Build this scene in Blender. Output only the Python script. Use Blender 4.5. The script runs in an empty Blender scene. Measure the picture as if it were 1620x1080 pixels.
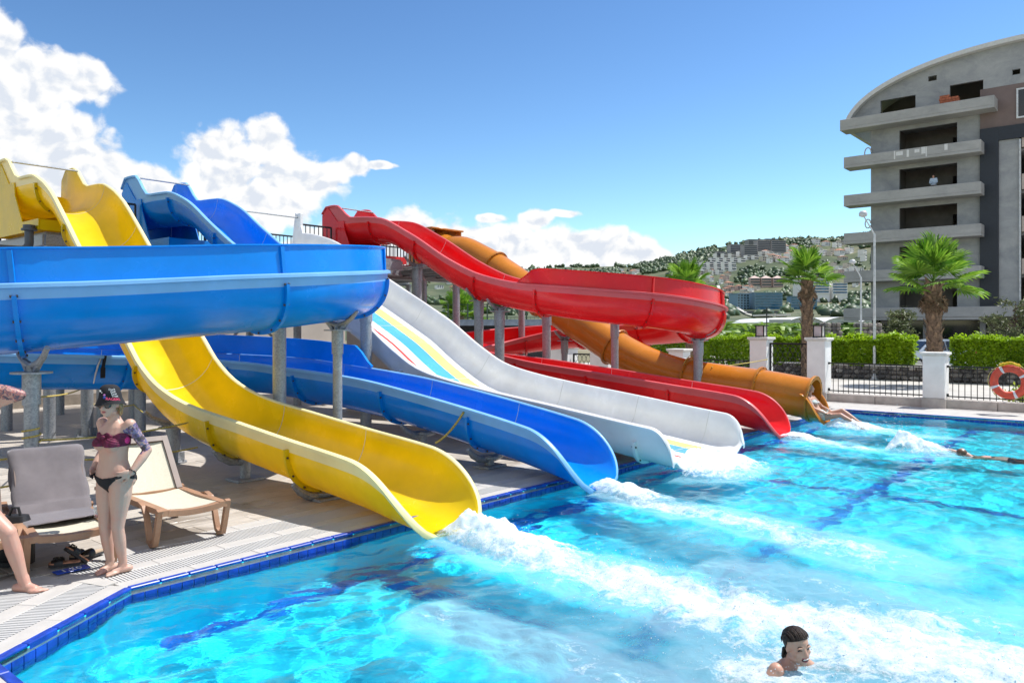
import bpy, bmesh, math, random
import numpy as np
from mathutils import Vector, Matrix, noise as mnoise

R = math.radians
PI = math.pi
sc = bpy.context.scene
COL = sc.collection
rnd = random.Random(7)

# ------------------------------------------------------------------ camera
CAM_H = 2.10          # eye height above the deck (deck top is z = 0)
cam_data = bpy.data.cameras.new('camera')
cam = bpy.data.objects.new('camera', cam_data)
COL.objects.link(cam)
cam.location = (0, 0, CAM_H)
cam.rotation_euler = (R(90), 0, 0)
cam_data.sensor_width = 36
cam_data.lens = 1240 / 1620 * 36
cam_data.shift_y = -22 / 1620
cam_data.clip_start = 0.05
cam_data.clip_end = 6000
sc.camera = cam

# ------------------------------------------------------------------ light
SUN_EL, SUN_AZ = R(61), R(69)        # azimuth clockwise from +Y (view direction) towards +X
sun_dir = Vector((math.sin(SUN_AZ) * math.cos(SUN_EL), math.cos(SUN_AZ) * math.cos(SUN_EL), math.sin(SUN_EL)))
sun_data = bpy.data.lights.new('sun', 'SUN')
sun_data.energy = 4.6
sun_data.angle = R(0.53)
sun_data.color = (1.0, 0.97, 0.93)
sun = bpy.data.objects.new('sun', sun_data)
COL.objects.link(sun)
sun.rotation_euler = sun_dir.to_track_quat('Z', 'Y').to_euler()
sun_data.cycles.is_caustics_light = True

sc.view_settings.view_transform = 'Standard'
sc.view_settings.look = 'None'
sc.view_settings.gamma = 1
sc.view_settings.use_curve_mapping = False
sc.view_settings.exposure = 0.50
sc.cycles.use_denoising = True
sc.cycles.max_bounces = 10
sc.cycles.transmission_bounces = 8
sc.cycles.transparent_max_bounces = 16
sc.cycles.caustics_reflective = False
sc.cycles.blur_glossy = 0.5
sc.cycles.sample_clamp_indirect = 8

# ------------------------------------------------------------------ node helper
class NT:
    """small wrapper for building node trees"""
    def __init__(s, tree):
        s.t = tree
    def n(s, typ, **kw):
        nd = s.t.nodes.new(typ)
        for k, v in kw.items():
            setattr(nd, k, v)
        return nd
    def put(s, sock, v):
        if isinstance(v, bpy.types.NodeSocket):
            s.t.links.new(v, sock)
        elif v is not None:
            if sock.type == 'RGBA' and hasattr(v, '__len__') and len(v) == 3:
                v = (*v, 1)
            sock.default_value = v
    def m(s, op, a, b=None, c=None, clamp=False):
        nd = s.n('ShaderNodeMath', operation=op, use_clamp=clamp)
        for i, v in enumerate((a, b, c)):
            s.put(nd.inputs[i], v)
        return nd.outputs[0]
    def vm(s, op, a, b=None, scale=None):
        nd = s.n('ShaderNodeVectorMath', operation=op)
        s.put(nd.inputs[0], a)
        s.put(nd.inputs[1], b)
        if scale is not None:
            s.put(nd.inputs['Scale'], scale)
        return nd.outputs['Value' if op in ('LENGTH', 'DOT_PRODUCT', 'DISTANCE') else 'Vector']
    def noise(s, vec, scale, detail=4, rough=.55, lac=2.0, dist=0.0, color=False):
        nd = s.n('ShaderNodeTexNoise')
        s.put(nd.inputs['Vector'], vec)
        s.put(nd.inputs['Scale'], scale)
        s.put(nd.inputs['Detail'], detail)
        s.put(nd.inputs['Roughness'], rough)
        s.put(nd.inputs['Lacunarity'], lac)
        s.put(nd.inputs['Distortion'], dist)
        return nd.outputs['Color' if color else 'Fac']
    def voro(s, vec, scale, feature='F1', smooth=None, rnds=1.0, out='Distance'):
        nd = s.n('ShaderNodeTexVoronoi', feature=feature)
        s.put(nd.inputs['Vector'], vec)
        s.put(nd.inputs['Scale'], scale)
        s.put(nd.inputs['Randomness'], rnds)
        if smooth is not None:
            s.put(nd.inputs['Smoothness'], smooth)
        return nd.outputs[out]
    def ramp(s, fac, stops, interp='LINEAR'):
        nd = s.n('ShaderNodeValToRGB')
        nd.color_ramp.interpolation = interp
        e = nd.color_ramp.elements
        while len(e) < len(stops):
            e.new(0.5)
        for el, (p, c) in zip(e, stops):
            el.position = p
            el.color = (*c, 1) if len(c) == 3 else c
        s.put(nd.inputs[0], fac)
        return nd.outputs[0]
    def mix(s, fac, a, b, blend='MIX'):
        nd = s.n('ShaderNodeMix', data_type='RGBA', blend_type=blend)
        s.put(nd.inputs[0], fac)
        s.put(nd.inputs[6], a)
        s.put(nd.inputs[7], b)
        return nd.outputs[2]
    def remap(s, v, a, b, c=0.0, d=1.0, smooth=True):
        nd = s.n('ShaderNodeMapRange', interpolation_type='SMOOTHSTEP' if smooth else 'LINEAR')
        s.put(nd.inputs[0], v)
        for i, x in enumerate((a, b, c, d)):
            s.put(nd.inputs[i + 1], x)
        return nd.outputs[0]
    def sep(s, v):
        nd = s.n('ShaderNodeSeparateXYZ')
        s.put(nd.inputs[0], v)
        return nd.outputs
    def comb(s, x, y, z):
        nd = s.n('ShaderNodeCombineXYZ')
        for i, v in enumerate((x, y, z)):
            s.put(nd.inputs[i], v)
        return nd.outputs[0]

def new_mat(name):
    m = bpy.data.materials.new(name)
    m.use_nodes = True
    nt = NT(m.node_tree)
    return m, nt, m.node_tree.nodes['Principled BSDF']

def simple(name, color, rough=.5, metal=0., var=.12, vscale=6., bump=.0, bscale=40., coat=0., spec=.5, var2=None, coords='Object'):
    """principled material with a little tonal variation and optional fine relief"""
    m, nt, p = new_mat(name)
    tc = nt.n('ShaderNodeTexCoord').outputs[coords]
    f = nt.noise(tc, vscale, 5, .6)
    c2 = var2 or tuple(max(0, x * (1 - 2 * var)) for x in color)
    c1 = tuple(min(1, x * (1 + var)) for x in color)
    nt.put(p.inputs['Base Color'], nt.ramp(f, [(.3, c2), (.7, c1)]))
    p.inputs['Roughness'].default_value = rough
    p.inputs['Metallic'].default_value = metal
    p.inputs['Specular IOR Level'].default_value = spec
    p.inputs['Coat Weight'].default_value = coat
    p.inputs['Coat Roughness'].default_value = .08
    if bump:
        b = nt.n('ShaderNodeBump')
        b.inputs['Strength'].default_value = bump
        b.inputs['Distance'].default_value = .01
        nt.put(b.inputs['Height'], nt.noise(tc, bscale, 5, .6))
        nt.put(p.inputs['Normal'], b.outputs[0])
    return m

# ------------------------------------------------------------------ world: clear midday sky with cumulus
def build_world():
    w = bpy.data.worlds.new('World')
    sc.world = w
    w.use_nodes = True
    nt = NT(w.node_tree)
    bg = w.node_tree.nodes['Background']
    sky = nt.n('ShaderNodeTexSky', sky_type='NISHITA')
    sky.sun_disc = False
    sky.sun_elevation = SUN_EL
    sky.sun_rotation = SUN_AZ
    sky.altitude = 0
    sky.air_density = 1.0
    sky.dust_density = 0.0
    sky.ozone_density = 2.2
    g = nt.n('ShaderNodeTexCoord').outputs['Generated']
    x, y, z = nt.sep(g)
    az = nt.m('ARCTAN2', x, y)
    el = nt.m('ARCSINE', z)
    P0 = nt.comb(az, nt.m('MULTIPLY', el, 1.12), 0.0)
    # large and small wisps push the outline about
    warp = nt.vm('SUBTRACT', nt.noise(P0, 9, 3, .55, color=True), (.5, .5, .5))
    P = nt.vm('ADD', P0, nt.vm('SCALE', warp, scale=.05))
    def A(px):
        return math.atan((px - 810) / 1240)
    def E(px, py):
        return math.atan((518 - py) / 1240 * math.cos(A(px)))
    # (px, py, rx, ry) of the heaps as angles on the sky
    heaps = [(-40, 130, 165, 75), (90, 118, 92, 42), (20, 200, 130, 60),
             (-30, 270, 150, 105), (60, 250, 130, 85), (140, 285, 80, 60), (235, 300, 55, 42), (10, 330, 260, 55),
             (-20, 60, 50, 55), (140, 110, 40, 25),
             (355, 275, 78, 72), (430, 225, 42, 42), (470, 290, 78, 56), (400, 320, 120, 45), (330, 240, 48, 36), (505, 300, 45, 28),
             (556, 262, 26, 17), (600, 258, 30, 7),
             (640, 390, 60, 52), (720, 385, 60, 42), (800, 395, 85, 45), (900, 392, 75, 40), (950, 400, 80, 34), (1010, 408, 70, 18),
             (775, 345, 28, 9), (850, 345, 26, 16), (890, 335, 26, 9), (560, 400, 110, 40),
             (-420, 260, 190, 120), (-760, 300, 220, 90), (1290, 392, 12, 6)]
    field = None
    for (px, py, rx, ry) in heaps:
        ca = math.cos(A(px))
        d = nt.vm('MULTIPLY', nt.vm('SUBTRACT', P, (A(px), E(px, py) * 1.12, 0)), (1240 / rx / ca ** 2, 1240 / ry / ca / 1.12, 0))
        v = nt.m('SUBTRACT', 1.0, nt.vm('LENGTH', d))
        field = v if field is None else nt.m('SMOOTH_MAX', field, v, .25)
    # cumulus floating all round the horizon behind the camera as well
    back = nt.m('SUBTRACT', nt.noise(P0, 2.2, 2, .5), .52)
    back = nt.m('MULTIPLY', back, nt.remap(nt.m('ABSOLUTE', az), .95, 1.4, 0, 4))
    back = nt.m('MULTIPLY', back, nt.remap(el, .25, .5, 1, 0))
    back = nt.m('SUBTRACT', back, nt.remap(nt.m('ABSOLUTE', az), .8, 1.0, 1, 0))
    field = nt.m('MAXIMUM', field, back)
    def billow(vec):
        a = nt.voro(vec, 26, 'SMOOTH_F1', .35)
        b = nt.voro(nt.vm('ADD', vec, (3.1, .7, 0)), 61, 'SMOOTH_F1', .35)
        c = nt.noise(vec, 95, 5, .6)
        h = nt.m('MULTIPLY', nt.m('SUBTRACT', .62, a), .85)
        h = nt.m('ADD', h, nt.m('MULTIPLY', nt.m('SUBTRACT', .62, b), .42))
        return nt.m('ADD', h, nt.m('MULTIPLY', nt.m('SUBTRACT', c, .5), .55))
    h0 = billow(P)
    h1 = billow(nt.vm('ADD', P, (.007, .010, 0)))
    dens = nt.m('ADD', field, nt.m('MULTIPLY', nt.m('SUBTRACT', h0, .22), .78))
    mask = nt.remap(dens, -.24, .14)
    # lit tops, bluish hollows
    lit = nt.m('ADD', .62, nt.m('MULTIPLY', nt.m('SUBTRACT', h0, h1), 1.9))
    lit = nt.m('ADD', lit, nt.m('MULTIPLY', nt.m('SUBTRACT', nt.noise(P, 11, 4, .5), .5), 1.1))
    lit = nt.m('SUBTRACT', lit, nt.remap(field, .25, .9, 0, .28))
    ccol = nt.ramp(lit, [(.0, (4.2, 4.5, 5.0)), (.34, (5.15, 5.25, 5.4)), (.62, (5.75, 5.75, 5.75))])
    skyc = sky.outputs[0]
    K = .128 * 2 ** .50
    gm = nt.n('ShaderNodeGamma')
    gm.inputs['Gamma'].default_value = 1.5
    nt.put(gm.inputs['Color'], nt.mix(1.0, skyc, (1.02 * K, 1.10 * K, 1.26 * K), 'MULTIPLY'))
    skyc = nt.mix(1.0, gm.outputs[0], (.92 / K, .86 / K, .66 / K), 'MULTIPLY')
    colr = nt.mix(mask, skyc, ccol)
    nt.put(bg.inputs['Color'], colr)
    bg.inputs['Strength'].default_value = 0.128
    w.cycles.sampling_method = 'MANUAL'
    w.cycles.sample_map_resolution = 512
build_world()

# ------------------------------------------------------------------ pool frame: n points out over the water, t runs along the slide side
B0 = Vector((-3.07, 6.32))
DT = Vector((.643, .766)).normalized()
DN = Vector((.766, -.643)).normalized()
def W(n, t, z=0.0):
    p = B0 + DN * n + DT * t
    return Vector((p.x, p.y, z))
def S(s, t, z=0.0):
    return W(-s, t, z)
RZ = math.atan2(DN.y, DN.x)          # rotation that turns local +X into n and local +Y into t
def pix(px, py, Y):
    return Vector(((px - 810) / 1240 * Y, Y, CAM_H - (py - 518) / 1240 * Y))

# ------------------------------------------------------------------ mesh building
class MB:
    def __init__(s):
        s.v, s.f, s.mi = [], [], []
    def add(s, verts, faces, mi=0):
        o = len(s.v)
        s.v.extend([tuple(v) for v in verts])
        s.f.extend([tuple(i + o for i in f) for f in faces])
        s.mi.extend([mi] * len(faces))
        return s
    def box(s, c, size, M=None, mi=0, taper=1.0):
        hx, hy, hz = size[0] / 2, size[1] / 2, size[2] / 2
        vs = []
        for dz in (-1, 1):
            k = taper if dz > 0 else 1.0
            for dx, dy in ((-1, -1), (1, -1), (1, 1), (-1, 1)):
                vs.append(Vector((dx * hx * k, dy * hy * k, dz * hz)))
        if M is not None:
            vs = [M @ v for v in vs]
        c = Vector(c)
        vs = [v + c for v in vs]
        return s.add(vs, [(0, 3, 2, 1), (4, 5, 6, 7), (0, 1, 5, 4), (1, 2, 6, 5), (2, 3, 7, 6), (3, 0, 4, 7)], mi)
    def bbox(s, c, size, b, M=None, mi=0):
        """box with chamfered edges"""
        hx, hy, hz = size[0] / 2, size[1] / 2, size[2] / 2
        bm = bmesh.new()
        bmesh.ops.create_cube(bm, size=1)
        for v in bm.verts:
            v.co = Vector((v.co.x * size[0], v.co.y * size[1], v.co.z * size[2]))
        bmesh.ops.bevel(bm, geom=bm.edges[:], offset=b, segments=1, affect='EDGES')
        c = Vector(c)
        vs = [((M @ v.co) if M is not None else v.co) + c for v in bm.verts]
        bm.verts.index_update()
        fs = [[v.index for v in f.verts] for f in bm.faces]
        bm.free()
        return s.add(vs, fs, mi)
    def tube(s, pts, r, n=8, mi=0, cap=True):
        pts = [Vector(p) for p in pts]
        rr = r if hasattr(r, '__len__') else [r] * len(pts)
        rings, u = [], None
        for i, p in enumerate(pts):
            t = (pts[min(i + 1, len(pts) - 1)] - pts[max(i - 1, 0)])
            if t.length < 1e-9:
                t = Vector((0, 0, 1))
            t.normalize()
            if u is None:
                u = t.orthogonal().normalized()
            u = (u - t * u.dot(t))
            u = u.normalized() if u.length > 1e-6 else t.orthogonal().normalized()
            w = t.cross(u)
            rings.append([p + (u * math.cos(a) + w * math.sin(a)) * rr[i] for a in (2 * PI * k / n for k in range(n))])
        vs = [v for r_ in rings for v in r_]
        fs = []
        for i in range(len(pts) - 1):
            for k in range(n):
                a, b = i * n + k, i * n + (k + 1) % n
                fs.append((a, b, b + n, a + n))
        if cap:
            fs.append(tuple(reversed(range(n))))
            fs.append(tuple((len(pts) - 1) * n + k for k in range(n)))
        return s.add(vs, fs, mi)
    def bar(s, a, b, w, h=None, mi=0, up=Vector((0, 0, 1))):
        a, b = Vector(a), Vector(b)
        h = h or w
        t = (b - a).normalized()
        x = t.cross(up)
        x = x.normalized() if x.length > 1e-4 else t.orthogonal().normalized()
        y = x.cross(t)
        vs = []
        for p in (a, b):
            for dx, dy in ((-1, -1), (1, -1), (1, 1), (-1, 1)):
                vs.append(p + x * dx * w / 2 + y * dy * h / 2)
        return s.add(vs, [(0, 3, 2, 1), (4, 5, 6, 7), (0, 1, 5, 4), (1, 2, 6, 5), (2, 3, 7, 6), (3, 0, 4, 7)], mi)
    def lathe(s, prof, c=(0, 0, 0), n=16, M=None, mi=0):
        c = Vector(c)
        vs, fs = [], []
        for (r, z) in prof:
            for k in range(n):
                a = 2 * PI * k / n
                v = Vector((r * math.cos(a), r * math.sin(a), z))
                vs.append((M @ v if M is not None else v) + c)
        for i in range(len(prof) - 1):
            for k in range(n):
                a, b = i * n + k, i * n + (k + 1) % n
                fs.append((a, b, b + n, a + n))
        if prof[0][0] > 1e-4:
            fs.append(tuple(reversed(range(n))))
        if prof[-1][0] > 1e-4:
            fs.append(tuple((len(prof) - 1) * n + k for k in range(n)))
        return s.add(vs, fs, mi)
    def ellipsoid(s, c, r, M=None, nu=12, nv=8, mi=0):
        c = Vector(c)
        r = r if hasattr(r, '__len__') else (r, r, r)
        vs, fs = [], []
        for j in range(1, nv):
            b = -PI / 2 + PI * j / nv
            for k in range(nu):
                a = 2 * PI * k / nu
                vs.append(Vector((r[0] * math.cos(a) * math.cos(b), r[1] * math.sin(a) * math.cos(b), r[2] * math.sin(b))))
        vs.append(Vector((0, 0, -r[2])))
        vs.append(Vector((0, 0, r[2])))
        for j in range(nv - 2):
            for k in range(nu):
                a, b = j * nu + k, j * nu + (k + 1) % nu
                fs.append((a, b, b + nu, a + nu))
        lo, hi = len(vs) - 2, len(vs) - 1
        for k in range(nu):
            fs.append((lo, (k + 1) % nu, k))
            fs.append((hi, (nv - 2) * nu + k, (nv - 2) * nu + (k + 1) % nu))
        vs = [((M @ v) if M is not None else v) + c for v in vs]
        return s.add(vs, fs, mi)
    def loops(s, rings, closed=True, cap=True, mi=0):
        """skin a list of equal-length vertex rings"""
        n = len(rings[0])
        vs = [v for r_ in rings for v in r_]
        fs = []
        for i in range(len(rings) - 1):
            for k in range(n if closed else n - 1):
                a, b = i * n + k, i * n + (k + 1) % n
                fs.append((a, b, b + n, a + n))
        if cap and closed:
            fs.append(tuple(reversed(range(n))))
            fs.append(tuple((len(rings) - 1) * n + k for k in range(n)))
        return s.add(vs, fs, mi)
    def prism(s, poly, z0, z1, mi=0):
        """vertical prism over a plan polygon (counter-clockwise)"""
        n = len(poly)
        vs = [(p[0], p[1], z0) for p in poly] + [(p[0], p[1], z1) for p in poly]
        fs = [tuple(reversed(range(n))), tuple(range(n, 2 * n))]
        fs += [(k, (k + 1) % n, n + (k + 1) % n, n + k) for k in range(n)]
        return s.add(vs, fs, mi)
    def mesh(s, name, mats, smooth=None):
        me = bpy.data.meshes.new(name)
        me.from_pydata(s.v, [], s.f)
        for m in (mats if isinstance(mats, (list, tuple)) else [mats]):
            me.materials.append(m)
        if any(s.mi):
            me.polygons.foreach_set('material_index', s.mi)
        if smooth is not None:
            me.shade_smooth()
            me.set_sharp_from_angle(angle=R(smooth))
        me.update()
        return me
    def build(s, name, mats, parent=None, smooth=None, kind=None, label=None):
        return link(name, s.mesh(name, mats, smooth), parent, kind, label)

ROOT_INV = {}
def link(name, data, parent=None, kind=None, label=None, local=False):
    o = bpy.data.objects.new(name, data)
    COL.objects.link(o)
    if parent is not None:
        o.parent = parent
        if not local and parent.name in ROOT_INV:
            o.matrix_parent_inverse = ROOT_INV[parent.name]
    if kind:
        o['kind'] = kind
    if label:
        o['label'] = label
    return o

def thing(name, label, cat, loc=(0, 0, 0), rz=0.0, group=None):
    o = bpy.data.objects.new(name, None)
    COL.objects.link(o)
    o.empty_display_size = .2
    o.location = loc
    o.rotation_euler = (0, 0, rz)
    o['label'] = label
    o['category'] = cat
    if group:
        o['group'] = group
    ROOT_INV[o.name] = (Matrix.Translation(Vector(loc)) @ Matrix.Rotation(rz, 4, 'Z')).inverted()
    return o

def tag(o, label, cat, group=None):
    o['label'] = label
    o['category'] = cat
    if group:
        o['group'] = group
    return o

def dup(root, loc, rz=0.0, label=None, group=None, scale=None):
    kids = {}
    for o in COL.objects:
        if o.parent is not None:
            kids.setdefault(o.parent.name, []).append(o)
    def rec(src, par):
        c = src.copy()
        COL.objects.link(c)
        c.parent = par
        for ch in kids.get(src.name, []):
            rec(ch, c)
        return c
    r = rec(root, None)
    r.location = loc
    r.rotation_euler = (0, 0, rz)
    if scale is not None:
        r.scale = scale if hasattr(scale, '__len__') else (scale,) * 3
    if label:
        r['label'] = label
    if group:
        r['group'] = group
    return r

def text_mesh(body, size, extrude=.002, align='CENTER'):
    c = bpy.data.curves.new('lettering', 'FONT')
    c.body = body
    c.size = size
    c.extrude = extrude
    c.align_x = align
    c.align_y = 'CENTER'
    c.resolution_u = 3
    o = bpy.data.objects.new('lettering_tmp', c)
    COL.objects.link(o)
    bpy.context.view_layer.update()
    me = bpy.data.meshes.new_from_object(o.evaluated_get(bpy.context.evaluated_depsgraph_get()))
    bpy.data.objects.remove(o)
    bpy.data.curves.remove(c)
    return me
# ================================================================== materials of the setting
M_WHITE_STONE = simple('pale_coping_stone', (.47, .45, .42), .55, var=.05, vscale=5, bump=.25, bscale=60)
M_GRATE = simple('white_plastic_grating', (.52, .515, .50), .45, var=.04)
M_GROUT = simple('grey_grout', (.38, .36, .33), .9, var=.15, vscale=12)
M_DARK_SLOT = simple('gutter_shadow_grey', (.30, .30, .29), .9, var=.1)
M_BLUE_TILE = simple('cobalt_glazed_tile', (.012, .060, .42), .35, var=.25, vscale=9, coat=.05, spec=.35)
M_CONCRETE = simple('kerb_concrete', (.50, .46, .42), .8, var=.14, vscale=3, bump=.3, bscale=25)

def deck_tile_mat(name, base):
    m, nt, p = new_mat(name)
    tc = nt.n('ShaderNodeTexCoord').outputs['Object']
    oi = nt.n('ShaderNodeObjectInfo').outputs['Random']
    v = nt.vm('ADD', tc, nt.comb(nt.m('MULTIPLY', oi, 40), nt.m('MULTIPLY', oi, 17), 0))
    a = nt.noise(nt.vm('MULTIPLY', v, (1.2, 4.5, 1)), 3.0, 6, .62, dist=.6)
    f = nt.noise(v, 34, 4, .6)
    col = nt.ramp(a, [(.25, tuple(x * .72 for x in base)), (.5, base), (.75, tuple(min(1, x * 1.16) for x in base))])
    col = nt.mix(nt.m('MULTIPLY', nt.remap(f, .4, .75), .25), col, tuple(x * .6 for x in base))
    bri = nt.n('ShaderNodeHueSaturation')
    nt.put(bri.inputs['Color'], col)
    nt.put(bri.inputs['Value'], nt.m('ADD', .88, nt.m('MULTIPLY', oi, .22)))
    pos = nt.n('ShaderNodeNewGeometry').outputs['Position']
    wet = nt.remap(nt.noise(pos, .75, 5, .62, dist=.5), .53, .63)            # splashed patches
    grime = nt.remap(nt.noise(nt.vm('MULTIPLY', pos, (1, 1, 1)), 2.6, 6, .7), .5, .8)
    cw = nt.mix(nt.m('MULTIPLY', wet, .45), bri.outputs[0], (.16, .125, .10))
    nt.put(p.inputs['Base Color'], nt.mix(nt.m('MULTIPLY', grime, .22), cw, (.20, .17, .14)))
    nt.put(p.inputs['Roughness'], nt.m('SUBTRACT', nt.remap(a, .3, .7, .5, .78), nt.m('MULTIPLY', wet, .3)))
    b = nt.n('ShaderNodeBump')
    b.inputs['Strength'].default_value = .25
    b.inputs['Distance'].default_value = .004
    nt.put(b.inputs['Height'], f)
    nt.put(p.inputs['Normal'], b.outputs[0])
    return m
M_TILE = deck_tile_mat('sandstone_look_tile', (.44, .395, .34))

# ------------------------------------------------------------------ ground sheet to the horizon
def ground():
    m, nt, p = new_mat('dry_ground')
    tc = nt.n('ShaderNodeTexCoord').outputs['Object']
    a = nt.noise(tc, .08, 6, .65)
    b = nt.noise(tc, 1.3, 5, .6)
    col = nt.ramp(a, [(.35, (.10, .11, .045)), (.5, (.20, .17, .10)), (.66, (.28, .24, .17))])
    col = nt.mix(nt.m('MULTIPLY', b, .4), col, (.13, .12, .06))
    nt.put(p.inputs['Base Color'], col)
    p.inputs['Roughness'].default_value = .95
    # a ring of ground with a hole where the pool and its deck are
    hole = [W(-20, -14), W(20, -14), W(20, 20.6), W(-20, 20.6)]
    big = [Vector((-2500, -1500, 0)), Vector((2500, -1500, 0)), Vector((2500, 3500, 0)), Vector((-2500, 3500, 0))]
    order = [hole[i] for i in (0, 1, 2, 3)]
    vs = [v + Vector((0, 0, -.012)) for v in order] + [v + Vector((0, 0, -.012)) for v in big]
    # outer corners matched to inner ones by direction
    MBo = MB()
    MBo.add(vs, [(4, 5, 1, 0), (5, 6, 2, 1), (6, 7, 3, 2), (7, 4, 0, 3)])
    MBo.build('ground', m, kind='structure')
ground()

# ------------------------------------------------------------------ pool shell
POOL_N, POOL_T = 15.0, 18.0
T_NEAR, CH_N = -1.17, .76
WATER_Z = -.085
DEPTH = 1.12
OUT = [(0.0, 18.0), (0.0, 0.0), (CH_N, T_NEAR), (POOL_N, T_NEAR)]       # visible outline of the water, far corner first
def offset_outline(k):
    """outline pushed k metres out from the water (mitred)"""
    a = math.atan2(-T_NEAR, CH_N)
    # normals of the three sides pointing out of the water, in (n, t)
    n1 = (-1, 0)
    L = math.hypot(CH_N, T_NEAR)
    n2 = (T_NEAR / L, -CH_N / L)
    n3 = (0, -1)
    def meet(p, na, nb):
        bx, by = na[0] + nb[0], na[1] + nb[1]
        q = 1 + na[0] * nb[0] + na[1] * nb[1]
        return (p[0] + bx * k / q, p[1] + by * k / q)
    far = (-k, 18.0 + k)
    return [far, meet(OUT[1], n1, n2), meet(OUT[2], n2, n3), (POOL_N, T_NEAR - k)]

def pool_floor_mat():
    m, nt, p = new_mat('pale_blue_pool_mosaic')
    tc = nt.n('ShaderNodeTexCoord').outputs['Object']
    br = nt.n('ShaderNodeTexBrick')
    br.offset = 0
    nt.put(br.inputs['Vector'], tc)
    br.inputs['Scale'].default_value = 1
    br.inputs['Brick Width'].default_value = .10
    br.inputs['Row Height'].default_value = .10
    br.inputs['Mortar Size'].default_value = .004
    br.inputs['Color1'].default_value = (.008, .76, .98, 1)
    br.inputs['Color2'].default_value = (.015, .80, .99, 1)
    br.inputs['Mortar'].default_value = (.08, .68, .90, 1)
    a = nt.noise(tc, .7, 4, .5)
    nt.put(p.inputs['Base Color'], nt.mix(nt.m('MULTIPLY', a, .3), br.outputs[0], (.05, .84, .99)))
    p.inputs['Roughness'].default_value = .4
    return m
M_POOL = pool_floor_mat()

def pool():
    mb = MB()
    c = [W(*OUT[0]), W(*OUT[1]), W(*OUT[2]), W(*OUT[3]), W(POOL_N, 18)]
    top = [v + Vector((0, 0, -.012)) for v in c]
    bot = [v + Vector((0, 0, -DEPTH)) for v in c]
    k = len(c)
    mb.add(top + bot, [(i, (i + 1) % k, k + (i + 1) % k, k + i) for i in range(k)] + [tuple(range(k, 2 * k))])
    o = mb.build('pool_basin', M_POOL, kind='structure')
    o.cycles.is_caustics_receiver = True
    # dark lane bands laid on the floor: one along the foot of the slide wall, one further out, two across
    lm = MB()
    z = -DEPTH + .005
    def band(n0, n1, t0, t1, zz):
        lm.add([W(n0, t0, zz), W(n1, t0, zz), W(n1, t1, zz), W(n0, t1, zz)], [(0, 1, 2, 3)])
    band(.06, .32, .2, 17.9, z)
    band(2.95, 3.17, -1.0, 17.9, z)
    for t in (2.25, 9.0):
        band(.362, 2.918, t, t + .22, z)
        band(3.222, 14.9, t, t + .22, z)
    band(.362, 2.918, 17.4, 17.7, z)  # bands along the far wall paint the shadow and waves seen there
    band(3.222, 14.9, 17.4, 17.7, z)
    l = lm.build('lane_and_shade_band', simple('cobalt_mosaic_and_shade', (.01, .15, .60), .3, var=.15), kind='structure')
    l.cycles.is_caustics_receiver = True
pool()

# ------------------------------------------------------------------ water
def water_waves(n, t, seed, lmin, lmax, count, amp, power=1.0):
    rg = np.random.default_rng(seed)
    z = np.zeros_like(n)
    for i in range(count):
        lam = lmin * (lmax / lmin) ** rg.random()
        th = rg.normal(0.0, .95)
        k = 2 * PI / lam
        kn, kt = k * math.cos(th), k * math.sin(th)
        z += amp * lam ** power * np.sin(kn * n + kt * t + rg.random() * 2 * PI)
    return z

def lattice(shape_n, seed):
    rg = np.random.default_rng(seed)
    return rg.random(shape_n)
def vnoise(x, y, seed):
    """smooth value noise, vectorised"""
    tab = lattice((256, 256), seed)
    xi, yi = np.floor(x).astype(int), np.floor(y).astype(int)
    fx, fy = x - xi, y - yi
    fx, fy = fx * fx * (3 - 2 * fx), fy * fy * (3 - 2 * fy)
    a = tab[xi % 256, yi % 256]; b = tab[(xi + 1) % 256, yi % 256]
    c = tab[xi % 256, (yi + 1) % 256]; d = tab[(xi + 1) % 256, (yi + 1) % 256]
    return (a * (1 - fx) + b * fx) * (1 - fy) + (c * (1 - fx) + d * fx) * fy
def fbm(x, y, seed, octv=5, gain=.55):
    s, a, tot = 0, 1.0, 0
    for i in range(octv):
        s = s + a * vnoise(x * 2 ** i, y * 2 ** i, seed + i)
        tot += a
        a *= gain
    return s / tot

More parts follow.
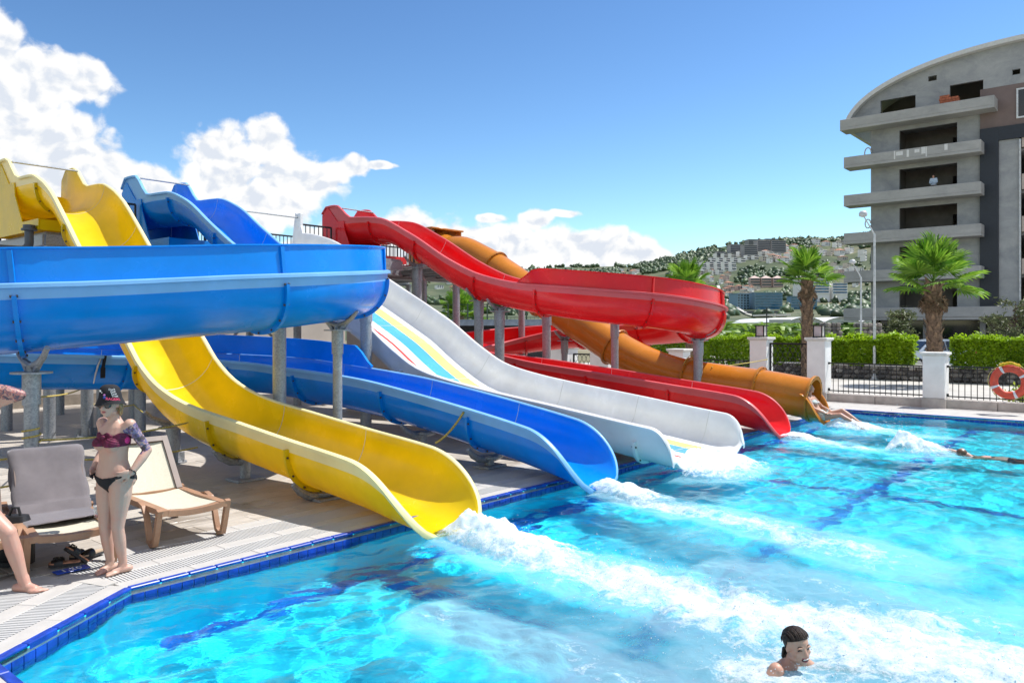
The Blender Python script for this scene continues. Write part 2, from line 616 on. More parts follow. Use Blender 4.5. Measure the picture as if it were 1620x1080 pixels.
def foam_field(n, t):
    """how churned the water is, 0..1+, from the trails below each slide mouth"""
    f = np.zeros_like(n)
    wob = (fbm(n * .8 + 5, t * .8, 3, 4) - .5)
    def trail(t0, n0, n1, w0, w1, i0, i1, drift=0.0, curve=0.0):
        u = np.clip((n - n0) / (n1 - n0), 0, 1)
        tc = t0 + drift * u + curve * u * u + wob * .9 * u
        w = w0 + (w1 - w0) * u
        inten = i0 + (i1 - i0) * u
        core = np.exp(-((t - tc) / w) ** 2)
        on = np.clip((n - n0) / .25 + .5, 0, 1) * np.clip((n1 - n) / (.3 * (n1 - n0)) , 0, 1)
        return core * inten * on
    f = np.maximum(f, trail(3.00, .62, 9.5, .34, 1.75, 1.3, 1.3, -.6, .9))     # below the yellow mouth
    f = np.maximum(f, trail(1.30, 1.9, 8.0, .40, .8, .72, .95, -.2))
    f = np.maximum(f, trail(3.7, 3.0, 9.5, .7, 1.6, .62, 1.1, .3))
    f = np.maximum(f, trail(5.95, .45, 6.0, .28, .95, 1.25, .85, -1.3, .2))        # below the blue mouth
    f = np.maximum(f, trail(8.3, .80, 2.0, 1.15, .9, 1.35, .7, -.1))              # at the white chute
    f = np.maximum(f, trail(12.4, .55, 4.2, .22, .40, 1.15, .95, -.45))           # below the red mouth
    f = np.maximum(f, trail(14.75, .55, 4.0, .40, .60, 1.25, .60, -.3))           # below the tube
    f = np.maximum(f, (.44 + .5 * wob) * np.exp(-((n - 5.2) / 3.6) ** 4 - ((t - 3.6) / 4.0) ** 4))
    f = np.maximum(f, 1.25 * np.exp(-((n - 4.55) / .75) ** 2 - ((t - 1.9) / .55) ** 2))
    f = np.maximum(f, 1.15 * np.exp(-((n - 3.15) / .55) ** 2 - ((t - 12.2) / .5) ** 2))
    f = np.maximum(f, 1.1 * np.exp(-((n - 1.75) / .45) ** 2 - ((t - 15.0) / .4) ** 2))
    return f

def water_mat():
    m, nt, p = new_mat('pool_water')
    nt.t.nodes.remove(p)
    out = nt.t.nodes['Material Output']
    tc = nt.n('ShaderNodeTexCoord').outputs['Object']
    at = nt.n('ShaderNodeAttribute', attribute_name='foam').outputs['Fac']
    big = nt.noise(tc, 2.1, 4, .6, dist=.4)
    mid = nt.noise(tc, 9, 6, .68, dist=.7)
    fine = nt.noise(tc, 46, 6, .75, dist=.3)
    f = nt.m('ADD', at, nt.m('MULTIPLY', nt.m('SUBTRACT', big, .5), .9))
    f = nt.m('ADD', f, nt.m('MULTIPLY', nt.m('SUBTRACT', mid, .5), 1.35))
    f = nt.m('ADD', f, nt.m('MULTIPLY', nt.m('SUBTRACT', fine, .5), .7))
    mask = nt.m('MULTIPLY', nt.remap(f, .36, 1.45), .97)
    mask = nt.m('MULTIPLY', mask, nt.remap(at, .05, .35))
    mask = nt.m('MAXIMUM', mask, nt.m('MULTIPLY', nt.remap(nt.m('ADD', at, nt.m('MULTIPLY', nt.m('SUBTRACT', big, .5), .6)), .12, .62), .42))
    g = nt.n('ShaderNodeBsdfGlass')
    g.inputs['IOR'].default_value = 1.33
    g.inputs['Roughness'].default_value = 0
    g.inputs['Color'].default_value = (.84, .985, 1, 1)
    b = nt.n('ShaderNodeBump')
    b.inputs['Strength'].default_value = .5
    b.inputs['Distance'].default_value = .012
    nt.put(b.inputs['Height'], nt.m('ADD', nt.noise(nt.vm('MULTIPLY', tc, (1, 1, 1)), 13, 3, .55), nt.m('MULTIPLY', nt.m('MULTIPLY', mid, at), 2.0)))
    nt.put(g.inputs['Normal'], b.outputs[0])
    df = nt.n('ShaderNodeBsdfDiffuse')
    nt.put(df.inputs['Color'], nt.ramp(mask, [(.0, (.16, .74, .92)), (.30, (.34, .82, .94)), (.62, (.80, .91, .95)), (1, (.92, .94, .95))]))
    b2 = nt.n('ShaderNodeBump')
    b2.inputs['Strength'].default_value = .45
    b2.inputs['Distance'].default_value = .05
    nt.put(b2.inputs['Height'], nt.m('ADD', mid, nt.m('MULTIPLY', fine, .6)))
    nt.put(df.inputs['Normal'], b2.outputs[0])
    tr = nt.n('ShaderNodeBsdfTranslucent')
    tr.inputs['Color'].default_value = (.8, .92, .96, 1)
    a = nt.n('ShaderNodeMixShader')
    a.inputs[0].default_value = .35
    nt.put(a.inputs[1], df.outputs[0])
    nt.put(a.inputs[2], tr.outputs[0])
    mx = nt.n('ShaderNodeMixShader')
    nt.put(mx.inputs[0], mask)
    nt.put(mx.inputs[1], g.outputs[0])
    nt.put(mx.inputs[2], a.outputs[0])
    nt.put(out.inputs['Surface'], mx.outputs[0])
    return m
M_WATER = water_mat()

def water_height(n, t):
    n, t = np.asarray(n, float), np.asarray(t, float)
    f = foam_field(n, t)
    z = water_waves(n, t, 11, .5, 3.2, 46, .0018, .95)
    z += water_waves(n, t, 12, .16, .55, 46, .0025, .9)
    turb = np.clip((f - .38) * 1.5, 0, 1.2)
    z += turb * (fbm(n * 2.2, t * 2.2, 21, 5, .62) - .42) * .19
    z += turb * (np.abs(fbm(n * 5, t * 5, 31, 4, .6) - .5)) * .10
    z *= 1 - .75 * np.exp(-((n - 4.5) / .5) ** 2 - ((t - 2.1) / .4) ** 2)
    return z, f

def water():
    ns = np.concatenate([np.arange(-.04, 8.2, .026), np.arange(8.2, 15.06, .12)])
    ts = np.concatenate([np.arange(-1.22, 7, .026), np.arange(7, 18.03, .032)])
    N, T = np.meshgrid(ns, ts, indexing='ij')
    z, f = water_height(N, T)
    # calmer close to the walls
    edge = np.clip(np.minimum.reduce([N + .05, 18.03 - T, T + 1.22]) / .35, .35, 1)
    z *= edge
    X = B0.x + DN.x * N + DT.x * T
    Y = B0.y + DN.y * N + DT.y * T
    v = np.stack([X, Y, WATER_Z + z], -1).reshape(-1, 3)
    nn, nt_ = N.shape
    idx = np.arange(nn * nt_).reshape(nn, nt_)
    q = np.stack([idx[:-1, :-1], idx[1:, :-1], idx[1:, 1:], idx[:-1, 1:]], -1).reshape(-1, 4)
    cn = (N[:-1, :-1] + N[1:, 1:]).reshape(-1) / 2
    ct = (T[:-1, :-1] + T[1:, 1:]).reshape(-1) / 2
    L = math.hypot(CH_N, T_NEAR)
    keep = (cn * (-T_NEAR) / L + ct * CH_N / L) > -.03
    q = q[keep]
    me = bpy.data.meshes.new('water')
    me.vertices.add(len(v))
    me.vertices.foreach_set('co', v.astype(np.float32).ravel())
    me.loops.add(q.size)
    me.loops.foreach_set('vertex_index', q.ravel().astype(np.int32))
    me.polygons.add(len(q))
    me.polygons.foreach_set('loop_start', np.arange(0, q.size, 4, dtype=np.int32))
    me.update(calc_edges=True)
    me.validate()
    a = me.attributes.new('foam', 'FLOAT', 'POINT')
    a.data.foreach_set('value', f.astype(np.float32).ravel())
    me.materials.append(M_WATER)
    me.shade_smooth()
    o = link('water', me, kind='structure')
    o.cycles.is_caustics_caster = True
water()

# ------------------------------------------------------------------ deck round the pool
def strip(name, k0, k1, z0, z1, mat, kind='structure', parts=None):
    """a band of the deck between two offsets from the water's edge"""
    a, b = offset_outline(k0), offset_outline(k1)
    mb = MB()
    for i in range(3):
        q = [W(*a[i]), W(*a[i + 1]), W(*b[i + 1]), W(*b[i])]
        vs = [(p.x, p.y, z0) for p in q] + [(p.x, p.y, z1) for p in q]
        mb.add(vs, [(3, 2, 1, 0), (4, 5, 6, 7), (0, 1, 5, 4), (1, 2, 6, 5), (2, 3, 7, 6), (3, 0, 4, 7)])
    return mb.build(name, mat, kind=kind)
STRIPS = [(.064, .22), (.22, .47), (.47, .64), (.64, .99), (.99, 1.19)]      # coping, grating, stone, grating, stone
DECK_K = 1.19

def side_pts(k, i, step, lo=None, hi=None):
    """points along side i of the outline at offset k, every step metres"""
    a, b = offset_outline(k)[i], offset_outline(k)[i + 1]
    L = math.hypot(b[0] - a[0], b[1] - a[1])
    c = int(L / step)
    return [(a[0] + (b[0] - a[0]) * (j + .5) / c, a[1] + (b[1] - a[1]) * (j + .5) / c) for j in range(c)], L / c

def deck():
    root = MB()
    # bed under everything: deck slab beyond the overflow channel, with its joints showing between the tiles
    a, b = offset_outline(.0), offset_outline(18.0)
    for i in range(3):
        q = [W(*a[i]), W(*a[i + 1]), W(*b[i + 1]), W(*b[i])]
        vs = [(p.x, p.y, -.30) for p in q] + [(p.x, p.y, -.022) for p in q]
        root.add(vs, [(3, 2, 1, 0), (4, 5, 6, 7), (0, 1, 5, 4), (1, 2, 6, 5), (2, 3, 7, 6), (3, 0, 4, 7)])
    # far end
    q = [W(-18, 18.0), W(16, 18.0), W(16, 20.6), W(-18, 20.6)]
    root.add([(p.x, p.y, -.30) for p in q] + [(p.x, p.y, -.024) for p in q],
             [(3, 2, 1, 0), (4, 5, 6, 7), (0, 1, 5, 4), (1, 2, 6, 5), (2, 3, 7, 6), (3, 0, 4, 7)])
    dk = root.build('pool_deck', M_GROUT, kind='structure')
    # cobalt edge tiles: one object each where they show
    eb = offset_outline(.0)
    tl = 0
    shared = {}
    rest = MB()
    for i in range(3):
        pa, L = side_pts(.031, i, .25)
        a_, b_ = offset_outline(.031)[i], offset_outline(.031)[i + 1]
        ang = math.atan2((W(*b_) - W(*a_)).y, (W(*b_) - W(*a_)).x)
        for (n_, t_) in pa:
            w = W(n_, t_)
            vis = (i == 0 and t_ < 17) or i == 1 or (i == 2 and n_ < 3)
            key = round(L, 3)
            if key not in shared:
                shared[key] = MB().bbox((0, 0, -.02), (L - .007, .062, .052), .006).mesh('edge_tile', M_BLUE_TILE)
            if vis:
                o = link('edge_tile', shared[key], dk, local=True)
                o.location = (w.x, w.y, rnd.uniform(-.0012, .0012))
                o.rotation_euler = (0, 0, ang)
            else:
                rest.box((w.x, w.y, -.02), (L - .007, .062, .052), Matrix.Rotation(ang, 3, 'Z'))
    for t_ in np.arange(.1, 14, .25):
        w = W(t_, 18.031)
        rest.box((w.x, w.y, -.02), (.243, .062, .052), Matrix.Rotation(RZ, 3, 'Z'))
    rest.build('edge_tile_run', M_BLUE_TILE, dk, kind='stuff')
    # waterline mosaic, three rows down the wall
    ml = MB()
    for i in range(3):
        pa, L = side_pts(-.004, i, .105)
        a_, b_ = offset_outline(0)[i], offset_outline(0)[i + 1]
        ang = math.atan2((W(*b_) - W(*a_)).y, (W(*b_) - W(*a_)).x)
        M3 = Matrix.Rotation(ang, 3, 'Z')
        for (n_, t_) in pa:
            if (i == 2 and n_ > 3):
                continue
            w = W(n_, t_)
            for r_ in range(2):
                ml.box((w.x, w.y, -.102 - .105 * r_), (L - .008, .008, .097), M3)
    for t_ in np.arange(.05, 12, .105):
        w = W(t_, 17.996)
        for r_ in range(2):
            ml.box((w.x, w.y, -.102 - .105 * r_), (.097, .008, .097), Matrix.Rotation(RZ, 3, 'Z'))
    o = ml.build('waterline_tile', M_BLUE_TILE, dk, kind='stuff')
    o.cycles.is_caustics_receiver = True
    # pale coping and stone bands as long slabs
    slabs = {}
    far_run = MB()
    for (k0, k1) in (STRIPS[0], STRIPS[2], STRIPS[4]):
        for i in range(3):
            km = (k0 + k1) / 2
            a_, b_ = offset_outline(km)[i], offset_outline(km)[i + 1]
            pa, L = side_pts(km, i, .62)
            ang = math.atan2((W(*b_) - W(*a_)).y, (W(*b_) - W(*a_)).x)
            for (n_, t_) in pa:
                w = W(n_, t_)
                vis = (i == 0 and t_ < 9) or i == 1 or (i == 2 and n_ < 1.5)
                key = (round(L, 3), round(k1 - k0, 3))
                if key not in slabs:
                    slabs[key] = MB().bbox((0, 0, -.016), (L - .004, k1 - k0 - .004, .036), .004).mesh('coping_slab', M_WHITE_STONE)
                if vis:
                    o = link('coping_slab', slabs[key], dk, local=True)
                    o.location = (w.x, w.y, rnd.uniform(-.0015, .0015))
                    o.rotation_euler = (0, 0, ang)
                else:
                    far_run.box((w.x, w.y, -.016), (L - .004, k1 - k0 - .004, .036), Matrix.Rotation(ang, 3, 'Z'))
    for t_ in np.arange(-1, 15, .62):
        w = W(t_, 18.50)
        far_run.box((w.x, w.y, -.016), (.616, .82, .036), Matrix.Rotation(RZ, 3, 'Z'))
        w = W(t_, 19.42)
        far_run.box((w.x, w.y, -.016), (.616, 1.0, .036), Matrix.Rotation(RZ, 3, 'Z'))
    far_run.build('coping_run', M_WHITE_STONE, dk, kind='stuff')
    for c_ in (1, 2):                                     # stone wedges where the bands turn the corner
        mb = MB()
        p, q = W(*offset_outline(.22)[c_]), W(*offset_outline(.99)[c_])
        mb.bar(p + Vector((0, 0, -.012)), q + Vector((0, 0, -.012)), .13, .034)
        mb.build('coping_slab', M_WHITE_STONE, dk)
    # overflow gratings: cross slats over a grey channel
    gr = MB()
    for (k0, k1) in (STRIPS[1], STRIPS[3]):
        km = (k0 + k1) / 2
        for i in range(3):
            a_, b_ = offset_outline(km)[i], offset_outline(km)[i + 1]
            ang = math.atan2((W(*b_) - W(*a_)).y, (W(*b_) - W(*a_)).x)
            M3 = Matrix.Rotation(ang, 3, 'Z')
            pa, L = side_pts(km, i, .030)
            for (n_, t_) in pa:
                if (i == 0 and t_ > 15) or (i == 2 and n_ > 4):
                    continue
                w = W(n_, t_)
                gr.box((w.x, w.y, -.012), (.018, k1 - k0 - .012, .024), M3)
            for off in (-.34, 0, .34):
                kk = km + off * (k1 - k0) / 2 * 2
                p, q = W(*offset_outline(kk)[i]), W(*offset_outline(kk)[i + 1])
                gr.bar(p + Vector((0, 0, -.014)), q + Vector((0, 0, -.014)), .014, .018)
    gr.build('overflow_grating', M_GRATE, dk, kind='stuff')
    # floor tiles, laid parallel to the pool edge
    tw, th = .60, .30
    tile_me = MB().bbox((0, 0, -.010), (tw - .006, th - .006, .022), .003).mesh('floor_tile', M_TILE)
    cand = []
    row = 0
    t0 = -8.0
    n_ = DECK_K + th / 2
    far_t = MB()
    while n_ < 17.0:
        t_ = t0 + (row % 2) * .3
        while t_ < 17.6:
            w = W(-n_, t_)
            d_ = math.hypot(w.x, w.y)
            if w.y > 2 and abs(w.x / w.y) < .78:
                cand.append((d_, n_, t_, w))
            t_ += tw
        n_ += th
        row += 1
    cand.sort(key=lambda c: c[0])
    aT = math.atan2(DT.y, DT.x)
    for j, (d_, n_, t_, w) in enumerate(cand):
        a1, a2 = rnd.uniform(-.004, .004), rnd.uniform(-.0015, .0015)
        if j < 300:
            o = link('floor_tile', tile_me, dk, local=True)
            o.location = (w.x, w.y, a2)
            o.rotation_euler = (0, 0, aT)
        elif d_ < 26:
            far_t.box((w.x, w.y, -.010 + a2), (tw - .006, th - .006, .022), Matrix.Rotation(aT, 3, 'Z'))
    # corner wedge outside the chamfer
    for n_ in np.arange(-1.0, 4, .3):
        for t_ in np.arange(-8, -2.2, .6):
            w = W(n_, t_)
            if w.y > 2:
                far_t.box((w.x, w.y, -.012), (tw - .006, th - .006, .020), Matrix.Rotation(aT, 3, 'Z'))
    far_t.build('floor_tile_run', M_TILE, dk, kind='stuff')
    return dk
DECK = deck()
# ================================================================== water slides
def gelcoat(name, col, rough=.22, trans=.12, wear=.03):
    """glossy fibreglass: slightly uneven colour, clear coat, thin enough to let some sun through"""
    m, nt, p = new_mat(name)
    out = nt.t.nodes['Material Output']
    tc = nt.n('ShaderNodeTexCoord').outputs['Object']
    a = nt.noise(tc, 1.7, 5, .6)
    b = nt.noise(tc, 9, 6, .7)
    chalk = tuple(c + (0.55 - c) * .22 for c in col)
    c = nt.ramp(a, [(.3, tuple(x * .88 for x in col)), (.7, tuple(min(1, x * 1.06) for x in col))])
    c = nt.mix(nt.m('MULTIPLY', nt.remap(b, .5, .78), wear * 3), c, chalk)
    nt.put(p.inputs['Base Color'], c)
    nt.put(p.inputs['Roughness'], nt.remap(a, .3, .7, rough * .8, rough * 1.3))
    p.inputs['Specular IOR Level'].default_value = .32
    p.inputs['Coat Weight'].default_value = .06
    p.inputs['Coat Roughness'].default_value = .12
    bp = nt.n('ShaderNodeBump')
    bp.inputs['Strength'].default_value = .06
    bp.inputs['Distance'].default_value = .02
    nt.put(bp.inputs['Height'], nt.noise(tc, 5, 2, .5))
    nt.put(p.inputs['Normal'], bp.outputs[0])
    t = nt.n('ShaderNodeBsdfTranslucent')
    nt.put(t.inputs['Color'], c)
    mx = nt.n('ShaderNodeMixShader')
    mx.inputs[0].default_value = trans
    nt.put(mx.inputs[1], p.outputs[0])
    nt.put(mx.inputs[2], t.outputs[0])
    nt.put(out.inputs['Surface'], mx.outputs[0])
    return m
M_YEL = gelcoat('yellow_gelcoat', (.88, .65, .008), trans=.30)
M_YEL_RIM = gelcoat('pale_yellow_rim', (.88, .78, .40), .4)  # paler than the shell: sunlit gloss and wear put into the rim colour
M_BLU = gelcoat('blue_gelcoat', (.0005, .25, .80), trans=.12)
M_BLU_RIM = gelcoat('pale_blue_rim', (.22, .50, .85), .4)  # rim lightened in colour for sun gloss, and for wear
M_RED = gelcoat('red_gelcoat', (.78, .014, .018), trans=.12)
M_RED_RIM = gelcoat('pale_red_rim', (.66, .11, .12), .4)  # lighter red, with the sun's gloss on the rim and wear painted in
M_ORA = gelcoat('orange_gelcoat', (.56, .20, .022), trans=.08)
M_ORA_RIM = gelcoat('dark_orange_rim', (.50, .19, .02), .4)
M_WHI = gelcoat('white_gelcoat', (.80, .80, .80), trans=.06)
M_LANE_Y = gelcoat('pale_yellow_lane', (.84, .68, .20), trans=.03)
M_LANE_B = gelcoat('sky_blue_lane', (.07, .38, .72), trans=.03)
M_LANE_W = gelcoat('bright_white_lane', (.86, .86, .86), trans=.03)
M_LANE_R = gelcoat('red_lane_line', (.62, .07, .05), trans=.03)
M_SEAL = simple('pale_sealant', (.62, .62, .60), .6, var=.1)
M_BOLT = simple('dull_bolt_steel', (.10, .085, .07), .5, .6)

def galv_mat():
    m, nt, p = new_mat('galvanised_steel')
    tc = nt.n('ShaderNodeTexCoord').outputs['Object']
    a = nt.voro(tc, 55, 'F1', out='Color')
    b = nt.noise(tc, 3.5, 6, .65)
    g = nt.sep(a)[0]
    c = nt.ramp(g, [(0, (.24, .255, .275)), (1, (.40, .42, .44))])
    c = nt.mix(nt.m('MULTIPLY', nt.remap(b, .5, .75), .45), c, (.30, .27, .24))
    nt.put(p.inputs['Base Color'], c)
    p.inputs['Metallic'].default_value = .45
    nt.put(p.inputs['Roughness'], nt.m('ADD', .42, nt.m('MULTIPLY', g, .2)))
    return m
M_GALV = galv_mat()
M_DARKSTEEL = simple('dark_painted_steel', (.03, .032, .036), .5, .3)

def smooth_interp(keys, x):
    """monotone cubic through (x, y) keys"""
    xs = np.array([k[0] for k in keys], float)
    ys = np.array([k[1] for k in keys], float)
    h = np.diff(xs)
    dl = np.diff(ys) / h
    m = np.zeros_like(ys)
    m[0], m[-1] = dl[0], dl[-1]
    for i in range(1, len(xs) - 1):
        if dl[i - 1] * dl[i] <= 0:
            m[i] = 0
        else:
            w1, w2 = 2 * h[i] + h[i - 1], h[i] + 2 * h[i - 1]
            m[i] = (w1 + w2) / (w1 / dl[i - 1] + w2 / dl[i])
    x = np.asarray(x, float)
    i = np.clip(np.searchsorted(xs, x) - 1, 0, len(xs) - 2)
    t = np.clip((x - xs[i]) / h[i], 0, 1)
    return (ys[i] * (2 * t ** 3 - 3 * t ** 2 + 1) + h[i] * m[i] * (t ** 3 - 2 * t ** 2 + t)
            + ys[i + 1] * (-2 * t ** 3 + 3 * t ** 2) + h[i] * m[i + 1] * (t ** 3 - t ** 2))

class Path:
    """centre line of a flume at rim height; plan from straights ('S', length) and arcs ('A', radius, degrees, left +)"""
    def __init__(s, n0, t0, segs, zkeys, bank=((0, 0), (1, 0))):
        p, a, pts, hd, ds, d = Vector((n0, t0)), 0.0, [], [], [], 0.0
        step = .06
        for sg in segs:
            if sg[0] == 'S':
                k = max(1, int(sg[1] / step))
                for i in range(k):
                    u = sg[1] * i / k
                    pts.append(p + Vector((math.cos(a), math.sin(a))) * u); hd.append(a); ds.append(d + u)
                p = p + Vector((math.cos(a), math.sin(a))) * sg[1]
                d += sg[1]
            else:
                r, deg = sg[1], R(sg[2])
                L = r * abs(deg)
                k = max(1, int(L / step))
                sgn = 1 if deg > 0 else -1
                c = p + Vector((-math.sin(a), math.cos(a))) * r * sgn
                for i in range(k):
                    b = a + deg * i / k
                    pts.append(c + Vector((math.sin(b), -math.cos(b))) * r * sgn); hd.append(b); ds.append(d + L * i / k)
                a += deg
                p = c + Vector((math.sin(a), -math.cos(a))) * r * sgn
                d += L
        pts.append(p); hd.append(a); ds.append(d)
        s.d = np.array(ds)
        z = smooth_interp(zkeys, s.d)
        bk = smooth_interp(bank, s.d)
        s.P, s.L, s.U, s.T = [], [], [], []
        for i in range(len(pts)):
            w = W(pts[i][0], pts[i][1], z[i])
            j0, j1 = max(0, i - 1), min(len(pts) - 1, i + 1)
            slope = (z[j1] - z[j0]) / (s.d[j1] - s.d[j0])
            h = RZ + hd[i]
            T = Vector((math.cos(h), math.sin(h), slope)).normalized()
            Lf = Vector((-math.sin(h), math.cos(h), 0))
            U = T.cross(Lf).normalized()
            # bank > 0 lifts the left rim, < 0 the right one (bank = height difference over about a metre)
            q = Matrix.Rotation(math.atan(bk[i]), 3, T)
            # keep the sign so that positive lifts left
            Lq = q @ Lf
            if (Lq.z > 0) != (bk[i] > 0) and abs(bk[i]) > 1e-6:
                q = Matrix.Rotation(-math.atan(bk[i]), 3, T)
            s.P.append(w); s.T.append(T); s.L.append(q @ Lf); s.U.append(q @ U)
        s.len = s.d[-1]
    def i(s, d):
        return int(np.clip(np.searchsorted(s.d, d), 0, len(s.d) - 1))

def u_prof(w, depth, hl, hr, K=18, p=2.35):
    """inner U from left rim to right rim, as (a, b) with b = 0 at the rim; hl / hr are wall heights above the floor"""
    def end(h):
        if h >= depth:
            return 0.0
        return math.asin(max(0.0, 1 - h / depth) ** (p / 2))
    eL, eR = end(hl), end(hr)
    out = []
    for k in range(K + 1):
        f = eL + (PI - eR - eL) * k / K
        c, sn = math.cos(f), math.sin(f)
        out.append([w * math.copysign(abs(c) ** (2 / p), c), -depth * abs(sn) ** (2 / p)])
    if hl > depth:
        out[0][1] += hl - depth
    if hr > depth:
        out[-1][1] += hr - depth
    return out

def flat_prof(w, depth, hl, hr, lanes, cove=.30):
    """flat-floored chute: wall, cove, lanes, cove, wall"""
    out = []
    def side(h, sg):
        q = []
        K = 6
        for k in range(K + 1):
            f = PI / 2 * k / K
            a = w - cove * .75 * (1 - math.cos(f)) if False else w - .06 - cove * (1 - math.cos(f))
            q.append([sg * a, -depth + cove * (1 - math.sin(f))])
        q[0][0] = sg * (w - .06)
        top = -depth + h
        q.insert(0, [sg * w, top])
        for r_ in q[1:]:
            r_[1] = min(r_[1], top - .0005 * (q.index(r_)))
        return q
    l = side(hl, 1)
    r_ = side(hr, -1)
    return l + [[x, -depth] for x in lanes] + r_[::-1]

def close_prof(ip, thick=.022, roll=.075):
    """closed ring: inner skin, rolled rim, outer skin, rolled rim; also returns the index ranges of the rolls"""
    n = len(ip)
    P = [Vector((a, b)) for a, b in ip]
    T = []
    for k in range(n):
        a, b = P[max(0, k - 1)], P[min(n - 1, k + 1)]
        t = b - a
        T.append(t.normalized() if t.length > 1e-9 else Vector((0, -1)))
    # outward normal: inner U runs left -> bottom -> right, so outward is to the right-hand side of travel
    N = [Vector((t.y, -t.x)) for t in T]
    if N[n // 2].y > 0:
        N = [-v for v in N]
    ring = [tuple(p) for p in P]
    tR, nR = T[-1], N[-1]
    rollR = [P[-1] + tR * .020 + nR * .012, P[-1] + tR * .026 + nR * (roll * .55), P[-1] + tR * .012 + nR * roll, P[-1] - tR * .028 + nR * roll, P[-1] - tR * .030 + nR * (thick + .004)]
    tL, nL = -T[0], N[0]
    rollL = [P[0] - tL * .030 + nL * (thick + .004), P[0] - tL * .028 + nL * roll, P[0] + tL * .012 + nL * roll, P[0] + tL * .026 + nL * (roll * .55), P[0] + tL * .020 + nL * .012]
    outer = [P[k] + N[k] * thick for k in range(n - 1, -1, -1)]
    outer = outer[1:-1]
    a0 = len(ring)
    ring += [tuple(v) for v in rollR]
    a1 = len(ring)
    ring += [tuple(v) for v in outer]
    b0 = len(ring)
    ring += [tuple(v) for v in rollL]
    b1 = len(ring)
    return ring, (n - 1, a1), (b0 - 1, b1), N

def place_ring(path, i, ring):
    P, L, U = path.P[i], path.L[i], path.U[i]
    return [P + L * a + U * b for a, b in ring]

def flume(root, path, w, depth, hfun, mats, breaks, flange_from=0, prof=None, step=3, lanes_mi=None, seam=True, thick=.022):
    """build the segments of an open flume as parts of root, with bolted joint flanges"""
    for si in range(len(breaks) - 1):
        i0, i1 = path.i(breaks[si]), path.i(breaks[si + 1])
        st = 1 if si == len(breaks) - 2 else step
        ids = list(range(i0, i1, st)) + [i1]
        rings, mb = [], MB()
        for i in ids:
            hl, hr = hfun(path.d[i])
            ip = prof(hl, hr) if prof else u_prof(w, depth, hl, hr)
            ring, rr, rl, N = close_prof(ip, thick)
            rings.append(place_ring(path, i, ring))
        n = len(rings[0])
        vs = [v for r_ in rings for v in r_]
        fs, mi = [], []
        nin = len(ip)
        for a in range(len(rings) - 1):
            for k in range(n):
                k2 = (k + 1) % n
                fs.append((a * n + k, a * n + k2, (a + 1) * n + k2, (a + 1) * n + k))
                g = 0
                if rr[0] <= k < rr[1] or rl[0] <= k < rl[1] or k == n - 1:
                    g = 1
                elif lanes_mi is not None and k < nin - 1:
                    g = lanes_mi[k]
                mi.append(g)
        if si == 0:
            fs.append(tuple(range(n))); mi.append(0)
        if si == len(breaks) - 2:
            fs.append(tuple((len(rings) - 1) * n + k for k in reversed(range(n)))); mi.append(1)
        mb.v, mb.f, mb.mi = [tuple(v) for v in vs], fs, mi
        seg = mb.build('slide_segment', mats, root, smooth=50)
        # joint at the lower end of this segment
        if si < len(breaks) - 2 and si >= flange_from:
            fb = MB()
            hl, hr = hfun(path.d[i1])
            ip = prof(hl, hr) if prof else u_prof(w, depth, hl, hr, 24)
            ring, rr, rl, N = close_prof(ip, thick)
            o1 = [Vector(p) + N[k] * (thick - .002) for k, p in enumerate(ip)][1:-1]
            o2 = [Vector(p) + N[k] * (thick + .058) for k, p in enumerate(ip)][1:-1]
            loop = [tuple(v) for v in o1] + [tuple(v) for v in reversed(o2)]
            T = path.T[i1]
            rg = [[v + T * e for v in place_ring(path, i1, loop)] for e in (-.022, .022)]
            m = len(loop)
            h = m // 2
            fv = rg[0] + rg[1]
            ff = []
            for k in range(m):
                ff.append((k, (k + 1) % m, m + (k + 1) % m, m + k))
            for k in range(h - 1):
                ff.append((k, m - 1 - k, m - 2 - k, k + 1))
                ff.append((m + k, m + k + 1, 2 * m - 2 - k, 2 * m - 1 - k))
            fb.add(fv, ff, 0)
            # bolt heads along the flange, both faces
            for k in range(1, len(ip) - 1, 3):
                q = Vector(ip[k]) + N[k] * (thick + .032)
                for e in (-.028, .028):
                    c = place_ring(path, i1, [tuple(q)])[0] + T * e
                    fb.tube([c - T * .01, c + T * .01], .014, 6, 1)
            fb.build('joint_flange', [mats[0], M_BOLT], seg, smooth=40)
            if seam:
                sb = MB()
                i2 = [Vector(p) - N[k] * .003 for k, p in enumerate(ip)]
                A = [v - T * .006 for v in place_ring(path, i1, [tuple(v) for v in i2])]
                Bq = [v + T * .006 for v in place_ring(path, i1, [tuple(v) for v in i2])]
                k_ = len(A)
                sb.add(A + Bq, [(k, k + 1, k_ + k + 1, k_ + k) for k in range(k_ - 1)])
                sb.build('seam', M_SEAL, seg, smooth=60)

def guard(root, path, d0, d1, side, w, h, mats, lean=.05, breaks=()):
    """raised splash panel bolted on top of one rim; side +1 left, -1 right"""
    i0, i1 = path.i(d0), path.i(d1)
    rings = []
    ids = list(range(i0, i1, 3)) + [i1]
    for i in ids:
        e = min(path.d[i] - path.d[i0], path.d[i1] - path.d[i]) / .42
        hh = h * min(1, max(.10, e))
        a = w - .006
        ring = [(side * (a - .012), .020), (side * (a + .012), .020), (side * (a + .012 + lean * .4), hh), (side * (a + .035 + lean * .4), hh + .004),
                (side * (a + .035 + lean * .4), hh + .022), (side * (a - .012 + lean * .4), hh + .022)]
        if side < 0:
            ring = ring[::-1]
        rings.append(place_ring(path, i, ring))
    mb = MB()
    mb.loops(rings)
    g = mb.build('splash_guard', mats, root, smooth=40)
    for b in breaks:
        i = path.i(b)
        m2 = MB()
        p0 = path.P[i] + path.L[i] * side * (w + .02) + path.U[i] * .03
        p1 = path.P[i] + path.L[i] * side * (w + .045) + path.U[i] * (h - .01)
        m2.bar(p0, p1, .03, .05)
        m2.build('guard_rib', mats, g)

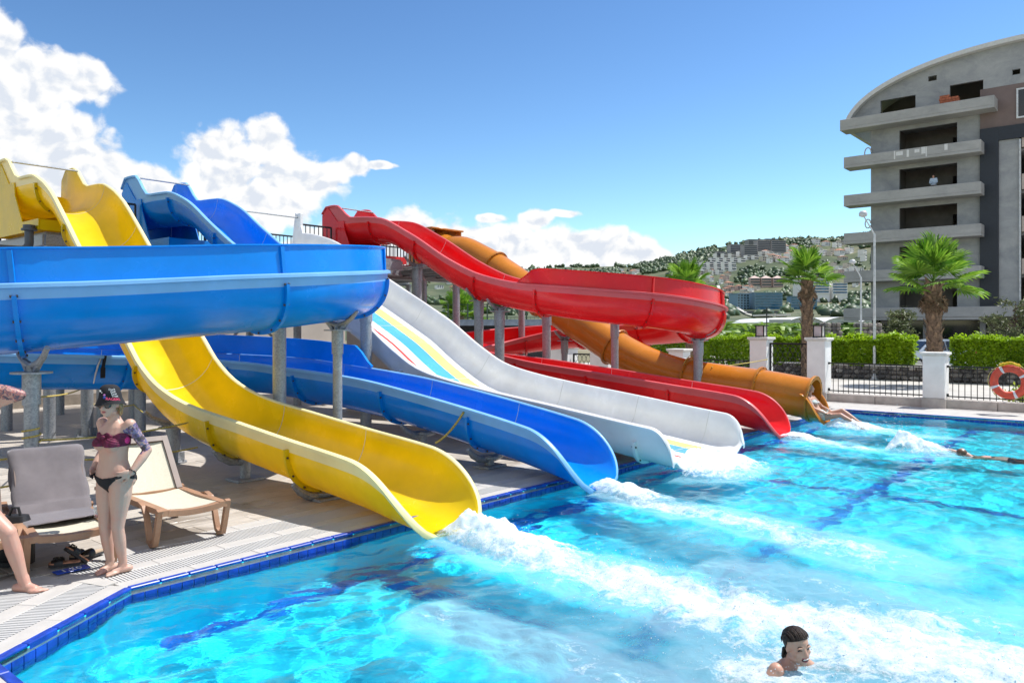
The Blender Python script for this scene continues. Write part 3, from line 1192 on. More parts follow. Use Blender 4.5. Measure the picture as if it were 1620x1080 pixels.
def tub(root, path, w, depth, mat, zbase, L=2.9):
    """skirt that stands the entry tub on the platform: side plates from the rim down, low box under the start of the run"""
    Tn = Vector((DN.x, DN.y, 0))
    mb = MB()
    ds = [0, .25, .7, .98, 1.02, 1.4, L]
    for sgn in (1, -1):
        o = Vector((DT.x, DT.y, 0)) * sgn * .02
        rows = []
        for d in ds:
            i = path.i(d)
            q = path.P[0] + Tn * d + path.L[0] * sgn * (w + .026)
            zr = path.P[i].z
            top = zr + (.16 if d < .1 else .38) if d < .3 else (zr - .06 if d < 1.0 else (zr - depth * .5 if d < 1.2 else zbase + .20))
            top = min(top, zr - .04 if d > .5 else top)
            rows.append([(q.x, q.y, zbase), (q.x, q.y, top), (q.x + o.x, q.y + o.y, top), (q.x + o.x, q.y + o.y, zbase)])
        mb.loops([[Vector(v) for v in r_] for r_ in rows])
    for d, z1 in ((L - .01, zbase + .19), (.01, path.P[0].z - .1)):
        c = path.P[0] + Tn * d
        mb.box((c.x, c.y, (zbase + z1) / 2), (.02, 2 * w + .04, z1 - zbase), Matrix.Rotation(RZ, 3, 'Z'))
    mb.build('tub_skirt', mat, root, smooth=30)

def grab_bar(root, path, d, w, dz):
    i = path.i(d)
    mb = MB()
    a = path.P[i] + path.L[i] * (w + .02) + Vector((0, 0, dz))
    b = path.P[i] - path.L[i] * (w + .02) + Vector((0, 0, dz))
    mb.tube([a, b], .018, 8)
    mb.build('grab_bar', M_GALV, root, smooth=40)

def exit_h(depth, n_end, n_start, length, extra=None):
    """wall height as a function of d: full, then swept down to the lip"""
    def f(d):
        x = (d - n_start) / length
        h = depth if x <= 0 else max(.03, depth * (1 - min(1, x) ** 2) ** .8)
        e = extra(d) if extra else 0
        return (h + e, h + e)
    return f

def sstep(x, a, b):
    t = min(1, max(0, (x - a) / (b - a)))
    return t * t * (3 - 2 * t)

# ---------------------------------------------------------------- yellow: one straight drop
def yellow_slide():
    root = thing('water_slide', 'bright yellow open body slide running straight down between the blue loops', 'water slide', W(0, 3.06), 0)
    pa = Path(-11.35, 3.06, [('S', 12.10)], [(0, 4.92), (1.3, 4.90), (1.85, 4.88), (2.35, 4.72), (2.75, 4.50), (3.35, 4.0), (3.95, 3.46), (5.75, 1.90), (6.15, 1.56), (6.75, 1.25),
                                            (7.55, 1.05), (8.75, .91), (9.85, .79), (10.95, .68), (11.35, .625), (11.7, .575), (12.10, .525)])
    w, dep = .57, .62
    h = exit_h(dep, 0, 11.02, 1.09, lambda d: .44 * (1 - sstep(d, .55, 1.25)) * (.5 + .5 * sstep(d, -.05, .22)))
    flume(root, pa, w, dep, h, [M_YEL, M_YEL_RIM], [0, 2.1, 3.4, 6.05, 8.05, 9.85, 12.10])
    tub(root, pa, w, dep, M_YEL, 3.86, 2.2)
    grab_bar(root, pa, .75, w, .36)
    return pa
PA_Y = yellow_slide()

# ---------------------------------------------------------------- blue: a full right-hand helix
def blue_slide():
    root = thing('water_slide', 'blue open body slide that swings out in a high curve and loops back under itself', 'water slide', W(0, 5.97), 0)
    z = [(0, 5.10), (1.2, 5.08), (2.2, 5.04), (3.0, 4.80), (4.05, 4.2), (4.8, 3.78), (5.5, 3.46), (6.65, 3.17), (8.0, 3.04), (9.44, 2.91), (11.56, 2.71), (14.5, 2.45),
         (18.0, 2.10), (21.49, 1.78), (24.7, 1.58), (27.32, 1.42), (30.05, 1.24), (31.05, 1.12), (32.5, .91), (33.4, .76), (33.75, .69), (34.5, .53)]
    pa = Path(-12.5, 5.97, [('S', 6.65), ('A', 3.2, -100), ('S', 1.6), ('A', 2.58, -170), ('S', 3.21), ('A', 1.67, -90), ('S', 7.15)], z,
              [(0, 0), (6, 0), (8.5, .10), (13, .08), (17, .16), (23, .10), (27, .06), (30, 0), (36, 0)])
    w, dep = .56, .62
    h = exit_h(dep, 0, pa.len - .98, .99, lambda d: .50 * (1 - sstep(d, .65, 1.35)) * (.5 + .5 * sstep(d, -.05, .22)))
    flume(root, pa, w, dep, h, [M_BLU, M_BLU_RIM], [0, 2.2, 4.2, 6.4, 9.3, 11.6, 14.3, 16.6, 19.0, 21.4, 23.7, 25.9, 28.1, 30.5, 32.4, pa.len])
    guard(root, pa, 7.7, 17.5, 1, w, .37, M_BLU, breaks=(9.3, 11.6, 14.3))
    guard(root, pa, 20.2, 28.85, 1, w, .37, M_BLU, breaks=(21.4, 23.7, 25.9))
    tub(root, pa, w, dep, M_BLU, 3.86, 2.3)
    grab_bar(root, pa, .85, w, .42)
    return pa
PA_B = blue_slide()

# ---------------------------------------------------------------- white: broad multi-lane chute
def white_slide():
    root = thing('water_slide', 'broad white chute with yellow, blue and white stripes down its flat bed', 'water slide', W(0, 8.3), 0)
    z = [(0, 4.62), (.5, 4.58), (1.5, 4.36), (2.4, 3.98), (3.47, 3.40), (5.2, 2.56), (5.8, 2.26), (6.75, 1.68), (7.46, 1.34), (8.4, 1.14), (9.1, 1.04), (10.5, .87), (12.3, .65), (12.8, .60)]
    pa = Path(-11.6, 8.3, [('S', 12.68)], z)
    w, dep = 1.2, .55
    def h(d):
        x = (d - 12.28) / .41
        v = dep if x <= 0 else dep * max(.07, math.sqrt(max(0, 1 - x * x)))
        v += .55 * (1 - sstep(d, .12, .3))
        return (v, v)
    lanes = [.80, .46, .06, -.18, -.26, -.74]
    prof = lambda hl, hr: flat_prof(w, dep, hl, hr, lanes, .30)
    n_side = 8
    # face k joins profile point k and k + 1: far wall (left) first, then the lanes
    mi = {}
    names = [2, 3, 4, 5]
    k0 = n_side
    lm = [0] * 40
    lm[k0 - 1] = 0
    lm[k0 + 0] = 2
    lm[k0 + 1] = 3
    lm[k0 + 2] = 4
    lm[k0 + 3] = 5
    lm[k0 + 4] = 4
    flume(root, pa, w, dep, h, [M_WHI, M_WHI, M_LANE_Y, M_LANE_B, M_LANE_W, M_LANE_R], [0, 2.6, 5.0, 7.0, 8.9, 10.6, 12.0, pa.len], prof=prof, lanes_mi=lm)
    # posts that carry the bar over the top
    i = pa.i(.15)
    for sg in (1, -1):
        mb = MB()
        q = pa.P[i] + pa.L[i] * sg * (w + .03)
        mb.bbox((q.x, q.y, pa.P[i].z + .12), (.22, .10, .84), .015, Matrix.Rotation(RZ, 3, 'Z'))
        mb.build('top_post', M_WHI, root)
    grab_bar(root, pa, .15, w, .42)
    return pa
PA_W = white_slide()

# ---------------------------------------------------------------- red: a left-hand helix round the tube
def red_slide():
    root = thing('water_slide', 'red open body slide that curls round in a long loop under its raised bowl curve', 'water slide', W(0, 12.4), 0)
    z = [(0, 5.14), (1.4, 5.12), (2.43, 5.02), (3.66, 4.52), (5.14, 3.74), (6.08, 3.36), (7.1, 3.13), (7.62, 3.05), (8.9, 2.86), (10.2, 2.73), (11.45, 2.58), (13.15, 2.42), (15.29, 2.27),
         (18.1, 2.12), (21.1, 1.77), (24.12, 1.48), (26.5, 1.22), (27.9, 1.09), (30.0, .88), (31.25, .75), (31.55, .70), (32.25, .55)]
    pa = Path(-12.2, 11.42, [('S', 7.62), ('A', 2.44, 180), ('S', 2.82), ('A', 1.915, 180), ('S', 8.12)], z,
              [(0, 0), (7, 0), (9, -.12), (15, -.14), (18.1, -.18), (21.1, -.34), (24, -.16), (26.5, 0), (33, 0)])
    w, dep = .53, .62
    h = exit_h(dep, 0, pa.len - .97, .98, lambda d: .40 * (1 - sstep(d, .6, 1.35)) * (.5 + .5 * sstep(d, -.05, .22)))
    flume(root, pa, w, dep, h, [M_RED, M_RED_RIM], [0, 2.0, 3.9, 5.9, 7.7, 9.9, 11.9, 13.6, 15.5, 17.6, 19.6, 21.6, 23.6, 25.6, 27.7, 29.8, pa.len])
    guard(root, pa, 7.25, 15.4, -1, w, .36, M_RED, breaks=(9.9, 11.9, 13.6))
    tub(root, pa, w, dep, M_RED, 3.86, 2.3)
    grab_bar(root, pa, .85, w, .30)
    return pa
PA_R = red_slide()

# ---------------------------------------------------------------- orange: closed tube
def orange_slide():
    root = thing('water_slide', 'orange closed tube slide dropping steeply behind the red loop', 'water slide', W(0, 14.7), 0)
    z = [(0, 4.50), (.9, 4.48), (1.9, 4.12), (3.4, 3.32), (4.8, 2.55), (6.2, 1.80), (7.0, 1.38), (7.75, 1.09), (8.6, .88), (9.7, .76), (10.75, .66), (11.75, .52), (12.5, .44)]
    pa = Path(-11.4, 14.7, [('S', 12.3)], z)
    r = .455
    br = [.55, 2.35, 4.15, 6.6, 8.75, 10.55, 11.75]
    K = 24
    for si in range(len(br) - 1):
        i0, i1 = pa.i(br[si]), pa.i(br[si + 1])
        ids = list(range(i0, i1, 3)) + [i1]
        rings = []
        for i in ids:
            o = [(r * math.cos(2 * PI * k / K), r * math.sin(2 * PI * k / K)) for k in range(K)]
            rings.append(place_ring(pa, i, o))
        mb = MB()
        mb.loops(rings, cap=False)
        inner = [place_ring(pa, i, [((r - .022) * math.cos(2 * PI * k / K), (r - .022) * math.sin(2 * PI * k / K)) for k in range(K)])[::-1] for i in ids]
        mb.loops(inner, cap=False)
        seg = mb.build('slide_segment', [M_ORA], root, smooth=50)
        if True:
            T = pa.T[i1]
            fb = MB()
            prof = [(r - .022, -.028), (r + .062, -.028), (r + .068, 0), (r + .062, .028), (r - .022, .028)]
            rgs = []
            for (rr, e) in prof:
                rgs.append([v + T * e for v in place_ring(pa, i1, [(rr * math.cos(2 * PI * k / 32), rr * math.sin(2 * PI * k / 32)) for k in range(32)])])
            fb.loops(rgs, cap=False)
            for k in range(0, 32, 2):
                c = place_ring(pa, i1, [((r + .036) * math.cos(2 * PI * k / 32), (r + .036) * math.sin(2 * PI * k / 32))])[0]
                fb.tube([c - T * .036, c + T * .036], .013, 6, 1)
            fb.build('joint_flange', [M_ORA_RIM, M_BOLT], seg, smooth=40)
    # entry hood: flared open scoop on the platform
    ids = list(range(pa.i(0), pa.i(.55), 2)) + [pa.i(.55)]
    rings = []
    for j, i in enumerate(ids):
        e = 1 - j / (len(ids) - 1)
        rr = r + .16 * e
        o = [(rr * math.cos(a), rr * math.sin(a) + .06 * e) for a in (2 * PI * k / K for k in range(K))]
        rings.append(place_ring(pa, i, o))
    mb = MB()
    mb.loops(rings, cap=False)
    inn = []
    for j, i in enumerate(ids):
        e = 1 - j / (len(ids) - 1)
        rr = r + .16 * e - .022
        inn.append(place_ring(pa, i, [(rr * math.cos(a), rr * math.sin(a) + .06 * e) for a in (2 * PI * k / K for k in range(K))])[::-1])
    mb.loops(inn, cap=False)
    P, T = pa.P[0], Vector((DN.x, DN.y, 0))
    M3 = Matrix.Rotation(RZ, 3, 'Z')
    # square-shouldered tub round the mouth
    for sg in (1, -1):
        q = P - T * .12 + pa.L[0] * sg * .66
        mb.bbox((q.x, q.y, 4.60), (1.0, .05, 1.12), .012, M3)
    q = P - T * .10
    mb.bbox((q.x, q.y, 5.18), (1.10, 1.44, .05), .012, M3)
    mb.build('entry_hood', M_ORA, root, smooth=40)
    # open scoop at the water
    h = lambda d: ((.62 if d < 11.68 else max(.035, .62 * (1 - min(1, (d - 11.68) / .42) ** 1.5) ** .8)),) * 2
    ids = list(range(pa.i(11.62), pa.i(12.10), 1)) + [pa.i(12.10)]
    rings = []
    for i in ids:
        hl, hr = h(pa.d[i])
        ring, rr, rl, N = close_prof(u_prof(r, .46, hl * .46 / .5, hr * .46 / .5, 18, 2.0))
        rings.append(place_ring(pa, i, ring))
    mb = MB()
    mb.loops(rings)
    mb.build('exit_scoop', [M_ORA], root, smooth=50)
    return pa
PA_O = orange_slide()

# ================================================================== posts under the slides
def post(s, t, ztop, r, label, group, saddle=None, zbase=0.0, w=.5, ax='n'):
    """galvanised support post with base plate; saddle = yoke under the flume"""
    c = S(s, t)
    o = thing('support_post', label, 'post', c, RZ, group)
    sh = MB()
    z1 = ztop - (.20 if saddle else 0)
    sh.tube([(c.x, c.y, .02), (c.x, c.y, z1)], r, 16)
    sh.build('shaft', M_GALV, o, smooth=40)
    bp = MB()
    bp.lathe([(r + .11, .0), (r + .11, .022), (r + .02, .024), (r + .008, .09)], c, 16)
    for k in range(6):
        a = 2 * PI * k / 6
        q = c + Vector((math.cos(a), math.sin(a), 0)) * (r + .07)
        bp.tube([(q.x, q.y, .02), (q.x, q.y, .06)], .014, 6)
    for k in range(4):
        a = 2 * PI * (k + .5) / 4
        u = Vector((math.cos(a), math.sin(a), 0))
        q = c + u * (r + .045)
        bp.bbox((q.x, q.y, .09), (.08, .012, .14), .003, Matrix.Rotation(a, 3, 'Z'))
    bp.build('base_plate', M_GALV, o, smooth=40)
    cp = MB()
    cp.lathe([(r + .016, z1 - .34), (r + .018, z1 - .02), (r + .018, z1)], (c.x, c.y, 0), 16)
    cp.build('collar', M_GALV, o, smooth=40)
    if saddle:
        sd = MB()
        sd.lathe([(r + .13, z1), (r + .13, z1 + .02)], (c.x, c.y, 0), 16)
        sd.tube([(c.x, c.y, z1 + .02), (c.x, c.y, z1 + .09)], r * .7, 12)
        ax_ = DT if ax == 't' else DN
        u = Vector((ax_.x, ax_.y, 0))
        for sg in (1, -1):
            pts = [Vector((c.x, c.y, z1 + .08)), Vector((c.x, c.y, z1 + .12)) + u * sg * .20, Vector((c.x, c.y, z1 + .19)) + u * sg * .34, Vector((c.x, c.y, z1 + .29)) + u * sg * .45]
            sd.tube(pts, [.04, .04, .035, .03], 8)
            sd.bar(Vector((c.x, c.y, z1 + .02)) + u * sg * .10, Vector((c.x, c.y, z1 + .16)) + u * sg * .27, .05, .05)
        sd.build('saddle', M_GALV, o, smooth=40)
    return o

def pz(path, d):
    i = path.i(d)
    return path.P[i].z - .62 * path.U[i].z - .03

G_POST = 'steel posts holding up the slides'
G_FOOT = 'low saddle feet under the slide run-outs'
post(3.06, .30, 1.80, .075, 'steel post under the front blue curve, beside the loungers', G_POST, True, w=.5)
post(3.9, 3.95, 2.75, .10, 'thick steel post rising behind the yellow run, up behind the front blue curve', G_POST)
post(3.05, 4.38, 2.25, .07, 'slim steel post with a bolted cap plate at the end of the front blue curve', G_POST, True, w=.46)
post(5.4, 6.85, 2.55, .11, 'thick steel post beside the slim capped post at the end of the front blue curve', G_POST)
post(9.6, 3.45, 3.7, .11, 'steel post behind the woman in the hat, back below the platform', G_POST)
post(8.4, 3.92, 3.3, .10, 'steel post standing just left of the yellow run below the upper drop', G_POST)
post(5.45, 3.08, .74, .09, 'short steel post right under the middle of the yellow run', G_POST, True, ax='t', w=.44)
post(5.97, 11.42, 2.68, .115, 'steel post in front of the red loop, under the red drop', G_POST, True, ax='t')
post(6.06, 13.4, 2.50, .11, 'steel post inside the red loop, below where the red guard panel begins', G_POST)
post(3.9, 13.3, 2.22, .09, 'slim bluish steel post inside the red loop, under the middle of the bowl curve', G_POST)
post(2.2, 14.3, 1.98, .11, 'steel post under the far end of the red bowl curve by the hedge', G_POST, True)
post(8.85, 11.42, 3.86, .12, 'tall steel post under the top of the red drop beside two pipes', G_POST, True, ax='t')
post(6.65, 11.42, 2.95, .11, 'steel post midway down the red drop above the loop', G_POST, True, ax='t')
post(6.43, 14.7, 1.92, .085, 'steel post with square cap plate under the orange tube', G_POST, True, ax='t', w=.4)

def foot(s, t, ztop, label):
    """stubby cast saddle on the deck"""
    c = S(s, t)
    o = thing('saddle_foot', label, 'slide foot', c, RZ, G_FOOT)
    m = MB()
    M3 = Matrix.Rotation(RZ, 3, 'Z')
    u = Vector((DT.x, DT.y, 0))
    m.bbox((c.x, c.y, .018), (.34, .42, .036), .006, M3)
    m.build('foot_plate', M_GALV, o)
    m = MB()
    m.tube([(c.x, c.y, .03), (c.x, c.y, max(.06, ztop - .02))], .075, 10)
    m.lathe([(.15, max(.07, ztop - .06)), (.15, max(.09, ztop - .03))], (c.x, c.y, 0), 12)
    for sg in (1, -1):
        z0 = ztop - .03
        pts = [Vector((c.x, c.y, z0 - .05)) + u * sg * .05, Vector((c.x, c.y, z0 - .03)) + u * sg * .22, Vector((c.x, c.y, z0 + .05)) + u * sg * .37, Vector((c.x, c.y, z0 + .15)) + u * sg * .47]
        m.tube(pts, [.055, .055, .05, .03], 8)
    m.build('yoke', M_GALV, o, smooth=40)
foot(3.35, 3.05, .34, 'cast saddle foot under the yellow run where it levels out')
foot(1.55, 3.05, .12, 'cast saddle foot under the yellow mouth beside the grating')
foot(1.45, 5.97, .20, 'cast saddle foot under the blue mouth beside the grating')
foot(2.9, 5.97, .44, 'cast saddle foot under the blue run-out further up')
foot(2.4, 12.47, .30, 'cast saddle foot under the red run-out')

# ================================================================== platform at the top of the slides
def platform():
    o = thing('slide_platform', 'galvanised steel platform on legs from which all five slides start', 'platform', S(12.5, 9), RZ)
    M3 = Matrix.Rotation(RZ, 3, 'Z')
    zt = 3.85
    dk = MB()
    for (s0, s1, t0, t1) in ((9.3, 14.3, 2.62, 4.4), (10.3, 14.3, 4.4, 6.9), (11.7, 14.3, 6.9, 9.7), (8.8, 14.3, 9.7, 10.8), (10.3, 14.3, 10.8, 12.1), (8.8, 14.3, 12.1, 16.1)):
        c = S((s0 + s1) / 2, (t0 + t1) / 2)
        dk.box((c.x, c.y, zt - .02), (s1 - s0, t1 - t0 - .006, .04), M3)
    dk.build('deck_plate', M_GALV, o)
    bm_ = MB()
    for (s_, t0, t1) in ((9.28, 2.6, 4.4), (10.28, 4.4, 6.9), (11.68, 2.6, 16.1), (8.78, 9.7, 10.8), (10.28, 10.8, 12.1), (8.78, 12.1, 16.1), (14.3, 2.6, 16.1)):
        bm_.bar(S(s_, t0, zt - .15), S(s_, t1, zt - .15), .09, .20)
        bm_.bar(S(s_, t0, zt - .27), S(s_, t1, zt - .27), .14, .03)
    for t_ in np.arange(2.66, 16.1, .72):
        f_ = 9.32 if t_ < 4.4 else 10.3 if t_ < 6.9 else 11.7 if t_ < 9.7 else 10.3 if 10.8 < t_ < 12.1 else 8.82
        bm_.bar(S(f_, t_, zt - .13), S(14.28, t_, zt - .13), .06, .12)
    bm_.bar(S(9.28, 2.6, zt - .15), S(14.3, 2.6, zt - .15), .09, .20)
    bm_.build('beam', M_GALV, o)
    lg = [(9.5, 2.75), (9.5, 4.3), (8.95, 10.3), (8.95, 13.0), (8.95, 15.9)] + [(s_, t_) for s_ in (11.75, 14.1) for t_ in (2.75, 4.6, 7.0, 9.7, 12.9, 15.9)]
    for (s_, t_) in lg:
        m = MB()
        m.tube([S(s_, t_, 0), S(s_, t_, zt - .24)], .105, 12)
        m.build('leg', M_GALV, o, smooth=40)
    br = [((11.75, 4.6), (11.75, 7.0)), ((11.75, 7.0), (11.75, 9.7)), ((14.1, 4.6), (14.1, 7.0)), ((14.1, 7.0), (14.1, 9.7)), ((11.75, 2.75), (11.75, 4.6))]
    for (a, b) in br:
        m = MB()
        z0, z1 = 1.2, 2.35
        m.bar(S(a[0], a[1], z1), S(b[0], b[1], z1), .09, .12)
        mid = ((a[0] + b[0]) / 2, (a[1] + b[1]) / 2)
        m.bar(S(a[0], a[1], z0), S(mid[0], mid[1], z1), .05, .05)
        m.bar(S(b[0], b[1], z0), S(mid[0], mid[1], z1), .05, .05)
        m.build('brace', M_GALV, o)
    # railings: back edge, ends, and the gaps between the tubs
    def rail(p, q, h=1.05):
        m = MB()
        p, q = Vector(p), Vector(q)
        L = (q - p).length
        up = Vector((0, 0, 1))
        m.bar(p + up * h, q + up * h, .045, .045)
        m.bar(p + up * .12, q + up * .12, .03, .03)
        k = max(2, int(L / .13))
        for j in range(k + 1):
            a = p + (q - p) * j / k
            m.bar(a + up * (.0 if j in (0, k) else .12), a + up * h, .04 if j in (0, k) else .018)
        m.build('railing', M_DARKSTEEL, o)
    rail(S(14.28, 2.6, zt), S(14.28, 7.0, zt)); rail(S(14.28, 7.0, zt), S(14.28, 16.1, zt))
    rail(S(14.28, 2.6, zt), S(11.65, 2.6, zt)); rail(S(14.28, 16.1, zt), S(11.65, 16.1, zt))
    for (t0, t1) in ((3.78, 5.3), (6.65, 6.98), (9.62, 10.75), (12.1, 13.9), (15.45, 16.1)):
        rail(S(11.66, t0, zt), S(11.66, t1, zt))
    return o
platform()

# water supply pipe under the yellow tub
def supply_pipe():
    o = thing('supply_pipe', 'grey water pipe with a bolted flange rising into the yellow tub', 'pipe', S(9.28, 2.3), RZ)
    M_PIPE = simple('dark_grey_pvc', (.075, .085, .095), .45)
    m = MB()
    z0 = 3.48
    pts = [S(9.28, .0, z0), S(9.28, 2.15, z0)]
    for k in range(7):
        a = PI / 2 * k / 6
        pts.append(S(9.28, 2.2 + .14 * math.sin(a), z0 + .14 - .14 * math.cos(a)))
    pts += [S(9.28, 2.34, 3.88)]
    m.tube(pts, .075, 12)
    m.build('pipe_run', M_PIPE, o, smooth=50)
    m = MB()
    m.lathe([(.13, 0), (.13, .035), (.10, .04), (.10, .1)], S(9.28, 2.34, 3.84), 14)
    m.build('pipe_flange', M_PIPE, o, smooth=30)
supply_pipe()
for k, (ds, dt, lab) in enumerate(((.45, .35, 'fat vertical pipe beside the tall post under the red drop'), (.55, .78, 'thinner vertical pipe with an elbow, behind the tall post under the red drop'))):
    c = S(8.85 + ds, 11.42 + dt)
    o = thing('riser_pipe', lab, 'pipe', c, RZ, 'pipes beside the tall post under the red drop')
    m = MB()
    r_ = (.10, .07)[k]
    zt = 3.35
    pts = [c + Vector((0, 0, .0)), c + Vector((0, 0, zt))]
    if k == 1:
        for q in range(1, 6):
            a = PI / 2 * q / 5
            pts.append(c + Vector((-DT.x, -DT.y, 0)) * (.16 * (1 - math.cos(a))) + Vector((0, 0, zt + .16 * math.sin(a))))
        pts.append(c - Vector((DT.x, DT.y, 0)) * .45 + Vector((0, 0, zt + .16)))
    m.tube(pts, r_, 12)
    m.build('pipe_run', M_GALV, o, smooth=50)
    m = MB()
    m.lathe([(r_ + .04, 1.9), (r_ + .04, 1.98)], c, 12)
    m.build('pipe_flange', M_GALV, o, smooth=30)
# ================================================================== foliage helpers
def leaf_mat(name, dark, light, trans=.35, scale=9.0, rough=.5):
    m, nt, p = new_mat(name)
    out = nt.t.nodes['Material Output']
    tc = nt.n('ShaderNodeTexCoord').outputs['Object']
    at = nt.n('ShaderNodeAttribute', attribute_name='tint').outputs['Fac']
    f = nt.m('ADD', nt.m('MULTIPLY', nt.noise(tc, scale, 3, .6), .5), nt.m('MULTIPLY', at, .5))
    c = nt.ramp(f, [(.25, dark), (.72, light)])
    nt.put(p.inputs['Base Color'], c)
    p.inputs['Roughness'].default_value = rough
    t = nt.n('ShaderNodeBsdfTranslucent')
    nt.put(t.inputs['Color'], c)
    mx = nt.n('ShaderNodeMixShader')
    mx.inputs[0].default_value = trans
    nt.put(mx.inputs[1], p.outputs[0])
    nt.put(mx.inputs[2], t.outputs[0])
    nt.put(out.inputs['Surface'], mx.outputs[0])
    return m
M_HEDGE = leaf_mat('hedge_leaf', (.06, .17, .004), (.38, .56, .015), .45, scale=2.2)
M_PALM = leaf_mat('palm_leaf', (.07, .20, .012), (.28, .46, .05), .4, 1.5)
M_BANANA = leaf_mat('banana_leaf', (.035, .11, .012), (.24, .38, .05), .35, .5)
M_PINE = leaf_mat('grey_green_needles', (.05, .07, .022), (.17, .20, .075), .2, 2.0)
M_WOOD = leaf_mat('hillside_tree_leaf', (.022, .045, .015), (.06, .105, .032), .05, .02)  # crown greens lightened a little in place of distance haze
M_TRUNK = simple('fibrous_palm_bark', (.20, .13, .085), .9, var=.35, vscale=14, bump=.6, bscale=30)
M_STRAW = simple('dry_leaf_base', (.24, .16, .10), .9, var=.3, vscale=8)
M_BARK = simple('grey_bark', (.16, .12, .09), .9, var=.3, vscale=8)

def quick_mesh(name, v, f, mat, attr=None, smooth=False):
    """mesh straight from numpy arrays; f is (m, k)"""
    v = np.asarray(v, np.float32)
    f = np.asarray(f, np.int32)
    me = bpy.data.meshes.new(name)
    me.vertices.add(len(v))
    me.vertices.foreach_set('co', v.ravel())
    me.loops.add(f.size)
    me.loops.foreach_set('vertex_index', f.ravel())
    me.polygons.add(len(f))
    me.polygons.foreach_set('loop_start', np.arange(0, f.size, f.shape[1], dtype=np.int32))
    me.update(calc_edges=True)
    for m in (mat if isinstance(mat, (list, tuple)) else [mat]):
        me.materials.append(m)
    if attr is not None:
        a = me.attributes.new('tint', 'FLOAT', 'POINT')
        a.data.foreach_set('value', np.asarray(attr, np.float32))
    if smooth:
        me.shade_smooth()
    return me

def leaves(pts, size, seed=0, aspect=.55, up=.35, jitter=.5):
    """one folded leaf per point: four corners, two triangles"""
    rg = np.random.default_rng(seed)
    n = len(pts)
    pts = np.asarray(pts, float)
    a = rg.normal(size=(n, 3))
    a[:, 2] = np.abs(a[:, 2]) * .6 + up * rg.random(n) - .2
    a /= np.linalg.norm(a, axis=1)[:, None]
    b = np.cross(a, rg.normal(size=(n, 3)))
    b /= np.linalg.norm(b, axis=1)[:, None] + 1e-9
    c = np.cross(a, b)
    s = (size * (1 + jitter * (rg.random(n) - .5) * 2))[:, None] if np.ndim(size) else (size * (1 + jitter * (rg.random(n) * 2 - 1)))[:, None]
    p0 = pts - a * s * .5
    p2 = pts + a * s * .5
    p1 = pts + b * s * aspect * .5 + c * s * .10
    p3 = pts - b * s * aspect * .5 + c * s * .10
    v = np.stack([p0, p1, p2, p3], 1).reshape(-1, 3)
    i = np.arange(n) * 4
    f = np.stack([np.stack([i, i + 1, i + 2], 1), np.stack([i, i + 2, i + 3], 1)], 1).reshape(-1, 3)
    t = np.repeat(rg.random(n), 4)
    return v, f, t

# ================================================================== far edge of the deck: kerb, pillars, fence, gate
M_PLASTER = simple('white_painted_plaster', (.80, .79, .77), .7, var=.05, vscale=2.5, bump=.12, bscale=50)
M_CAP = simple('pale_stone_cap', (.66, .64, .60), .7, var=.08, vscale=6)
M_IRON = simple('black_wrought_iron', (.012, .012, .014), .5, .2)
M3P = Matrix.Rotation(RZ, 3, 'Z')
KT = 20.05
def kerb():
    mb = MB()
    L = 2.9
    for k in range(-8, 7):
        a, b = k * L + .2, (k + 1) * L + .2
        c = W((a + b) / 2, KT + .16)
        mb.bbox((c.x, c.y, .10), (b - a - .012, .32, .26), .012, M3P)
    mb.build('fence_kerb', M_CONCRETE, kind='structure')
kerb()

def pillar(n, h, label, w=.52, lamp=False, cream=False):
    c = W(n, KT + .16)
    o = thing('gate_pillar' if lamp else 'fence_pillar', label, 'pillar', c, RZ, 'white pillars along the fence')
    m = MB()
    m.bbox((c.x, c.y, .10), (w + .06, w + .06, .30), .01, M3P)
    m.build('plinth', M_CONCRETE, o)
    m = MB()
    m.bbox((c.x, c.y, .25 + (h - .33) / 2), (w, w, h - .33), .012, M3P)
    m.build('shaft', M_PLASTER, o)
    m = MB()
    m.bbox((c.x, c.y, h - .045), (w + .12, w + .12, .07), .012, M3P)
    m.bbox((c.x, c.y, h - .094), (w + .05, w + .05, .028), .006, M3P)
    m.build('cap', M_CAP, o)
    if lamp:
        l = MB()
        for sx in (-1, 1):
            for sy in (-1, 1):
                q = c + M3P @ Vector((sx * .12, sy * .12, 0))
                l.bbox((q.x, q.y, h + .16), (.03, .03, .34), .004, M3P)
        l.bbox((c.x, c.y, h + .34), (.34, .34, .03), .006, M3P)
        l.bbox((c.x, c.y, h + .01), (.30, .30, .03), .006, M3P)
        lo = l.build('lantern_frame', M_IRON, o)
        g = MB()
        g.box((c.x, c.y, h + .175), (.23, .23, .29), M3P)
        g.build('lantern_glass', simple('frosted_lantern_glass', (.55, .50, .50), .25, var=.05), lo)
    return o
pillar(1.67, 1.46, 'plain white fence pillar standing by itself, nearest the orange life ring')
pillar(-1.36, 1.82, 'tall white gate pillar with a lantern, right behind the mouth of the orange tube', lamp=True)
pillar(-3.08, 1.82, 'tall white gate pillar with a lantern, where the yellow rope is tied', lamp=True)
pillar(-5.83, 1.42, 'short white fence pillar half hidden under the red bowl curve, before the hedge')
pillar(-8.72, 1.42, 'white fence pillar seen under the orange tube, to one side of the lattice panel', w=.75)
pillar(-10.5, 1.42, 'white fence pillar seen through the red loop behind its slim post', w=.75)
pillar(-13.4, 1.42, 'white fence pillar farthest along, glimpsed through the red loop')
pillar(4.57, 1.46, 'white fence pillar beyond the life ring', w=.52)

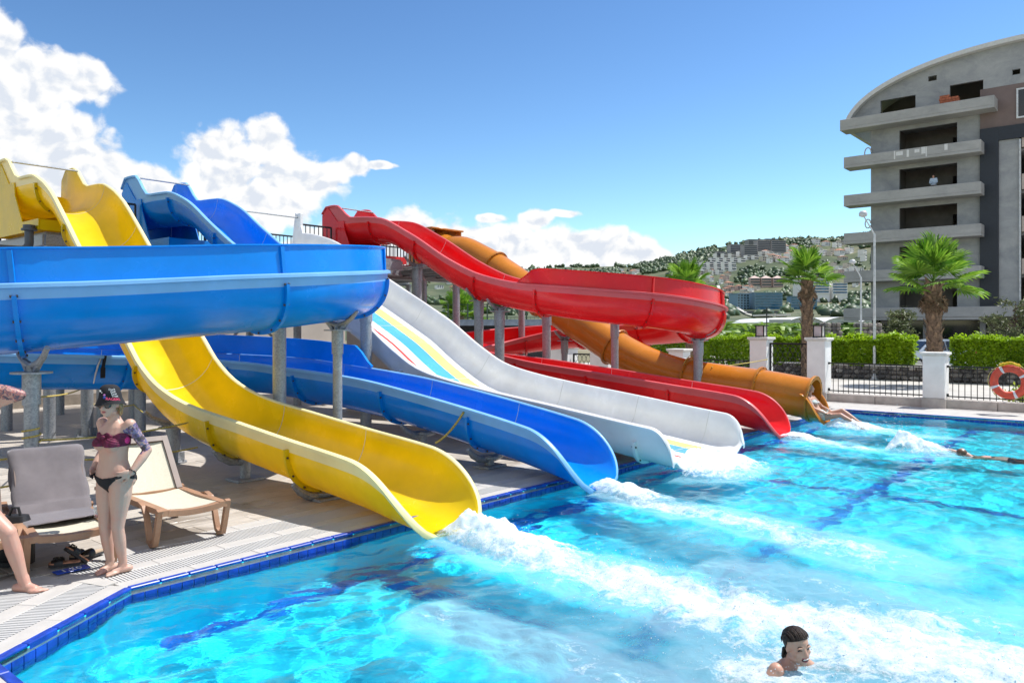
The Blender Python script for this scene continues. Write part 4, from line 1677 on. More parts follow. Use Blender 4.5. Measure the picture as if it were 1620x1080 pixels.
def fence(n0, n1, label):
    c = W((n0 + n1) / 2, KT + .16, .23)
    o = thing('fence_panel', label, 'fence', c, RZ, 'black iron fence panels between the pillars')
    t = KT + .16
    for (z, h) in ((1.08, .035), (.30, .03)):
        m = MB()
        m.bar(W(n0, t, z), W(n1, t, z), .035, h)
        m.build('rail', M_IRON, o)
    k = int((n1 - n0) / .137)
    me = {}
    for j in range(1, k):
        n = n0 + (n1 - n0) * j / k
        kind = j % 2
        if kind not in me:
            mb = MB()
            mb.bar((0, 0, .24), (0, 0, 1.08), .014, .014)
            if kind:
                mb.bbox((0, 0, .66), (.026, .026, .07), .006)
            me[kind] = mb.mesh('picket', M_IRON)
        b = link('picket', me[kind], o)
        b.location = W(n, t)
        b.rotation_euler = (0, 0, RZ)
    m = MB()
    for n in (n0 + .02, n1 - .02):
        for z in (.34, 1.08):
            q = W(n, t, z)
            m.bbox(q, (.06, .05, .06), .008, M3P)
    m.build('bracket', M_IRON, o, kind='stuff')
    return o
fence(-1.10, 1.41, 'black iron fence panel on the kerb between the lantern pillar and the lone white pillar')
fence(1.93, 4.31, 'black iron fence panel on the kerb that carries the orange life ring')
fence(-5.57, -3.36, 'black iron fence panel along the hedge behind the orange tube')
fence(4.83, 7.6, 'black iron fence panel past the life ring')

def ornate(n0, n1, z0, z1, label, name, cat, ring):
    c = W((n0 + n1) / 2, KT + .16, z0)
    o = thing(name, label, cat, c, RZ)
    t = KT + .16
    m = MB()
    for (a, b) in (((n0, z0), (n1, z0)), ((n0, z1), (n1, z1)), ((n0, z0), (n0, z1)), ((n1, z0), (n1, z1))):
        m.bar(W(a[0], t, a[1]), W(b[0], t, b[1]), .05, .05)
    m.build('frame', M_IRON, o)
    g = MB()
    rows = int((z1 - z0) / ring)
    cols = int((n1 - n0) / ring)
    for r_ in range(rows + 1):
        for k in range(cols + 1):
            cn = n0 + ring * (k + (.5 if r_ % 2 else 0))
            cz = z0 + ring * r_
            pts = []
            for q in range(9):
                a = PI * q / 8
                x, z = cn + ring * .5 * math.cos(a), cz + ring * .95 * math.sin(a)
                if n0 <= x <= n1 and z0 <= z <= z1:
                    pts.append(W(x, t, z))
            for a, b in zip(pts, pts[1:]):
                g.bar(a, b, .012, .012)
    g.build('scrollwork', M_IRON, o, kind='stuff')
    return o
ornate(-2.80, -1.66, .05, 1.62, 'tall black iron gate with scale-shaped scrollwork between two lantern pillars', 'iron_gate', 'gate', .15)
ornate(-10.05, -9.15, .05, 1.15, 'black lattice panel between white pillars, seen under the orange tube', 'lattice_panel', 'fence', .18)
fence(-8.3, -6.1, 'black iron fence panel under the red bowl curve')
fence(-13.1, -10.9, 'black iron fence panel seen through the red loop')

# ------------------------------------------------------------------ road, stone wall and hedge beyond the fence
def road():
    m, nt, p = new_mat('pale_dusty_paving')
    tc = nt.n('ShaderNodeTexCoord').outputs['Object']
    a = nt.noise(tc, .6, 6, .6)
    b = nt.noise(tc, 30, 4, .6)
    c = nt.ramp(a, [(.3, (.36, .34, .31)), (.7, (.55, .53, .49))])
    nt.put(p.inputs['Base Color'], nt.mix(nt.m('MULTIPLY', b, .25), c, (.30, .28, .26)))
    p.inputs['Roughness'].default_value = .85
    mb = MB()
    q = [W(-45, 20.45, -.004), W(60, 20.45, -.004), W(60, 30.85, -.004), W(-45, 30.85, -.004)]
    mb.add(q, [(0, 1, 2, 3)])
    mb.build('road', m, kind='structure')
    mb = MB()
    q = [W(-20, 33.5, .02), W(60, 33.5, .02), W(60, 61, .02), W(-20, 61, .02)]
    mb.add(q, [(0, 1, 2, 3)])
    mb.build('yard_pavement', m, kind='structure')
road()

M_ROCK = [simple('rubble_stone', c, .9, var=.25, vscale=5, bump=.4, bscale=14) for c in ((.20, .18, .16), (.30, .27, .24), (.13, .12, .115), (.42, .39, .36))]
def stone_wall(n0, n1, label):
    t, h = 31.0, .54
    c = W((n0 + n1) / 2, t)
    o = thing('stone_wall', label, 'wall', c, RZ)
    m = MB()
    q = W((n0 + n1) / 2, t + .30)
    m.box((q.x, q.y, h / 2 - .02), (n1 - n0, .40, h), M3P)
    m.build('core', simple('rough_mortar', (.11, .10, .095), .95, var=.25), o)
    m = MB()
    m.bbox((q.x, q.y, h + .035), (n1 - n0, .62, .08), .015, M3P)
    m.build('coping', M_CAP, o)
    me = []
    for k in range(8):
        bm = bmesh.new()
        bmesh.ops.create_icosphere(bm, subdivisions=1, radius=.5)
        for v in bm.verts:
            v.co *= rnd.uniform(.82, 1.12)
        x = bpy.data.meshes.new('stone')
        bm.to_mesh(x)
        bm.free()
        x.materials.append(M_ROCK[(0, 1, 2, 0, 1, 0, 2, 3)[k]])
        me.append(x)
    z = .0
    for row in range(3):
        n = n0 + rnd.uniform(0, .2)
        hh = rnd.uniform(.16, .20)
        while n < n1:
            w = rnd.uniform(.20, .46)
            s = link('stone', rnd.choice(me), o)
            q = W(n + w / 2, t + .10 + rnd.uniform(-.03, .03), z + hh / 2 + rnd.uniform(-.02, .02))
            s.location = q
            s.scale = (w * 1.12, .34, hh * 1.22)
            s.rotation_euler = (rnd.uniform(-.2, .2), rnd.uniform(-.2, .2), RZ)
            n += w
        z += hh - .01
stone_wall(-9.0, -2.2, 'low rubble stone wall behind the iron gate')
stone_wall(-2.2, 6.5, 'low rubble stone wall under the bright hedge across the road')

def hedge(n0, n1, z0, z1, t0, t1, label, seed, N, size=.115):
    rg = np.random.default_rng(seed)
    c = W((n0 + n1) / 2, (t0 + t1) / 2, z0)
    o = thing('hedge', label, 'hedge', c, RZ, 'clipped hedges along the road')
    f = rg.random(N)
    n = n0 + (n1 - n0) * rg.random(N)
    face = rg.random(N)
    t = t0 + (t1 - t0) * rg.random(N)
    z = z0 + (z1 - z0) * rg.random(N) ** .9
    top = face < .40
    front = (face >= .42) & (face < .85)
    bump = (fbm(n * 2.6 + 40, t * 2.6 + 9, 50 + seed, 4) - .5)
    z = np.where(top, z1 + bump * .70 - np.abs(rg.normal(0, .06, N)), z)
    t = np.where(front, t0 + (fbm(n * 1.8 + 3, z * 2 + 7, 60 + seed, 3) - .5) * .5 + np.abs(rg.normal(0, .07, N)), t)
    sprig = (rg.random(N) < .10) & top
    z = np.where(sprig, z + rg.random(N) * .16, z)
    x = B0.x + DN.x * n + DT.x * t
    y = B0.y + DN.y * n + DT.y * t
    v, fc, ti = leaves(np.stack([x, y, z], 1), size, seed)
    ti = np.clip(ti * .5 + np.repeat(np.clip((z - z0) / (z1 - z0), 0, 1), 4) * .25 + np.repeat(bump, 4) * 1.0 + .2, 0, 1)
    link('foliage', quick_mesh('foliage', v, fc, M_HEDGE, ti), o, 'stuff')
    m = MB()
    for k in range(int((n1 - n0) / .5)):
        nn = n0 + .25 + k * .5
        q = W(nn, (t0 + t1) / 2, z0 - .1)
        m.tube([q, q + Vector((rnd.uniform(-.1, .1), 0, (z1 - z0) * .8))], [.025, .012], 5)
        for b in range(3):
            a = q + Vector((0, 0, (z1 - z0) * .3))
            m.tube([a, a + Vector((rnd.uniform(-.3, .3), rnd.uniform(-.3, .3), .35))], [.012, .006], 4)
    m.build('stems', M_BARK, o, kind='stuff')
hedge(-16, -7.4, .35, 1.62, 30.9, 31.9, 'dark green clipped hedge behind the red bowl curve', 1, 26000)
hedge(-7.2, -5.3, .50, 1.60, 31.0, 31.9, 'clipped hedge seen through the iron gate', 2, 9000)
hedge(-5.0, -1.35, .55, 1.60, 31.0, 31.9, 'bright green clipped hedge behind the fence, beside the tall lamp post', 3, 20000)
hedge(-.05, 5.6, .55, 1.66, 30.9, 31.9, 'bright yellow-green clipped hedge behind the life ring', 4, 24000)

# small self-sown plant at the kerb
def kerb_plant():
    c = W(3.55, 20.75)
    o = thing('leafy_plant', 'small lime green plant growing by the kerb behind the iron fence', 'plant', c)
    rg = np.random.default_rng(5)
    N = 260
    p = rg.normal(0, 1, (N, 3)) * (.17, .17, .15) + (c.x, c.y, .34)
    p[:, 2] = np.clip(p[:, 2], .05, .75)
    v, f, t = leaves(p, .10, 8, .7)
    link('foliage', quick_mesh('foliage', v, f, leaf_mat('lime_leaf', (.22, .30, .02), (.42, .50, .05)), t), o, 'stuff')
    m = MB()
    for k in range(6):
        a = 2 * PI * k / 6
        m.tube([c, c + Vector((.12 * math.cos(a), .12 * math.sin(a), .4))], [.012, .006], 5)
    m.build('stem', M_BARK, o)
kerb_plant()

# ------------------------------------------------------------------ palms
def fan_mesh(seed, rad=.95, pet=.85):
    """a fan palm leaf in local space: stalk along +X from the origin, folded fingers spreading from its end"""
    rg = random.Random(seed)
    v, f, tn = [], [], []
    def add(vs, fs, t):
        o = len(v)
        v.extend(vs); f.extend([tuple(i + o for i in q) for q in fs]); tn.extend([t] * len(vs))
    w = .018
    add([(0, -w, 0), (0, w, 0), (pet, w * .6, .02), (pet, -w * .6, .02), (0, 0, .03), (pet, 0, .045)], [(0, 1, 2), (0, 2, 3), (0, 4, 5), (0, 5, 3), (1, 2, 5), (1, 5, 4)], .35)
    n = 30
    for k in range(n):
        a = R(-118 + 236 * k / (n - 1)) + rg.uniform(-.03, .03)
        L = rad * (.72 + .28 * math.cos(a * .62)) * rg.uniform(.92, 1.06)
        da = R(236 / n) * .56
        mid, tip = .58, 1.0
        dz = -.07 - .08 * rg.random()
        curl = .10 * math.cos(a)
        def P(r, b, z):
            return (pet + r * L * math.cos(a + b), r * L * math.sin(a + b), .03 + z)
        t = rg.random()
        add([P(.02, 0, 0), P(mid, -da, -.02 + curl * mid), P(mid, 0, .03 + curl * mid), P(mid, da, -.02 + curl * mid), P(.84, -da * .42, dz * .35 + curl), P(.84, da * .42, dz * .35 + curl), P(tip, 0, dz + curl)],
            [(0, 1, 2), (0, 2, 3), (1, 4, 2), (2, 5, 3), (2, 4, 6), (2, 6, 5)], t)
    me = bpy.data.meshes.new('frond')
    me.from_pydata(v, [], f)
    a = me.attributes.new('tint', 'FLOAT', 'POINT')
    a.data.foreach_set('value', tn)
    me.materials.append(M_PALM)
    return me
FANS = [fan_mesh(s) for s in range(5)]
DRY = []
for me in FANS[:2]:
    c = me.copy()
    c.materials.clear()
    c.materials.append(M_STRAW)
    DRY.append(c)

def palm(c, h, r0, scale, label, seed, n=30):
    rg = random.Random(seed)
    c = Vector(c)
    o = thing('palm_tree', label, 'palm tree', c, 0, 'fan palms along the road')
    m = MB()
    pts, rr = [], []
    lean = Vector((rg.uniform(-.04, .04), rg.uniform(-.04, .04), 1))
    for k in range(13):
        u = k / 12
        pts.append(c + lean * h * u)
        rr.append(r0 * (.92 - .10 * u + (.16 * max(0, (u - .55) / .45)) + rg.uniform(-.03, .03)))
    m.tube(pts, rr, 14)
    tr = m.build('trunk', M_TRUNK, o, smooth=60)
    # cut leaf bases in a spiral up the trunk
    b = MB()
    nb = int(h / .055)
    for k in range(nb):
        u = k / nb
        z = h * (.10 + .90 * u)
        a = k * 2.39996
        rad = r0 * (.92 - .10 * u + .16 * max(0, (u - .55) / .45))
        d = Vector((math.cos(a), math.sin(a), 0))
        s = Vector((-math.sin(a), math.cos(a), 0))
        q = c + lean * z + d * rad * .92
        out, upz, wd = .07 + .16 * u * u + rg.uniform(0, .05), .12 + .10 * u, .085
        b.add([q - s * wd - Vector((0, 0, .05)), q + s * wd - Vector((0, 0, .05)), q + s * wd * .35 + d * out + Vector((0, 0, upz)), q - s * wd * .35 + d * out + Vector((0, 0, upz)), q + d * (out * .4) + Vector((0, 0, upz * .2))],
              [(0, 1, 4), (1, 2, 4), (2, 3, 4), (3, 0, 4)])
    b.build('leaf_base', M_STRAW, tr, kind='stuff')
    cr = c + lean * h
    for k in range(n):
        u = k / (n - 1)
        f = link('frond', rg.choice(FANS), o)
        f.location = cr + Vector((0, 0, -.10 + .20 * (1 - u)))
        tilt = R(82) - R(92) * u ** .9 + rg.uniform(-.14, .14)     # young leaves stand up, old ones hang
        f.rotation_euler = (rg.uniform(-.35, .35), -tilt, k * 2.39996 + rg.uniform(-.2, .2))
        f.scale = (scale * rg.uniform(.85, 1.1),) * 3
    for k in range(7):
        f = link('dry_frond', rg.choice(DRY), o)
        f.location = cr + Vector((0, 0, -.25))
        f.rotation_euler = (rg.uniform(-.3, .3), R(62) + rg.uniform(-.1, .15), k * .9 + rg.uniform(-.3, .3))
        f.scale = (scale * .55,) * 3
    return o
palm(pix(1468, 607, 28.6) * Vector((1, 1, 0)) if False else Vector((15.45, 28.6, 0)), 3.75, .30, 1.02, 'biggest fan palm with a thick shaggy trunk behind the lone white pillar', 3, 19)
palm(Vector((12.42, 33.0, 0)), 4.15, .26, .78, 'fan palm with a slim rough trunk rising beside the lantern pillar', 5, 18)
palm(Vector((8.35, 36.5, 0)), 4.05, .24, .74, 'small fan palm whose bright crown shows above the red bowl curve', 8, 16)
palm(Vector((-3.9, 60.0, 0)), 3.0, .26, 1.2, 'distant fan palm glimpsed between the posts under the red drop', 11, 22)

# ------------------------------------------------------------------ lamp posts
M_LAMP = simple('white_painted_steel', (.62, .64, .66), .45, .1)
def lamp_post(c, h, label, arm=-1):
    c = Vector(c)
    o = thing('lamp_post', label, 'lamp post', c, 0, 'lamp posts beyond the fence')
    m = MB()
    m.tube([c, c + Vector((0, 0, h * .5)), c + Vector((0, 0, h - .2))], [.06, .05, .042], 12)
    m.build('pole', M_LAMP, o, smooth=40)
    m = MB()
    p = c + Vector((0, 0, h - .25))
    m.tube([p, p + Vector((arm * .12, 0, .25)), p + Vector((arm * .42, 0, .75))], [.035, .03, .025], 8)
    m.build('arm', M_LAMP, o, smooth=40)
    m = MB()
    q = p + Vector((arm * .46, 0, .86))
    m.lathe([(.02, .14), (.12, .11), (.17, .02), (.15, -.08), (.06, -.12), (.02, -.13)][::-1], q, 14)
    m.build('lamp_head', simple('dull_white_globe', (.60, .61, .62), .35, .1), o, smooth=50)
    m = MB()
    m.lathe([(.16, 0), (.16, .02), (.11, .03), (.11, .12)], c, 12)
    m.build('base_plate', M_LAMP, o)
lamp_post((14.75, 31.9, 0), 6.1, 'slim pale lamp post with a round head in front of the concrete block')
lamp_post((18.7, 42.0, 0), 5.0, 'shorter grey lamp post further back, in front of the white greenhouse')

# ------------------------------------------------------------------ unfinished concrete apartment block
M_CONC = simple('raw_grey_concrete', (.33, .33, .335), .85, var=.16, vscale=.35, bump=.15, bscale=4)
def stained_concrete(name, a, b):
    m, nt, p = new_mat(name)
    tc = nt.n('ShaderNodeTexCoord').outputs['Object']
    f = nt.noise(nt.vm('MULTIPLY', tc, (1, 1, 1.6)), .55, 7, .68, dist=.5)
    g = nt.noise(tc, 6, 5, .6)
    c = nt.ramp(f, [(.32, a), (.68, b)])
    nt.put(p.inputs['Base Color'], nt.mix(nt.m('MULTIPLY', g, .35), c, tuple(x * .8 for x in a)))
    p.inputs['Roughness'].default_value = .9
    return m
M_CONC2 = stained_concrete('stained_render', (.27, .285, .305), (.46, .465, .465))
M_SLAB = stained_concrete('balcony_concrete', (.33, .33, .33), (.48, .475, .465))
M_NAVY = simple('dark_navy_cladding', (.016, .022, .034), .5, var=.1)
M_TAUPE = simple('taupe_cladding', (.19, .14, .13), .7, var=.08, vscale=.8)
M_CREAM = simple('pinkish_render', (.50, .42, .37), .8, var=.06, vscale=.6)
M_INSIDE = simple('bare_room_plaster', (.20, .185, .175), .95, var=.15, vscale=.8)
M_DARKGLASS = simple('dark_shop_glass', (.012, .016, .02), .08, var=.1, spec=.6)
def block():
    TF = 65.2                          # wall face; balconies reach forward to 63.6
    floors = [2.9, 6.0, 9.1, 12.2, 15.3, 18.4]
    o = thing('concrete_block', 'unfinished grey concrete apartment block with bare balconies and an arched roof', 'building', W(-12.0, TF), RZ)
    def b(mb, n0, n1, t0, t1, z0, z1, bev=0):
        c = W((n0 + n1) / 2, (t0 + t1) / 2, (z0 + z1) / 2)
        if bev:
            mb.bbox(c, (n1 - n0, t1 - t0, z1 - z0), bev, M3P)
        else:
            mb.box(c, (n1 - n0, t1 - t0, z1 - z0), M3P)
    nl, nr, nE = -12.35, -4.55, 9.0
    depth = 15.0
    # front wall storey by storey, leaving the window openings empty
    op = (-10.2, -6.1)
    for k in range(5):
        z0, z1 = floors[k], floors[k + 1]
        m = MB()
        b(m, nl, op[0], TF, TF + .25, z0, z1 - .003)
        b(m, op[1], nr, TF, TF + .25, z0, z1 - .003)
        b(m, op[0], op[1], TF + .002, TF + .25, z1 - .55, z1 - .004)
        m.build('front_wall', M_CONC2, o, kind='stuff')
        # room behind the opening, with its doorway
        m = MB()
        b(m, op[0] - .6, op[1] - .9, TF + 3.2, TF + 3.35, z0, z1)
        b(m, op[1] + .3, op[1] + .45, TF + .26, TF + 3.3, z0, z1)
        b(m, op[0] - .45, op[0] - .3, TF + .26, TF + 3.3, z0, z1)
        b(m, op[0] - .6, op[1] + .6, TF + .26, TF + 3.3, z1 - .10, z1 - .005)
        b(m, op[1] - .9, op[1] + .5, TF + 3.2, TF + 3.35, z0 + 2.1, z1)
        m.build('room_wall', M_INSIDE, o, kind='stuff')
    # side wall, back, floors
    m = MB()
    b(m, nl, nl + .25, TF + .26, TF + depth, 0, 18.4)
    b(m, nl, nE, TF + depth, TF + depth + .25, 0, 18.4)
    for z in floors:
        b(m, nl + .26, nE, TF + .27, TF + depth - .01, z - .2, z - .006)
    m.build('rear_wall', M_CONC, o, kind='stuff')
    # balconies
    for k, z in enumerate(floors):
        m = MB()
        big = k == 5
        x0 = -14.0 if not big else -14.3
        x1 = -4.25 if k < 5 else -3.4
        b(m, x0, x1, 63.6, TF + .02, z - .22, z, .02)
        if k > 0:
            b(m, x0, x1, 63.6, 63.75, z + .003, z + .68, .02)
            b(m, x0, x0 + .15, 63.76, TF, z + .003, z + .68, .02)
            b(m, x1 - .15, x1, 63.76, TF - .01, z + .003, z + .68, .02)
        else:
            b(m, x0, 9, 63.55, 63.75, z + .003, z + .75, .02)
        m.build('balcony', M_SLAB, o)
    # ground floor glazing set back under the first slab
    m = MB()
    b(m, nl + .3, 9, TF + .6, TF + .7, 0, 2.65)
    m.build('shop_window', M_DARKGLASS, o)
    m = MB()
    for n in (-12.2, -8.5, -4.6, -.6, 3.5):
        b(m, n, n + .35, TF + .1, TF + .45, 0, 2.68)
    m.build('ground_column', M_CONC, o, kind='stuff')
    # navy upright and lintel, grey return, pink bays
    m = MB()
    b(m, nr + .002, -3.35, TF - .25, TF + .3, 2.9, 17.0)
    b(m, -3.348, 9, TF - .245, TF + .3, 16.0, 16.99)
    m.build('navy_cladding', M_NAVY, o, kind='stuff')
    m = MB()
    b(m, nr + .002, 9, TF - .12, TF + .28, 17.0, 20.0)
    m.build('taupe_cladding', M_TAUPE, o)
    m = MB()
    b(m, -3.345, -2.05, TF - .06, TF + .26, 2.9, 15.99)
    m.build('grey_return', M_CONC2, o)
    m = MB()
    m.tube([W(-2.0, TF - .16, 2.9), W(-2.0, TF - .16, 15.9)], .07, 8)
    m.build('drainpipe', M_LAMP, o)
    for k in range(5):
        z0 = floors[k]
        m = MB()
        b(m, -1.9, 9, TF - .08, TF + .2, z0 + .02 + (0 if k else .0), z0 + 1.15 + (0 if k < 4 else -.2))
        m.build('bay_parapet', M_CREAM, o)
        m = MB()
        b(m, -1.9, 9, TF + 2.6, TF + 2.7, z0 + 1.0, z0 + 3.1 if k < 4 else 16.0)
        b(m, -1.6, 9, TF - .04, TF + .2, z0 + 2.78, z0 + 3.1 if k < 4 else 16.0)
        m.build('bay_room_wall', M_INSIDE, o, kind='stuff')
        m = MB()
        b(m, -1.1, 1.4, TF + 2.45, TF + 2.55, z0 + 1.1, z0 + 2.0)
        m.build('window', M_DARKGLASS, o)
    # upper right window in the taupe band
    m = MB()
    b(m, -2.1, 1.6, TF - .20, TF - .10, 17.55, 19.5)
    wn = m.build('window', M_DARKGLASS, o)
    m = MB()
    for (a0, a1, z0, z1) in ((-2.22, 1.7, 19.5, 19.62), (-2.22, 1.7, 17.43, 17.55), (-2.22, -2.10, 17.55, 19.5)):
        b(m, a0, a1, TF - .22, TF - .12, z0, z1)
    m.build('window_frame', M_LAMP, wn)
    # gable under the barrel roof, built as strips so that its openings stay empty
    cx, hw, hh, zb = -.5, 13.5, 4.65, 18.42
    def arch(n):
        u = min(1, abs(n - cx) / hw)
        return zb + hh * math.sqrt(max(0, 1 - u ** 2.25))
    holes = [(-11.6, -9.0, 18.45, 20.5), (-6.6, -4.35, 18.45, 20.75), (-8.1, -7.5, 21.35, 21.75), (-2.5, -2.0, 20.7, 21.1), (-.2, .5, 22.3, 22.75), (-12.9, -12.87, 18.4, 18.41)]
    xs = sorted(set([x for hl in holes for x in hl[:2]] + list(np.linspace(-13.95, 9, 60))))
    m = MB()
    for a, c in zip(xs, xs[1:]):
        mid = (a + c) / 2
        segs = [(zb, None)]
        hs = sorted([hl for hl in holes if hl[0] <= mid <= hl[1]], key=lambda q: q[2])
        z = zb
        spans = []
        for hl in hs:
            spans.append((z, hl[2])); z = hl[3]
        spans.append((z, None))
        for (z0, z1) in spans:
            za, zc = (arch(a), arch(c)) if z1 is None else (z1, z1)
            if min(za, zc) <= z0 + .01:
                continue
            vs = [W(a, TF - .05, z0), W(c, TF - .05, z0), W(c, TF - .05, zc), W(a, TF - .05, za), W(a, TF + .2, z0), W(c, TF + .2, z0), W(c, TF + .2, zc), W(a, TF + .2, za)]
            m.add(vs, [(0, 1, 2, 3), (5, 4, 7, 6), (0, 4, 5, 1), (3, 2, 6, 7), (1, 5, 6, 2), (4, 0, 3, 7)])
    m.build('gable_wall', M_CONC2, o)
    m = MB()
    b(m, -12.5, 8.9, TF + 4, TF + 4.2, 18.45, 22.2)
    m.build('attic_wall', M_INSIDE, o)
    # vaulted roof shell
    m = MB()
    N = 48
    rings = []
    for k in range(N + 1):
        n = cx - hw * math.cos(PI * k / N)
        n = min(n, 9.2)
        z = arch(n)
        nx = Vector(((n - cx) / hw ** 2, (z - zb + .2) / hh ** 2)).normalized()
        ring = []
        for (tt, off) in ((TF - .62, .0), (TF - .62, .34), (TF + depth, .34), (TF + depth, .0)):
            ring.append(W(n + nx.x * off, tt, z + nx.y * off))
        rings.append(ring)
    m.loops(rings)
    m.build('vault_roof', simple('pale_roof_shell', (.62, .62, .61), .7, var=.06), o, smooth=30)
    # odds and ends left on the balconies
    m = MB()
    for r_ in range(6):
        for k in range(6):
            m.box(W(-7.0 + .22 * k + .05 * (r_ % 2), 64.2, 18.42 + .24 + .2 * r_), (.205, .5, .18), M3P) if not (r_ == 5 and k > 2) else None
    brk = m.build('brick_stack', simple('red_hollow_brick', (.42, .13, .07), .9, var=.2), None, kind=None)
    tag(brk, 'stack of red hollow bricks on the top balcony of the concrete block', 'brick stack')
    m = MB()
    m.bbox(W(-10.6, 64.5, 15.3 + .35), (1.5, .7, .70), .03, M3P)
    tag(m.build('blue_tarp', simple('blue_tarpaulin', (.03, .12, .42), .6, var=.15)), 'blue bundle left on the upper balcony of the concrete block', 'tarpaulin')
    # white paint runs on the second balcony from the top
    m = MB()
    for (n, w, z0, z1) in ((-10.15, .10, 15.3, 15.95), (-9.8, .5, 15.55, 15.85), (-9.2, .16, 15.35, 15.9), (-8.55, .35, 15.6, 15.85), (-8.1, .28, 15.45, 15.96), (-7.9, .08, 15.2, 15.95), (-6.55, .22, 15.5, 15.97)):
        q = W(n, 63.594, (z0 + z1) / 2)
        m.box(q, (w, .008, z1 - z0), M3P)
    m.build('paint_run', simple('spilt_white_paint', (.7, .7, .7), .6, var=.05), o, kind='stuff')
    # coiled hose and a round fitting at the left corner
    m = MB()
    for (z, r_) in ((16.4, .42), (10.6, .36)):
        pts = [W(-12.55, TF - .1, z) + Vector((DN.x * r_ * .6 * math.cos(a), DN.y * r_ * .6 * math.cos(a), r_ * math.sin(a))) for a in np.linspace(0, 5.9, 16)]
        m.tube(pts, .05, 6)
    m.build('hose_loop', M_CAP, o, kind='stuff')
block()

# ------------------------------------------------------------------ parked van behind the hedge
def parked_car():
    c = W(3.2, 36.5, .02)
    c = Vector((20.6, 38.6, .02))
    o = thing('parked_car', 'pale blue hatchback parked behind the hedge below the biggest palm', 'car', c, R(8))
    M_PAINT = simple('pale_blue_car_paint', (.42, .50, .60), .25, .2, var=.02, coat=.6)
    M_GL = simple('car_glass', (.015, .02, .028), .05, var=.05)
    M_TYRE = simple('black_rubber', (.015, .015, .015), .85)
    M_RIMS = simple('alloy_rim', (.45, .45, .46), .35, .7)
    Mz = Matrix.Rotation(R(8), 3, 'Z')
    def T(x, y, z):
        return c + Mz @ Vector((x, y, z))
    # body shell: side outline swept across the width, narrower at the top. x is along the car
    side = [(-1.95, .28), (-1.98, .62), (-1.90, .88), (-1.15, .96), (-.55, 1.42), (.10, 1.52), (1.10, 1.50), (1.62, 1.30), (1.88, .95), (1.95, .60), (1.92, .28)]
    def wid(z):
        return .84 if z < .95 else .84 - (z - .95) * .36
    m = MB()
    rings = []
    for sg in np.linspace(-1, 1, 7):
        k = 1 - .06 * abs(sg) ** 4
        rings.append([T(x * k, sg * wid(z), z * (1 if abs(sg) < .9 else .99)) for x, z in side])
    m.loops(rings)
    body = m.build('body', M_PAINT, o, smooth=35)
    # glass: windscreen, rear window, side windows set a little proud
    def pane(pts):
        m = MB()
        a = [T(*p) for p in pts]
        nrm = (a[1] - a[0]).cross(a[2] - a[0]).normalized()
        b_ = [q + nrm * .008 for q in a]
        m.add(a + b_, [(0, 1, 2, 3), (7, 6, 5, 4), (0, 4, 5, 1), (1, 5, 6, 2), (2, 6, 7, 3), (3, 7, 4, 0)])
        return m.build('window', M_GL, o)
    pane([(-1.12, -.70, .99), (-1.12, .70, .99), (-.58, .58, 1.41), (-.58, -.58, 1.41)])
    pane([(1.86, .70, .99), (1.86, -.70, .99), (1.65, -.60, 1.29), (1.65, .60, 1.29)])
    for sg in (-1, 1):
        pane([(-.95, sg * .842, .97), (.25, sg * .842, .97), (.22, sg * .70, 1.42), (-.50, sg * .70, 1.40)])
        pane([(.35, sg * .842, .97), (1.60, sg * .842, .97), (1.35, sg * .71, 1.38), (.32, sg * .70, 1.42)])
    for (x, sg) in ((-1.25, -1), (-1.25, 1), (1.25, -1), (1.25, 1)):
        q = T(x, sg * .78, .31)
        ax = Mz @ Vector((0, 1, 0))
        m = MB()
        m.tube([q - ax * .10, q + ax * .10], .31, 18)
        wl = m.build('wheel', M_TYRE, o, smooth=30)
        m = MB()
        m.tube([q - ax * .105, q + ax * .105], .19, 14)
        m.build('rim', M_RIMS, wl, smooth=30)
    for sg in (-1, 1):
        m = MB()
        m.bbox(T(-1.90, sg * .62, .70), (.08, .30, .14), .02, Mz)
        m.build('headlight', simple('lamp_glass', (.7, .7, .7), .1), o)
        m = MB()
        m.bbox(T(1.91, sg * .66, .80), (.07, .22, .22), .02, Mz)
        m.build('tail_light', simple('red_lamp_glass', (.4, .01, .01), .15), o)
parked_car()

# ------------------------------------------------------------------ two scrubby pines in front of the block
def pine(c, h, rad, label, seed):
    c = Vector(c)
    rg = np.random.default_rng(seed)
    o = thing('pine_tree', label, 'tree', c, 0, 'scrubby pines before the concrete block')
    m = MB()
    top = c + Vector((rad * .12, 0, h * .95))
    m.tube([c, c + Vector((.08, 0, h * .4)), top], [.10, .075, .02], 8)
    pts = []
    for k in range(26):
        u = .30 + .68 * rg.random()
        a = rg.random() * 6.283
        L = rad * (1.05 - .75 * (u - .3)) * (.5 + .5 * rg.random())
        p0 = c + Vector((.08 * u, 0, h * u * .95))
        p1 = p0 + Vector((math.cos(a) * L, math.sin(a) * L, L * (.15 + .35 * rg.random())))
        m.tube([p0, (p0 + p1) / 2 + Vector((0, 0, .06)), p1], [.03, .02, .008], 5)
        for q in range(70):
            f = .35 + .65 * rg.random()
            s = rg.normal(0, .17, 3)
            pts.append(np.array(p0 + (p1 - p0) * f) + s * (1, 1, .75))
    m.build('trunk', M_BARK, o, smooth=60)
    v, f, t = leaves(np.array(pts), .22, seed, .28, .5)
    link('crown', quick_mesh('crown', v, f, M_PINE, t), o)
pine((20.3, 41.0, 0), 2.9, 1.15, 'small scrubby pine beside the big palm, in front of the concrete block', 21)
pine((24.6, 38.6, 0), 3.5, 1.75, 'wide grey-green pine behind the yellow-green hedge, at the foot of the block', 22)

